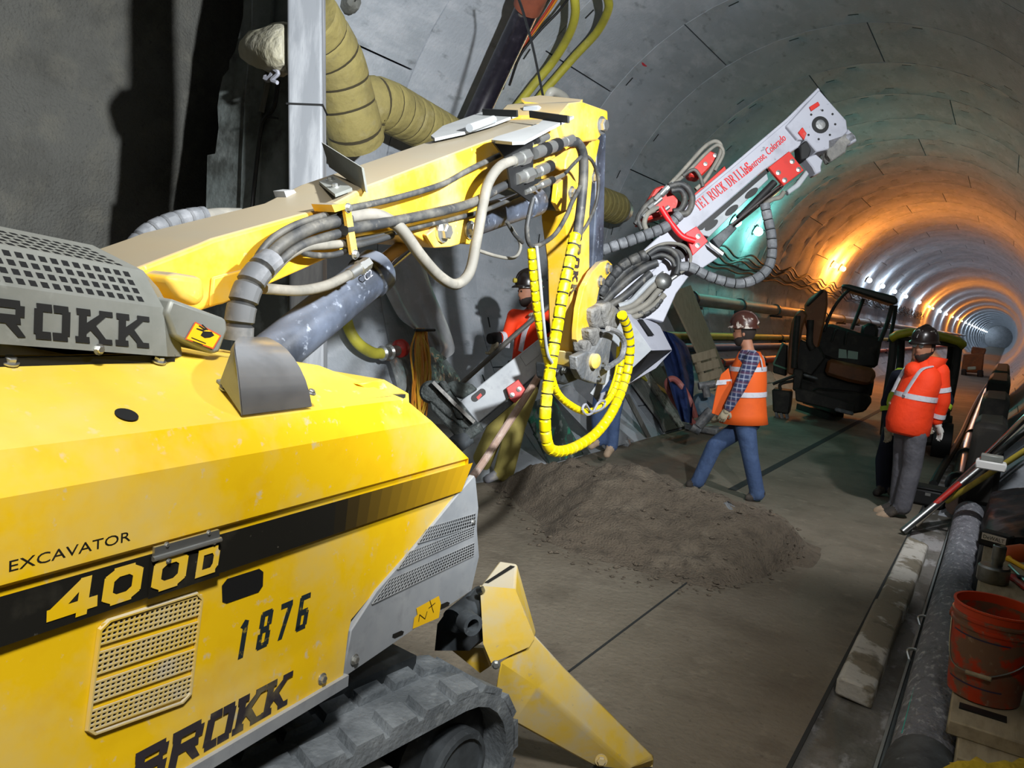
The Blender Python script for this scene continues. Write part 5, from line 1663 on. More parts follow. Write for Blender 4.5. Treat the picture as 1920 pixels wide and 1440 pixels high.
# plaid shirt
pm = bpy.data.materials.new('plaid')
pm.use_nodes = True
N_, L_ = pm.node_tree.nodes, pm.node_tree.links
tc = N_.new('ShaderNodeTexCoord')
cur = None
base = N_.new('ShaderNodeRGB')
base.outputs[0].default_value = lin('2c3558')
cur = base.outputs[0]
for dirn, sc, hexc in (('X', 7.0, '9aa0b4'), ('Z', 7.0, 'a8adbd'), ('Z', 3.4, '5a2a40')):
    wv = N_.new('ShaderNodeTexWave')
    wv.bands_direction = dirn
    wv.inputs['Scale'].default_value = sc
    wv.inputs['Distortion'].default_value = .6
    L_.new(tc.outputs['Object'], wv.inputs['Vector'])
    mr = N_.new('ShaderNodeMapRange')
    mr.inputs['From Min'].default_value = .72
    mr.inputs['From Max'].default_value = .95
    mr.inputs['To Max'].default_value = .55
    L_.new(wv.outputs['Fac'], mr.inputs['Value'])
    mx = N_.new('ShaderNodeMix')
    mx.data_type = 'RGBA'
    mx.inputs['B'].default_value = lin(hexc)
    L_.new(mr.outputs[0], mx.inputs['Factor'])
    L_.new(cur, mx.inputs['A'])
    cur = mx.outputs['Result']
L_.new(cur, N_['Principled BSDF'].inputs['Base Color'])
N_['Principled BSDF'].inputs['Roughness'].default_value = .85
MATS['plaid'] = pm

def seg_dist(p, a, b, ra, rb):
    ab = b - a
    L2 = ab.length_squared
    t = 0 if L2 < 1e-9 else max(0, min(1, (p - a).dot(ab) / L2))
    return (p - a - ab * t).length - (ra + (rb - ra) * t)
def capsule(b, A, B, ra, rb, n=12, flat=None):
    """tapered rounded limb; flat = (axis, factor) squashes the section"""
    d = B - A
    L = max(d.length, 1e-4)
    u, w, ax = basis(d)
    rings = []
    for r, h in ((ra * .02, -ra), (ra * .5, -ra * .86), (ra * .86, -ra * .5), (ra, 0), ((ra + rb) / 2, L / 2), (rb, L), (rb * .86, L + rb * .5), (rb * .5, L + rb * .86), (rb * .02, L + rb)):
        row = []
        for j in range(n):
            a = 2 * PI * j / n
            o = u * (math.cos(a) * r) + w * (math.sin(a) * r)
            if flat:
                o = o - flat[0] * (o.dot(flat[0]) * (1 - flat[1]))
            row.append(A + ax * h + o)
        rings.append(row)
    b.loft(rings)
def remesh(b, voxel, iters=3):
    me = bpy.data.meshes.new('tmp')
    me.from_pydata([tuple(p) for p in b.v], [], b.f)
    bm = bmesh.new()
    bm.from_mesh(me)
    bmesh.ops.recalc_face_normals(bm, faces=bm.faces)
    bm.to_mesh(me)
    bm.free()
    o = bpy.data.objects.new('tmp', me)
    COL.objects.link(o)
    r = o.modifiers.new('r', 'REMESH')
    r.mode = 'VOXEL'
    r.voxel_size = voxel
    if iters:
        s = o.modifiers.new('s', 'SMOOTH')
        s.factor = .5
        s.iterations = iters
    dg = bpy.context.evaluated_depsgraph_get()
    out = bpy.data.meshes.new_from_object(o.evaluated_get(dg))
    bpy.data.objects.remove(o)
    bpy.data.meshes.remove(me)
    return out
def skin_obj(b, prims, name, mats, parent, voxel=.014, iters=3):
    """one continuous surface; each face takes the material of the limb it lies on"""
    me = remesh(b, voxel, iters)
    org = V(parent.location)
    for v in me.vertices:
        v.co -= org
    me.materials.clear()
    for m in mats:
        me.materials.append(MATS[m])
    idx = []
    for p in me.polygons:
        c = V(p.center) + org
        best, bi = 9, 0
        for (a, bb, ra, rb, mi) in prims:
            d = seg_dist(c, a, bb, ra, rb)
            if d < best:
                best, bi = d, mi
        idx.append(bi)
    me.polygons.foreach_set('material_index', idx)
    me.polygons.foreach_set('use_smooth', [True] * len(me.polygons))
    me.name = name
    o = bpy.data.objects.new(name, me)
    o.parent = parent
    COL.objects.link(o)
    return o
def ellipse_ring(c, u, w, ru, rw, n=20):
    return [c + u * (math.cos(2 * PI * j / n) * ru) + w * (math.sin(2 * PI * j / n) * rw) for j in range(n)]
def hand(parent, wrist, tip, palm_n, m, curl=.6, name='glove', L=.19, side=1):
    """palm, four fingers of unequal length and a thumb off the palm's side"""
    d = (tip - wrist).normalized()
    w = palm_n - d * palm_n.dot(d)
    w.normalize()
    s = d.cross(w) * side
    b = MB()
    capsule(b, wrist - d * .03, wrist + d * .02, .034, .034)
    capsule(b, wrist + d * .03, wrist + d * L * .42, .038, .040, flat=(w, .55))
    for k, (off, ln, r) in enumerate(((-.03, .36, .0105), (-.010, .42, .0115), (.010, .40, .0115), (.030, .34, .011))):
        p0 = wrist + d * L * .45 + s * off
        p1 = p0 + d * (L * ln * .45) + w * (curl * .3 * L * ln)
        d2 = (d * (1 - curl * .8) + w * curl).normalized()
        p2 = p1 + d2 * (L * ln * .35)
        d3 = (d * (1 - curl * 1.4) + w * curl * 1.2).normalized()
        p3 = p2 + d3 * (L * ln * .28)
        b.tube([p0, p1, p2, p3], (lambda t, r=r: r * (1.1 - .25 * t)), 8, 3)
    t0 = wrist + d * L * .14 + s * .036
    t1 = t0 + (s * .6 + d * .7 + w * .3).normalized() * L * .2
    t2 = t1 + (d * .8 + w * .5 - s * .1).normalized() * L * .15
    b.tube([t0, t1, t2], (lambda t: .0135 * (1.15 - .3 * t)), 8, 3)
    return b.build(name, m, parent, sharp=80)
def helmet(parent, c, up, fwd, m, r=.128, brim_all=True):
    up = up.normalized()
    fwd = (fwd - up * fwd.dot(up)).normalized()
    sd = up.cross(fwd)
    b = MB()
    rings = []
    for h, k in ((-.005, 1.0), (.03, 1.0), (.065, .93), (.095, .78), (.118, .55), (.130, .28), (.134, .03)):
        rings.append(ellipse_ring(c + up * h, fwd, sd, r * 1.12 * k, r * .95 * k))
    b.loft(rings)
    br, bi = [], []
    for j in range(28):
        a = 2 * PI * j / 28
        k = 1 + (.26 if math.cos(a) > .2 else .12) * (1 if brim_all else max(0, math.cos(a)))
        br.append(c + up * (-.022) + fwd * (math.cos(a) * r * 1.12 * k) + sd * (math.sin(a) * r * .95 * min(k, 1.12)))
        bi.append(c + up * .0 + fwd * (math.cos(a) * r * 1.1) + sd * (math.sin(a) * r * .93))
    b.loft([bi, br, [p - up * .006 for p in br], [p - up * .006 for p in bi]], cap=False)
    b.tube([c + up * .02 + fwd * r * 1.13, c + up * .1 + fwd * r * .8, c + up * .137, c + up * .1 - fwd * r * .8, c + up * .02 - fwd * r * 1.13], .014, 6, 4)
    return b.build('hard_hat', m, parent, sharp=60)
def person(label, group, base, PLN, J, fwd, mt, hat, glove_m, opts):
    """J: joint -> (px, py, offset towards the camera); mt: materials of legs, torso, arms, boots"""
    P = {k: PLN.at(v[0], v[1], v[2] if len(v) > 2 else 0) for k, v in J.items()}
    t = thing('person', label, 'person', base, group)
    fwd = V(fwd).normalized()
    side = UP.cross(fwd)
    sc = opts.get('scale', 1.0)
    mats = ['skin', mt['legs'], mt['torso'], mt['arms'], mt['boots'], 'hair']
    b, pr = MB(), []
    def limb(a, c, ra, rb, mi, flat=None):
        capsule(b, P[a] if isinstance(a, str) else a, P[c] if isinstance(c, str) else c, ra * sc, rb * sc, 12, flat)
        pr.append((P[a] if isinstance(a, str) else a, P[c] if isinstance(c, str) else c, ra * sc, rb * sc, mi))
    up_t = (P['neck'] - P['pelvis']).normalized()
    pel, nk = P['pelvis'], P['neck']
    tor = nk - pel
    sd = (side - up_t * side.dot(up_t)).normalized()
    fw = sd.cross(up_t)
    bel = opts.get('belly', 0.0)
    spec = ((-.10, .10, .09), (-.06, .15, .115), (.05, .165, .12 + bel * .5), (.25, .16, .115 + bel), (.5, .165, .12 + bel * .6), (.72, .185, .125), (.88, .165, .105), (.97, .10, .08), (1.0, .06, .06))
    rings = [ellipse_ring(pel + tor * h + fw * (.02 * (h - .5) + bel * .5 * (1 - abs(h - .3) * 2 if abs(h - .3) < .5 else 0)), sd, fw, a * sc, c * sc) for h, a, c in spec]
    b.loft(rings)
    pr.append((pel + tor * .12, pel + tor * .78, .15 * sc, .16 * sc, 2))
    pr.append((pel - tor * .02, pel + tor * .02, .14 * sc, .14 * sc, 1))
    for s_ in ('l', 'r'):
        hp = pel + sd * (.085 * (1 if s_ == 'l' else -1)) * sc - up_t * .02
        lg = opts.get('leg', (.103, .082, .072) if 'wide' not in opts else (.115, .097, .1))
        limb(hp, s_ + 'knee', lg[0], lg[1], 1)
        limb(s_ + 'knee', s_ + 'ankle', lg[1], lg[2], 1)
        limb(s_ + 'ankle', s_ + 'toe', .052, .045, 4, None)
        heel = P[s_ + 'ankle'] - (P[s_ + 'toe'] - P[s_ + 'ankle']).normalized() * .05 - UP * .02
        limb(heel, P[s_ + 'ankle'], .04, .045, 4)
        shd = P.get(s_ + 'sh', pel + tor * .87 + sd * (.18 * (1 if s_ == 'l' else -1)) * sc)
        limb(pel + tor * .86 + (shd - pel - tor * .86) * .4, shd, .075, .066, 2)
        limb(shd, s_ + 'elbow', .066, .05, 3)
        limb(s_ + 'elbow', s_ + 'wrist', .05, .037, 3)
    if opts.get('toecap'):
        for s_ in ('l', 'r'):
            tb_ = MB()
            capsule(tb_, P[s_ + 'ankle'].lerp(P[s_ + 'toe'], .8) - UP * .004, P[s_ + 'toe'] + (P[s_ + 'toe'] - P[s_ + 'ankle']).normalized() * .012, .05, .046)
            tb_.build('toe_cap', opts['toecap'], t, sharp=80)
    # neck and head
    hd = P['head']
    look = V(opts.get('look', fwd)).normalized()
    hu = (hd - nk).normalized() * .5 + UP * .5
    hu.normalize()
    look = (look - hu * look.dot(hu)).normalized()
    hs = hu.cross(look)
    limb(nk - up_t * .03, nk + (hd - nk) * .6, .06, .055, 0)
    hr = []
    for h, a, c, off in ((-.125, .025, .03, .045), (-.115, .045, .055, .035), (-.085, .06, .075, .02), (-.04, .068, .088, .008), (.01, .074, .096, 0), (.06, .074, .096, -.004), (.1, .06, .08, -.006), (.12, .03, .04, -.006)):
        hr.append(ellipse_ring(hd + hu * h + look * off, hs, look, a, c, 16))
    b.loft(hr)
    pr.append((hd - hu * .06, hd + hu * .05, .08, .085, 0))
    nose = hd + look * .098 - hu * .02
    capsule(b, nose + hu * .03 - look * .012, nose, .012, .017, 8)
    for s_ in (1, -1):
        capsule(b, hd + hs * (.074 * s_) - hu * .005 - look * .01, hd + hs * (.078 * s_) - hu * .035 - look * .005, .016, .012, 8)
    body = skin_obj(b, pr, 'body', mats, t, opts.get('voxel', .0145), 2)
    # face details
    for s_ in (1, -1):
        MB().lathe(hd + look * .083 + hs * (.03 * s_) + hu * .012, look, [(.010, 0), (.008, .008), (0, .011)], 8).build('eye', 'eye', t)
    MB().bar(hd + look * .092 - hu * .065 + hs * .022, hd + look * .092 - hu * .065 - hs * .022, .012, .008, up=look).build('mouth', mat('lip', '7d4a40', .5) if 'lip' not in MATS else 'lip', t)
    # hair at the back and sides, beard
    bb = MB()
    rr_ = []
    for h, k in ((-.075, .75), (-.03, .98), (.03, 1.04), (.08, .98)):
        row = [hd + hu * h - look * .012 + hs * (math.cos(a) * .083 * k) + look * (math.sin(a) * .098 * k) for a in [PI * .92 + PI * 1.16 * i / 14 for i in range(15)]]
        rr_.append(row)
    bb.loft(rr_, cap=False, closed=False)
    bb.build('hair', 'hair', t, sharp=80)
    if opts.get('beard'):
        bb = MB()
        rr_ = []
        for h, a_, c_, off in ((-.048, .071, .082, .004), (-.07, .069, .088, .012), (-.098, .058, .072, .026), (-.125, .036, .046, .04), (-.138, .012, .018, .048)):
            rr_.append([hd + hu * h + look * off + hs * (math.cos(a) * a_) + look * (math.sin(a) * c_) for a in [-.15 + (PI + .3) * i / 14 for i in range(15)]])
        bb.loft(rr_, cap=False, closed=False)
        bb.build('beard', 'hair', t, sharp=80)
    helmet(t, hd + hu * (.062) - look * .008, hu + look * -.12, look, hat, .116)
    for s_ in ('l', 'r'):
        w_ = P[s_ + 'wrist']
        el = P[s_ + 'elbow']
        tip = P.get(s_ + 'hand', w_ + (w_ - el).normalized() * .15)
        hand(t, w_ + (tip - w_).normalized() * .02, tip, V(opts.get(s_ + 'palm', fwd)), glove_m, opts.get('curl', .55), side=1 if s_ == 'l' else -1)
    return t, P, sd, fw, up_t
def garment(parent, P, sd, fw, name, m, spec, c0, c1, n=24, thick=.012):
    """open shell around the torso: spec rows (h, half width, half depth, forward shift)"""
    ax = c1 - c0
    b = MB()
    rings = [ellipse_ring(c0 + ax * h + fw * f, sd, fw, a, c, n) for h, a, c, f in spec]
    b.loft(rings, cap=False)
    o = b.build(name, m, parent, sharp=80)
    md = o.modifiers.new('thickness', 'SOLIDIFY')
    md.thickness = thick
    md.offset = -1
    return o
def band(parent, c, ax, sd, fw, a, cc, h, m='reflective', f=0.0, name='reflective_band'):
    b = MB()
    r0 = ellipse_ring(c - ax * h / 2 + fw * f, sd, fw, a, cc, 28)
    r1 = ellipse_ring(c + ax * h / 2 + fw * f, sd, fw, a, cc, 28)
    b.loft([r0, r1], cap=False)
    return b.build(name, m, parent, sharp=80)
def facing(G):
    n = CAMPOS - V(G)
    n.z = 0
    return Pl(G, n)
# ---- man walking to the left
G = V((-2.12, 7.75, 0))
PW = facing(G)
R_ = -PW.n.cross(UP) * -1                # picture right, horizontal
R_ = UP.cross(PW.n)
L_dir = -R_
if (CAMROT.transposed() @ L_dir).x > 0:
    L_dir = -L_dir
t, P, sd, fw, ut = person('man in orange vest and plaid shirt walking past the dirt pile', None, G, PW,
    {'pelvis': (1400, 792), 'neck': (1404, 655, .0), 'head': (1395, 622), 'lsh': (1411, 672, .17), 'rsh': (1404, 672, -.17), 'lelbow': (1386, 728, .24), 'lwrist': (1366, 764, .22), 'lhand': (1354, 784, .2), 'relbow': (1392, 735, -.2), 'rwrist': (1360, 772, -.2),
     'lknee': (1406, 852, .09), 'lankle': (1420, 926, .09), 'ltoe': (1405, 934, .1), 'rknee': (1340, 835, -.05), 'rankle': (1309, 902, -.06), 'rtoe': (1293, 908, -.06)},
    L_dir * 1 + PW.n * -.12, {'legs': 'jeans', 'torso': 'plaid', 'arms': 'plaid', 'boots': 'boot'}, 'helmet_brown', 'glove', {'beard': True, 'curl': .5, 'lpalm': tuple(-PW.n)})
ax_ = P['neck'] - P['pelvis']
vest = garment(t, P, sd, fw, 'vest', 'vest_orange', ((-.01, .215, .235, .03), (.12, .205, .215, .025), (.35, .195, .185, .01), (.55, .20, .18, .0), (.72, .20, .172, 0), (.86, .165, .14, -.01), (.97, .10, .10, -.01)), P['pelvis'], P['neck'])
un = ax_.normalized()
band(vest, P['pelvis'] + ax_ * .40, un, sd, fw, .204, .192, .05, f=.008)
band(vest, P['pelvis'] + ax_ * .74, un, sd, fw, .203, .175, .045)
b = MB()
for s_ in (1, -1):
    b.tube([P['pelvis'] + ax_ * .74 + sd * (.11 * s_) - fw * .15, P['pelvis'] + ax_ * .9 + sd * (.115 * s_) - fw * .12, P['pelvis'] + ax_ * .98 + sd * (.1 * s_) - fw * .04], (lambda t: (.026, .006)), 8, 4, flat=sd)
b.build('shoulder_tape', 'reflective', vest)
b = MB()                                  # loose front edge of the open vest
fl = [PW.at(x, y, o) for x, y, o in ((1366, 690, .1), (1352, 702, .12), (1343, 730, .13), (1334, 775, .12), (1350, 780, .15), (1368, 784, .16), (1374, 730, .17))]
b.prism(fl, PW.n * -.02)
vf = b.build('vest_front', 'vest_orange', vest, bevel=.004)
b = MB()
b.prism([PW.at(x, y, .137) for x, y in ((1345, 713), (1372, 711), (1372, 720), (1342, 722))], PW.n * .004)
b.build('reflective_band', 'reflective', vf)
b = MB()                                  # sleeve of the shirt outside the vest
capsule(b, P['lsh'], P['lelbow'], .075, .06)
capsule(b, P['lelbow'], P['lwrist'], .06, .048)
prs = [(P['lsh'], P['lelbow'], .07, .06, 0)]
skin_obj(b, prs, 'shirt_sleeve', ['plaid'], t, .016, 2)
# ---- man in the orange hooded jacket
G = V((-.72, 8.35, 0))
PH = facing(G)
Lr = UP.cross(PH.n)
if (CAMROT.transposed() @ Lr).x > 0:
    Lr = -Lr                              # picture left
t, P, sd, fw, ut = person('bearded man in bright orange hooded jacket standing with hands behind back', None, G, PH,
    {'pelvis': (1708, 806), 'neck': (1736, 680), 'head': (1733, 650, .05), 'rsh': (1713, 694, .06), 'lsh': (1762, 696, .0), 'lelbow': (1768, 752, -.02), 'lwrist': (1757, 790, -.06), 'lhand': (1764, 818, -.06), 'relbow': (1715, 750, -.2), 'rwrist': (1745, 788, -.18), 'rhand': (1762, 806, -.14),
     'lknee': (1710, 876, .02), 'lankle': (1692, 950, .02), 'ltoe': (1652, 968, .05), 'rknee': (1692, 872, -.1), 'rankle': (1684, 944, -.12), 'rtoe': (1648, 958, -.1)},
    Lr * .85 + PH.n * .5, {'legs': 'grey_denim', 'torso': 'hoodie_orange', 'arms': 'hoodie_orange', 'boots': 'boot'}, 'helmet_black', 'glove_white', {'leg': (.105, .088, .082), 'beard': True, 'toecap': 'boot_tan', 'belly': .02, 'look': tuple(Lr * .55 + PH.n * .85), 'curl': .35})
ax_ = P['neck'] - P['pelvis']
un = ax_.normalized()
jk = garment(t, P, sd, fw, 'jacket', 'hoodie_orange', ((-.07, .165, .175, .03), (-.03, .185, .195, .03), (.12, .19, .205, .04), (.35, .19, .195, .04), (.55, .195, .175, .02), (.74, .205, .155, 0), (.88, .18, .13, 0), (.98, .10, .10, 0), (1.04, .085, .09, .01)), P['pelvis'], P['neck'])
band(jk, P['pelvis'] + ax_ * .50, un, sd, fw, .199, .185, .05, f=.026)
b = MB()
for s_ in (1, -1):
    b.tube([P['pelvis'] + ax_ * .5 + sd * (.1 * s_) + fw * .2, P['pelvis'] + ax_ * .72 + sd * (.115 * s_) + fw * .155, P['pelvis'] + ax_ * .9 + sd * (.12 * s_) + fw * .1, P['pelvis'] + ax_ * .97 + sd * (.11 * s_)], (lambda t: (.028, .007)), 8, 4, flat=sd)
b.build('brace_tape', 'reflective', jk)
b = MB()
rows = []
for k, (h, r, f) in enumerate(((.95, .12, -.03), (1.03, .135, -.05), (1.1, .125, -.075), (1.07, .10, -.07))):
    rows.append(ellipse_ring(P['pelvis'] + ax_ * h + fw * f, sd, fw, r, r * .85, 18))
b.loft(rows, cap=False)
b.build('hood', 'hoodie_orange', jk, sharp=80)
for s_ in ('l', 'r'):
    b = MB()
    capsule(b, P[s_ + 'sh'], P[s_ + 'elbow'], .085, .068)
    capsule(b, P[s_ + 'elbow'], P[s_ + 'wrist'], .068, .05)
    sl = skin_obj(b, [(P[s_ + 'sh'], P[s_ + 'elbow'], .1, .1, 0)], 'sleeve', ['hoodie_orange'], t, .016, 2)
    for a, c, k, r in (('sh', 'elbow', .62, .079), ('elbow', 'wrist', .7, .061)):
        q0, q1 = P[s_ + a], P[s_ + c]
        u_, w_, x_ = basis(q1 - q0)
        band(sl, q0.lerp(q1, k), x_, u_, w_, r, r, .045)
b = MB()                                  # chest badge
b.bar(P['pelvis'] + ax_ * .33 + fw * .245 + sd * -.03, P['pelvis'] + ax_ * .36 + fw * .245 + sd * -.03, .03, .004, up=fw)
b.build('badge', 'boot_tan', jk)
b = MB()                                  # glasses
hd = P['head']
lk_ = (Lr * .55 + PH.n * .85).normalized()
hs_ = UP.cross(lk_)
for s_ in (1, -1):
    b.lathe(hd + lk_ * .1 + hs_ * (.032 * s_) + UP * .012, lk_, [(.024, -.002), (.026, 0), (.024, .002)], 12)
b.bar(hd + lk_ * .1 + hs_ * .07 + UP * .016, hd + lk_ * .1 - hs_ * .07 + UP * .016, .004, .004)
b.build('glasses', 'clear_plastic', t)
# ---- man in navy behind him
G = V((-.98, 9.35, 0))
PN = facing(G)
t, P, sd, fw, ut = person('man in navy overalls with green-yellow straps, half hidden behind the orange jacket', None, G, PN,
    {'pelvis': (1692, 802), 'neck': (1714, 690), 'head': (1726, 655), 'rsh': (1682, 704, .05), 'lsh': (1756, 702), 'lelbow': (1780, 752), 'lwrist': (1756, 790, .1), 'relbow': (1660, 755, .04), 'rwrist': (1664, 800, .1),
     'lknee': (1692, 862), 'lankle': (1682, 914), 'ltoe': (1672, 924, .12), 'rknee': (1656, 862, .03), 'rankle': (1656, 914, .03), 'rtoe': (1644, 924, .14)},
    PN.n + Lr * .4, {'legs': 'navy', 'torso': 'navy', 'arms': 'navy', 'boots': 'boot'}, 'helmet_black', 'glove', {})
ax_ = P['neck'] - P['pelvis']
un = ax_.normalized()
b = MB()
for s_ in (1, -1):
    b.tube([P['pelvis'] + ax_ * .2 + sd * (.1 * s_) + fw * .14, P['pelvis'] + ax_ * .55 + sd * (.12 * s_) + fw * .15, P['pelvis'] + ax_ * .85 + sd * (.115 * s_) + fw * .115, P['pelvis'] + ax_ * .95 + sd * (.11 * s_)], (lambda t: (.06, .012)), 8, 4, flat=sd)
b.build('hi_vis_brace', 'hivis', t)
u_, w_, x_ = basis(P['rankle'] - P['rknee'])
band(t, P['rknee'].lerp(P['rankle'], .62), x_, u_, w_, .07, .07, .05, 'hivis', name='ankle_band')
u_, w_, x_ = basis(P['lwrist'] - P['lelbow'])
band(t, P['lelbow'].lerp(P['lwrist'], .25), x_, u_, w_, .056, .056, .05, 'hivis', name='cuff_band')
u_, w_, x_ = basis(P['rwrist'] - P['relbow'])
band(t, P['relbow'].lerp(P['rwrist'], .25), x_, u_, w_, .056, .056, .05, 'hivis', name='cuff_band')
# ---- worker handling the drill steel, at the wall
G = onZ(935, 898, .03)
PD = facing(G)
Lr2 = UP.cross(PD.n)
if (CAMROT.transposed() @ Lr2).x > 0:
    Lr2 = -Lr2
t, P, sd, fw, ut = person('worker in orange jacket and muddy yellow waders guiding a pole behind the robot arm', None, G, PD,
    {'pelvis': (978, 722), 'neck': (1002, 580), 'head': (991, 546, .03), 'rsh': (964, 592, .06), 'lsh': (1036, 592), 'lelbow': (1048, 640, .05), 'lwrist': (1018, 610, .16), 'lhand': (1008, 594, .18), 'relbow': (950, 632, .08), 'rwrist': (930, 634, .16), 'rhand': (924, 660, .18),
     'lknee': (966, 800, .05), 'lankle': (945, 884, .02), 'ltoe': (915, 898, .08), 'rknee': (930, 805, -.16), 'rankle': (902, 868, -.18), 'rtoe': (884, 880, -.16)},
    Lr2 * .8 + PD.n * .55, {'legs': 'waders', 'torso': 'hoodie_orange', 'arms': 'hoodie_orange', 'boots': 'boot_grey'}, 'helmet_black', 'glove', {'wide': 1, 'beard': True, 'look': tuple(Lr2 * .75 + PD.n * .35 - UP * .35), 'curl': .75})
ax_ = P['neck'] - P['pelvis']
b = MB()
for s_ in (1, -1):
    b.tube([P['pelvis'] + ax_ * .45 + sd * (.11 * s_) + fw * .155, P['pelvis'] + ax_ * .72 + sd * (.12 * s_) + fw * .15, P['pelvis'] + ax_ * .92 + sd * (.12 * s_) + fw * .09], (lambda t: (.036, .008)), 8, 4, flat=sd)
b.build('brace_tape', 'reflective', t)
for s_ in ('l', 'r'):
    u_, w_, x_ = basis(P[s_ + 'wrist'] - P[s_ + 'elbow'])
    band(t, P[s_ + 'elbow'].lerp(P[s_ + 'wrist'], .45), x_, u_, w_, .055, .055, .05)
    b = MB()
    b.lathe(P[s_ + 'elbow'].lerp(P[s_ + 'wrist'], .72), x_, [(.052, 0), (.055, .05), (.048, .11)], 14)
    b.build('cuff', 'black_knit', t)
garment(t, P, sd, fw, 'work_belt', 'black_knit', ((-.02, .185, .15, .0), (.1, .185, .155, .0), (.28, .18, .155, .0)), P['pelvis'], P['neck'])
MB().lathe(P['head'] + UP * .085 + Lr2 * .12 + PD.n * .06, Lr2 + PD.n * .4, [(.02, 0), (.024, .02), (.02, .03), (0, .032)], 14).build('head_lamp', 'pipe_yellow', t)
b = MB()
b.tube([PD.at(843, 738, .22), PD.at(880, 706, .22), PD.at(924, 666, .23), PD.at(975, 620, .22), PD.at(1040, 565, .2)], .022, 10, 3)
tag(b.build('drill_steel', mat('pole_grey', '5d5a55', .6, spots=(('8a857c', 8, .5, .7, .7),)), None), 'long grey steel rod held across by the worker in yellow waders', 'rod')
# ---- man behind the drill, mostly hidden: jeans and boots show under it
G = onZ(1135, 852, .1)
PB = facing(G)
t, P, sd, fw, ut = person('man in jeans behind the drill, only legs showing under the hose loop', None, G, PB,
    {'pelvis': (1146, 716), 'neck': (1160, 610), 'head': (1164, 578), 'relbow': (1120, 665), 'rwrist': (1128, 700, .1), 'lelbow': (1190, 668), 'lwrist': (1180, 700, .1),
     'lknee': (1150, 780), 'lankle': (1147, 836), 'ltoe': (1138, 852, .12), 'rknee': (1122, 780, .02), 'rankle': (1122, 826, .0), 'rtoe': (1108, 836, .12)},
    PB.n + Lr2 * .3, {'legs': 'jeans', 'torso': 'navy', 'arms': 'navy', 'boots': 'boot_tan'}, 'helmet_brown', 'glove', {'voxel': .02})
# ================================================================== heap of dirt
def interp(t, xs):
    for (a, va), (b_, vb_) in zip(xs, xs[1:]):
        if a <= t <= b_:
            return va + (vb_ - va) * (t - a) / (b_ - a)
    return xs[0][1] if t < xs[0][0] else xs[-1][1]
ridge_px = [(945, 905), (960, 890), (1010, 872), (1050, 864), (1075, 858), (1110, 876), (1140, 868), (1165, 868), (1230, 888), (1290, 913), (1340, 928), (1390, 940), (1440, 960), (1475, 985), (1502, 1022)]
YR = 6.05
rg = sorted((onY(x, y, YR).x, max(.0, onY(x, y, YR).z)) for x, y in ridge_px)
front_px = [(905, 905), (940, 915), (975, 955), (1000, 975), (1020, 1020), (1100, 1050), (1220, 1085), (1330, 1108), (1370, 1100), (1420, 1090), (1515, 1052)]
fr_ = sorted((onZ(x, y).x, onZ(x, y).y) for x, y in front_px)
from mathutils import noise as mn
NX, NY = 110, 90
b = MB()
x0, x1, y0, y1 = -3.95, -.95, 4.65, 7.3
vs, fs = [], []
for i in range(NX + 1):
    for j in range(NY + 1):
        x, y = x0 + (x1 - x0) * i / NX, y0 + (y1 - y0) * j / NY
        h, yf = interp(x, rg), interp(x, fr_)
        yf = min(yf, YR - .15)
        if y < YR:
            t = (YR - y) / (YR - yf)
        else:
            t = (y - YR) / (.55 + h)
        e = max(0, 1 - t)
        p = e * e * (3 - 2 * e) if e < 1 else 1
        p = .45 * p + .55 * e
        n1 = mn.noise(V((x * 3.1, y * 3.1, 0))) * .05 + mn.noise(V((x * 9, y * 9, 3))) * .03 + abs(mn.noise(V((x * 22, y * 22, 7)))) * .03
        z = h * p + n1 * min(1, e * 4) * (1 if h > .02 else .3) - .012
        edge = min((x - x0), (x1 - x)) / .25
        z = z if edge > 1 else -.012 + (z + .012) * max(0, edge)
        vs.append((x, y, z))
for i in range(NX):
    for j in range(NY):
        a = i * (NY + 1) + j
        fs.append((a, a + NY + 1, a + NY + 2, a + 1))
b.add(vs, fs)
pile = tag(b.build('dirt_pile', 'dirt', None, sharp=70), 'low heap of loose brown dirt on the tunnel floor in front of the walking man', 'dirt')
b = MB()
rr = random.Random(21)
for k in range(520):
    x = rr.uniform(x0 + .2, x1 - .1)
    yf = interp(x, fr_)
    y = rr.uniform(yf - .18, YR + .4) if rr.random() < .75 else yf + rr.gauss(0, .12)
    i, j = int((x - x0) / (x1 - x0) * NX), int((y - y0) / (y1 - y0) * NY)
    z = 0
    if 0 <= i <= NX and 0 <= j <= NY:
        z = max(0, vs[i * (NY + 1) + j][2])
    r = .008 + .022 * rr.random() ** 3
    c = V((x, y, z + r * .3))
    q = [c + V((rr.uniform(.7, 1.3) * r * a, rr.uniform(.7, 1.3) * r * b_, rr.uniform(.35, .6) * r * d)) for a, b_, d in ((1, 0, 0), (-1, 0, 0), (0, 1, 0), (0, -1, 0), (0, 0, 1), (0, 0, -1))]
    b.add(q, [(0, 2, 4), (2, 1, 4), (1, 3, 4), (3, 0, 4), (2, 0, 5), (1, 2, 5), (3, 1, 5), (0, 3, 5)])
cl_ = b.build('clods', 'dirt', pile, sharp=20)
cl_['kind'] = 'stuff'
b = MB()
c = D(1365, 950, 6.2)
c = onY(1365, 952, 6.0)
b.lathe(c - V((0, 0, .03)), UP, [(.05, 0), (.075, .03), (.05, .06), (0, .07)], 8)
tag(b.build('stone', 'cast_grey', None, jitter=.012), 'pale stone lying on the dirt heap near the walking man', 'stone')
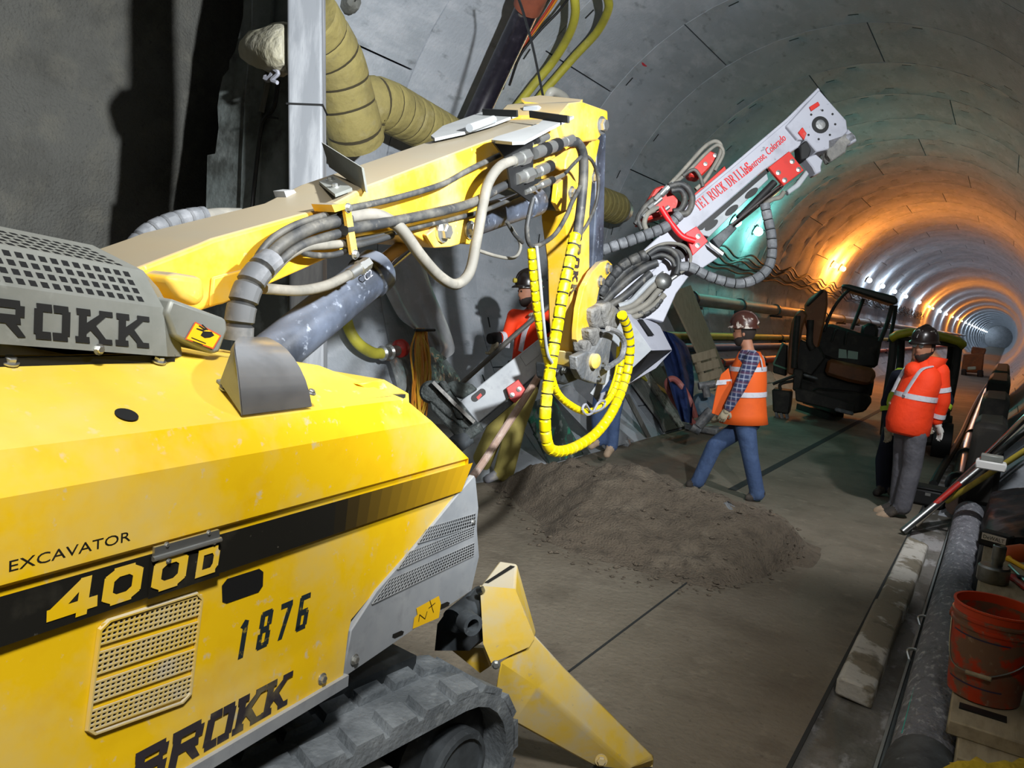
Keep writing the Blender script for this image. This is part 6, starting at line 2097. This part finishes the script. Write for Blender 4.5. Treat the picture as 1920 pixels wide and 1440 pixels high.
# ================================================================== mini excavator in the tunnel
Ge = onZ(1560, 788, 0)
PE = facing(Ge)
mat('exc_orange', '7d4a22', .6, spots=(('4a3020', 2.5, .45, .7, .8), ('9a6a3c', 6, .55, .75, .6)))
mat('exc_dark', '25231f', .7, spots=(('454038', 5, .5, .7, .7),))
mat('canopy_dark', '33342f', .5)
exc = thing('mini_excavator', 'muddy orange-brown mini excavator with a dark canopy, parked by the left wall', 'excavator', Ge)
def epoly(pts, off, w, name, m, parent=exc, bevel=.02):
    b = MB()
    b.prism([PE.at(x, y, off) for x, y in pts], PE.n * -w)
    return b.build(name, m, parent, bevel=bevel)
def ebar(pts, off, r, name, m, parent=exc, n=8):
    b = MB()
    b.tube([PE.at(x, y, off) for x, y in pts], r, n, 5)
    return b.build(name, m, parent, sharp=80)
epoly([(1576, 533), (1592, 533), (1682, 556), (1684, 566), (1680, 573), (1594, 545), (1580, 540)], .5, 1.3, 'canopy', 'canopy_dark', bevel=.04)
ebar([(1593, 543), (1580, 555), (1566, 573), (1555, 594), (1546, 620)], .45, .03, 'post', 'exc_dark')
ebar([(1619, 560), (1608, 590), (1597, 618)], -.6, .035, 'post', 'exc_dark')
ebar([(1673, 572), (1664, 605), (1650, 640)], .4, .04, 'post', 'exc_dark')
ebar([(1680, 573), (1676, 600), (1668, 640)], -.6, .035, 'post', 'exc_dark')
epoly([(1616, 612), (1622, 606), (1640, 606), (1648, 614), (1645, 640), (1612, 634)], .1, .5, 'seat', 'black', bevel=.05)
epoly([(1540, 612), (1556, 606), (1606, 622), (1655, 634), (1645, 690), (1600, 690), (1540, 668), (1515, 655)], .2, 1.0, 'body', 'exc_dark', bevel=.05)
epoly([(1495, 650), (1550, 662), (1640, 712), (1634, 745), (1500, 738)], .1, .9, 'chassis', 'exc_dark', bevel=.04)
epoly([(1500, 636), (1536, 650), (1548, 672), (1522, 705), (1494, 696), (1490, 660)], .55, .35, 'boom_base', 'exc_dark', bevel=.03)
epoly([(1488, 690), (1506, 694), (1500, 735), (1486, 732)], .8, .2, 'bucket_linkage', 'exc_dark', bevel=.02)
cnt_ = epoly([(1553, 672), (1641, 692), (1642, 706), (1637, 718), (1628, 724), (1590, 716), (1545, 702)], .42, 1.2, 'counterweight', 'exc_orange', bevel=.06)
mat('label_pale', '9fb9ab', .6)
for pts in (((1573, 654), (1587, 656), (1588, 672), (1572, 671)), ((1590, 657), (1609, 660), (1608, 674), (1589, 672))):
    epoly(pts, .215, .012, 'label', 'label_pale', bevel=0)
for x in (1626, 1632):
    epoly(((x, 630), (x + 3, 629), (x, 640), (x - 3, 640)), .12, .012, 'seat_stripe', 'label_pale', bevel=0)
ebar([(1560, 640), (1566, 622), (1570, 618)], .4, .02, 'lever', 'exc_dark')
ebar([(1585, 646), (1588, 626), (1592, 622)], .4, .02, 'lever', 'exc_dark')
bm_ = epoly([(1540, 542), (1551, 545), (1552, 570), (1546, 605), (1534, 655), (1518, 648), (1508, 600), (1508, 572), (1516, 560)], .55, .3, 'boom', 'exc_orange', bevel=.03)
epoly([(1511, 571), (1541, 541), (1545, 546), (1514, 576)], .6, .34, 'boom_back', 'exc_dark', bm_)
epoly([(1503, 579), (1491, 588), (1484, 605), (1480, 630), (1475, 700), (1491, 706), (1498, 650), (1506, 610), (1514, 590)], .7, .25, 'dipper', 'exc_orange', bevel=.03)
ebar([(1496, 592), (1492, 640), (1489, 690)], .78, .05, 'cylinder', 'exc_dark')
ebar([(1520, 600), (1518, 640), (1524, 655)], .6, .06, 'cylinder', 'exc_dark')
ebar([(1449, 720), (1470, 712), (1492, 704)], .78, .03, 'link', 'exc_dark')
ebar([(1463, 732), (1464, 720), (1488, 714)], .75, .03, 'link', 'exc_dark')
bk = epoly([(1447, 729), (1484, 734), (1482, 760), (1479, 778), (1449, 773)], .85, .5, 'bucket', 'exc_dark', bevel=.03)
for x in (1455, 1464, 1474):
    MB().bar(PE.at(x, 772, .8), PE.at(x + 3, 785, .82), .05, .04).build('tooth', 'cast_grey', bk)
bl_ = epoly([(1490, 727), (1520, 733), (1603, 757), (1602, 776), (1560, 768), (1492, 752)], .9, .1, 'dozer_blade', 'exc_dark', bevel=.02)
epoly([(1566, 764), (1601, 773), (1600, 780), (1564, 771)], .93, .08, 'blade_edge', 'cast_grey', bl_)
epoly([(1506, 700), (1534, 708), (1534, 713), (1506, 705)], .7, .05, 'step', 'cast_grey')
for o_ in (.35, -.75):
    b = MB()
    pts = [(1512, 742), (1530, 728), (1600, 735), (1630, 740), (1636, 752), (1622, 772), (1600, 776), (1530, 760)]
    b.prism([PE.at(x, y, o_) for x, y in pts], PE.n * -.3)
    b.build('track', 'exc_dark', exc, bevel=.04)
epoly([(1468, 643), (1477, 648), (1476, 690), (1474, 706), (1449, 699), (1450, 684)], .2, .4, 'tool_box', 'exc_dark', bevel=.02)
for p, q in (((1468, 642), (1450, 683)), ((1450, 683), (1475, 692))):
    MB().bar(PE.at(*p, .23), PE.at(*q, .23), .03, .03).build('box_rim', mat('green_rim', '5b8c72', .6) if 'green_rim' not in MATS else 'green_rim', exc)
for i, (pts, lab) in enumerate(((((1500, 762), (1560, 782)), 'dark timber on the floor in front of the excavator blade'), (((1512, 752), (1575, 776)), 'second dark timber under the excavator blade'))):
    b = MB()
    b.bar(onZ(*pts[0], .06), onZ(*pts[1], .06), .15, .12)
    tag(b.build('timber', 'exc_dark', None), lab, 'timber')
# ---- dark vehicle with a yellow roof
Gv = onZ(1745, 846, 0)
PV = facing(Gv)
mat('roof_yellow', 'b5a822', .5, spots=(('8a8020', 5, .5, .7, .6),))
veh = thing('utility_vehicle', 'dark utility vehicle with a curved yellow roof behind the orange-jacket man', 'vehicle', Gv)
b = MB()
rows = []
for o_, dx, dy in ((.75, 0, 6), (.7, 0, 2), (.2, 0, 0), (-.5, 0, 0), (-1.0, 0, 4)):
    rows.append([PV.at(x, y + dy, o_) for x, y in ((1667, 628), (1680, 620), (1705, 615), (1735, 616), (1770, 624), (1800, 632), (1813, 642))])
b.loft(rows, cap=False, closed=False)
o = b.build('roof', 'roof_yellow', veh, sharp=80)
md = o.modifiers.new('thickness', 'SOLIDIFY')
md.thickness = .09
def vpoly(pts, off, w, name, m, bevel=.03):
    b = MB()
    b.prism([PV.at(x, y, off) for x, y in pts], PV.n * -w)
    return b.build(name, m, veh, bevel=bevel)
for pts, o_ in ((((1676, 632), (1672, 680), (1660, 760)), .55), (((1798, 640), (1790, 700), (1776, 770)), .55), (((1690, 630), (1688, 680), (1680, 740)), -.8), (((1786, 636), (1780, 690), (1770, 740)), -.8)):
    b = MB()
    b.tube([PV.at(x, y, o_) for x, y in pts], .06, 8, 4)
    b.build('roof_post', 'exc_dark', veh)
vpoly([(1655, 752), (1700, 745), (1775, 752), (1782, 770), (1776, 835), (1700, 838), (1648, 822)], .5, 1.7, 'body', 'exc_dark', .06)
vpoly([(1690, 690), (1760, 694), (1764, 752), (1690, 748)], -.2, .4, 'seat_back', 'black', .06)
vpoly([(1676, 628), (1795, 644), (1794, 652), (1676, 636)], .6, .1, 'roof_beam', 'exc_dark', .01)
for px, py, o_ in ((1670, 815, .45), (1766, 826, .45), (1680, 800, -1.0), (1766, 808, -1.0)):
    MB().lathe(PV.at(px, py, o_), PV.n.cross(UP), [(.12, -.13), (.27, -.12), (.28, 0), (.27, .12), (.12, .13)], 20).build('wheel', 'black', veh)
# ---- far loader
Gl = onZ(1832, 706, 0)
PL_ = facing(Gl)
ld = thing('loader', 'small orange loader far down the tunnel', 'vehicle', Gl)
for pts, off, w, nm, m in ((((1806, 664), (1846, 662), (1842, 700), (1802, 698)), 0, 2.5, 'body', 'exc_orange'), (((1822, 650), (1850, 654), (1846, 666), (1820, 664)), -.5, 1.5, 'cab', 'exc_orange'), (((1802, 692), (1812, 692), (1812, 706), (1802, 706)), .3, .6, 'wheel', 'black'), (((1832, 694), (1844, 694), (1844, 708), (1832, 708)), .3, .6, 'wheel', 'black'), (((1814, 688), (1830, 687), (1830, 693), (1814, 694)), .06, .05, 'head_lamp', 'label_pale')):
    b = MB()
    b.prism([PL_.at(x, y, off) for x, y in pts], PL_.n * -w)
    b.build(nm, m, ld, bevel=.05)
b = MB()
b.tube([onZ(x, y, .03) for x, y in ((1876, 690), (1858, 712), (1840, 738), (1822, 772), (1806, 810), (1785, 848), (1765, 880), (1750, 908))], .05, 8, 5)
tag(b.build('floor_hose', 'black', None), 'black hose snaking along the floor past the yellow-roofed vehicle', 'hose')

# ================================================================== right side
mat('kerb_concrete', '857d6c', .85, spots=(('cbc7be', 3, .48, .53, .9), ('5d5647', 5, .55, .65, .7)), bump=(.5, 30))
mat('foam_grey', '7d7f86', .9, spots=(('b9bac0', 22, .54, .64, .9), ('55575d', 9, .5, .7, .7)), bump=(1.0, 45), stretch=(1.6, .8, 1))
mat('bucket_orange', 'c23c18', .5, spots=(('6f604c', 9, .44, .52, .88), ('93300f', 5, .5, .7, .6), ('a08c78', 30, .62, .68, .6)))
mat('bucket_rim', 'cf431b', .45)
mat('wood_pale', 'a3967c', .85, spots=(('80745c', 5, .45, .7, .8),), stretch=(5, 1, 5))
mat('tool_orange', 'c9571f', .5)
mat('black_plastic', '15171a', .5, spots=(('33383d', 5, .55, .72, .6),), bump=(.5, 9), spec=.2)
mat('yellow_rag', 'b89a1c', .8, spots=(('8d761a', 6, .5, .7, .7),), bump=(1, 20))
for i, (y0_, y1_) in enumerate(((4.02, 5.35), (5.37, 7.2))):
    b = MB()
    w0 = .17
    b.add([(-.47, y0_, 0), (-.47 + w0, y0_, -.02), (-.47 + w0, y0_, .07), (-.50 + w0, y0_, .085), (-.455, y0_, .09), (-.47, y0_, .075),
           (-.48, y1_, 0), (-.48 + w0, y1_, -.02), (-.48 + w0, y1_, .07), (-.51 + w0, y1_, .085), (-.47, y1_, .11), (-.48, y1_, .075)],
          [(0, 1, 2, 3, 4, 5), (11, 10, 9, 8, 7, 6), (0, 6, 7, 1), (1, 7, 8, 2), (2, 8, 9, 3), (3, 9, 10, 4), (4, 10, 11, 5), (5, 11, 6, 0)])
    tag(b.build('kerb_block', 'kerb_concrete', None, bevel=.012, seg=2), ['mud-stained concrete kerb block, the nearer one beside the gutter', 'mud-stained concrete kerb block, the farther one beside the gutter'][i], 'kerb', 'kerb blocks beside the gutter')
# thin channel and fat foam-wrapped pipe along the gutter
b = MB()
for x in (-.205, -.165):
    b.box((x - .0, 6.0, .03), (.012, 8.6, .06))
b.box((-.185, 6.0, .008), (.05, 8.6, .012))
tag(b.build('cable_channel', 'pipe_grey', None), 'thin grey cable channel between the gutter and the fat pipe', 'channel')
b = MB()
b.tube([V((-.04, 1.2, .12)), V((-.045, 3.3, .12)), V((-.055, 5, .12)), V((-.06, 7, .12)), V((-.08, 8.6, .12))], .125, 22, 6)
fp = tag(b.build('insulated_pipe', 'foam_grey', None, sharp=80), 'fat grey flaking insulated pipe along the right side', 'pipe')
b = MB()
pts_ = [V((-.135, y, .205)) for y in (3.4, 4.0, 4.6)]
b.tube(pts_, .003, 5, 0)
b.build('teal_stripe', mat('teal', '2fb8a8', .5), fp)
b = MB()
b.lathe((-.045, 1.0, .12), (0, 1, 0), [(.128, 0), (.135, .05), (.135, 2.3), (.128, 2.36)], 22)
tag(b.build('pipe_sleeve', 'rubber', None), 'dark rubber sleeve over the near end of the fat grey pipe', 'sleeve')
for k, (y, lab) in enumerate(((5.2, 'wire twist sticking up from the cable channel'), (4.6, 'short wire tie on the cable channel nearer the bucket'))):
    b = MB()
    b.tube([V((-.2, y, .05)), V((-.22, y + .05, .09)), V((-.17, y + .02, .11)), V((-.15, y - .08, .07))], .008, 6, 4)
    tag(b.build('wire_tie', 'zinc', None), lab, 'wire')
# orange bucket on a crate
Bc = V((.115, 3.69, .352))
bu = thing('bucket', 'dirty orange plastic bucket standing on boards at the right edge', 'bucket', Bc)
b = MB()
b.lathe(Bc, UP, [(.0, .004), (.128, .004), (.13, .0), (.138, .12), (.146, .27), (.147, .285), (.155, .287), (.155, .297), (.148, .30), (.148, .318), (.156, .32), (.156, .33), (.15, .333), (.15, .36), (.154, .365), (.153, .37), (.146, .368), (.143, .3), (.13, .02), (0, .016)], 40)
b.build('shell', 'bucket_orange', bu, sharp=40)
b = MB()
b.lathe(Bc + V((0, 0, .335)), UP, [(.1505, 0), (.1505, .026), (.156, .03), (.1555, .037), (.146, .036), (.1445, 0)], 40, caps=False)
b.build('rim', 'bucket_rim', bu, sharp=40)
b = MB()
vd = V((-.25, -1, 0)).normalized()
vs_ = UP.cross(vd)
b.tube([Bc + UP * .30 - vs_ * -.157, Bc + UP * .2 + vd * .1 - vs_ * -.14, Bc + UP * .13 + vd * .148 - vs_ * -.05, Bc + UP * .12 + vd * .155 - vs_ * .02, Bc + UP * .15 + vd * .14 + vs_ * -.1, Bc + UP * .3 + vs_ * -.157], .0035, 6, 6)
hdl = b.build('bail', 'steel', bu)
MB().cyl(Bc + UP * .125 + vd * .157 + vs_ * .055, Bc + UP * .118 + vd * .158 + vs_ * -.035, .009, 10).build('grip', 'wood_pale', hdl)
for s_ in (1, -1):
    MB().lathe(Bc + UP * .29 + vs_ * (.15 * s_), vs_ * s_, [(.022, 0), (.02, .012), (0, .016)], 12).build('ear', 'bucket_orange', bu)
# faded printed panel on the bucket
b = MB()
def bsurf(a, h):
    r = .1325 + (h / .27) * .015
    return Bc + UP * h + V((math.cos(a) * r, math.sin(a) * r, 0))
for h0 in (.06, .255):
    row0 = [bsurf(math.radians(205 + 90 * i / 16), h0) for i in range(17)]
    row1 = [bsurf(math.radians(205 + 90 * i / 16), h0 + .006) for i in range(17)]
    b.loft([row0, row1], cap=False, closed=False)
b.build('printed_lines', mat('print_blue', '3b3550', .6), bu)
crate = thing('timber_stack', 'rough timber stack carrying the orange bucket', 'timber', V((.15, 3.7, 0)))
for i, (z, y0_, y1_, xx) in enumerate(((.315, 3.35, 4.2, .16), (.25, 3.2, 4.2, .2), (.12, 3.0, 4.1, .22))):
    b = MB()
    b.box((xx, (y0_ + y1_) / 2, z), (.3, y1_ - y0_, .06 if i == 0 else .07 if i == 1 else .18))
    b.build('board', 'wood_pale', crate, bevel=.006, jitter=.003)
b = MB()
b.box((.12, 3.5, .348 - .003), (.16, .05, .012))
b.build('dark_strip', 'black', crate)
# box with tools behind the bucket
bt = thing('tool_bench', 'pale wooden box top holding tools behind the orange bucket', 'box', V((.3, 4.9, 0)))
b = MB()
b.box((.33, 4.95, .535), (.56, 1.1, .025))
b.build('top', 'wood_pale', bt, bevel=.003)
for c, d in (((.06, 4.95, .28), (.02, 1.1, .5)), ((.33, 4.42, .28), (.54, .02, .5)), ((.33, 5.48, .28), (.54, .02, .5))):
    b = MB()
    b.box(c, d)
    b.build('side_board', 'wood_pale', bt, bevel=.003)
ZB = .548
def atB(px, py):
    return onZ(px, py, ZB)
c = atB(1860, 1090)
sk_ = thing('impact_socket', 'large steel socket with a narrower top, standing behind the orange bucket', 'socket', c)
MB().lathe(c, UP, [(.07, 0), (.074, .008), (.074, .075), (.066, .085), (.0, .085)], 28).build('drum', 'steel', sk_)
MB().lathe(c + UP * .085 + V((.01, .02, 0)), UP, [(.026, 0), (.026, .02), (.031, .03), (.031, .1), (.026, .104), (.022, .08), (0, .08)], 24).build('stem', 'steel', sk_)
c = atB(1866, 1026)
cs = thing('tool_case', 'small black tool case with a white lettered label behind the socket', 'case', c)
xa = V((.95, -.3, 0)).normalized()
ya = UP.cross(xa)
b = MB()
b.box(c + UP * .045, (.17, .1, .09), (xa, ya, UP))
b.build('shell', 'black', cs, bevel=.01)
b = MB()
b.box(c + UP * .06 - ya * .0505, (.13, .004, .04), (xa, ya, UP))
lb = b.build('label_plate', mat('label_white', 'd9d9d6', .5), cs)
text('DeWALT', 'lettering', 'black', cs, c + UP * .048 - ya * .053 - xa * .058, xa, UP, .032, .001, sx=.9)
c = atB(1906, 1046)
og = thing('orange_tool', 'orange plastic tool housing on the wooden box, right edge', 'tool', c)
MB().lathe(c, V((.5, .5, .1)), [(.06, -.1), (.075, -.07), (.075, .05), (.055, .1), (.04, .2)], 16).build('housing', 'tool_orange', og)
MB().box(c + V((-.02, -.05, -.03)), (.1, .08, .03)).build('foot', 'sticker_yellow', og)
for k, (p, q, r, m, lab) in enumerate((((1893, 1066), (1925, 1098), .008, 'steel', 'steel spanner lying in front of the orange tool'), ((1880, 1080), (1925, 1090), .012, 'dark_steel', 'dark bar lying beside the steel socket'), ((1898, 1088), (1925, 1110), .014, 'red_paint', 'reddish grip among the tools on the box'), ((1890, 1052), (1925, 1072), .012, 'sticker_yellow', 'yellow handle under the orange tool'))):
    b = MB()
    A, B = atB(*p) + UP * .014, atB(*q) + UP * .014
    b.tube([A, A.lerp(B, .5), B], (lambda t, r=r: r * (1.6 if t < .15 else 1)), 8, 3)
    tag(b.build('hand_tool', m, None), lab, 'tool', 'tools on the wooden box')
# black plastic over a stack
b = MB()
NXp, NYp = 26, 40
rows = []
for i in range(NYp + 1):
    y = 5.62 + 2.2 * i / NYp
    row = []
    for j in range(NXp + 1):
        u = j / NXp
        if u < .35:
            x, z = .06 - .05 * (1 - u / .35), .02 + .5 * (u / .35)
        else:
            x, z = .06 + .75 * (u - .35) / .65, .52 + .16 * math.sin((u - .35) / .65 * PI * .6)
        n1 = mn.noise(V((x * 4, y * 4, z * 4))) * .09 + mn.noise(V((x * 11, y * 9, z * 9))) * .04
        e = min(1, i / 3) * min(1, (NYp - i) / 3)
        row.append(V((x + n1 * .4, y, (z * (.1 + .9 * e)) + n1 * .7 * e)))
    rows.append(row)
b.loft(rows, cap=False, closed=False)
tag(b.build('plastic_cover', 'black_plastic', None, sharp=60), 'crumpled black plastic sheet over a stack beside the fat pipe', 'sheet')
# leaning steel pipes
for p, z0_, q, z1_, r, m, lab in (((1692, 997), .03, (1945, 788), 1.1, .03, 'steel', 'long steel pipe leaning to the right wall, lowest, with its bare end on the floor'), ((1722, 975), .04, (1945, 762), 1.25, .028, 'chrome', 'shiny steel pipe leaning to the right wall, topmost of the bundle'), ((1715, 985), .03, (1945, 775), 1.15, .028, 'wood', 'brownish pipe between the two leaning steel pipes'), ((1702, 988), .06, (1800, 906), .5, .024, 'red_paint', 'short red-painted rod lying along the leaning pipes'), ((1775, 940), .3, (1945, 830), 1.0, .024, 'pipe_yellow', 'yellowish pipe lying lower right of the leaning bundle')):
    b = MB()
    b.cyl(onZ(*p, z0_), onZ(*q, z1_), r, 12)
    tag(b.build('steel_pipe', m, None), lab, 'pipe', 'leaning pipes')
c = onZ(1738, 946, 0)
tb = thing('black_case', 'low black plastic case on the floor behind the orange-jacket man', 'case', c)
b = MB()
b.box(c + UP * .09, (.34, .24, .18))
b.build('shell', 'black', tb, bevel=.03, seg=2)
b = MB()
b.box(c + UP * .185, (.36, .26, .03))
b.build('lid', 'black', tb, bevel=.012)
b = MB()
b.box(c + UP * .13 - V((0, .122, 0)), (.05, .01, .03))
b.build('latch', 'zinc', tb)
# clutter on the right wall, further on
rr = random.Random(4)
for i, (y, x, z, sx_, sy_, sz_, lab) in enumerate(((9.2, .08, .62, .3, .9, .8, 'dark crate against the right wall beyond the leaning pipes'), (11.2, .08, .7, .3, 1.4, .9, 'second dark crate further along the right wall'), (14.5, .08, .75, .3, 2.6, 1.0, 'long dark stack under the right wall'), (20, .08, .75, .3, 5, 1.0, 'very long dark stack far along the right wall'))):
    b = MB()
    b.box((x - .1, y, z - .02), (sx_, sy_, sz_))
    tag(b.build('crate', 'exc_dark', None, bevel=.05, jitter=.02), lab, 'crate', 'dark stacks along the right wall')
t_ = thing('floor_pipe', 'muddy pipe with shiny wet spots running along the right side beyond the bench', 'pipe', (-.24, 9.5, .12))
b = MB()
b.tube([V((-.2, 8.9, .12)), V((-.26, 12, .12)), V((-.3, 16, .12)), V((-.34, 30, .12))], .1, 14, 4)
b.build('pipe', mat('wet_pipe', '4a3c34', .25, spots=(('2c2420', 6, .5, .7, .8),)), t_)
for y in (10.2, 12.6, 15.4):
    MB().lathe((-.24 - .004 * (y - 9), y, .12), (0, 1, 0), [(.1, 0), (.14, 0), (.14, .12), (.1, .12)], 14).build('collar', 'dark_steel', t_)
c = onZ(1858, 872, .75)
cr = thing('white_tray', 'small white tray on the stack right of the leaning pipes', 'tray', c)
MB().box(c, (.22, .16, .07)).build('tray', 'label_white', cr, bevel=.01)
MB().box(c + UP * .06, (.16, .12, .05)).build('lid', 'galv', cr, bevel=.006)
b = MB()
rows = []
for i in range(9):
    t = i / 8
    rows.append([V((.02 + .3 * t + .02 * math.cos(a) + .02 * mn.noise(V((t * 5, a, 0))), 2.72 + .25 * t, .42 + .055 * math.sin(a) + .03 * mn.noise(V((a * 2, t * 6, 1))))) + V((0, .07 * math.cos(a), 0)) for a in [2 * PI * j / 14 for j in range(14)]])
b.loft(rows)
tag(b.build('yellow_rag', 'yellow_rag', None, sharp=80), 'crumpled dirty yellow cloth at the bottom right corner', 'cloth')
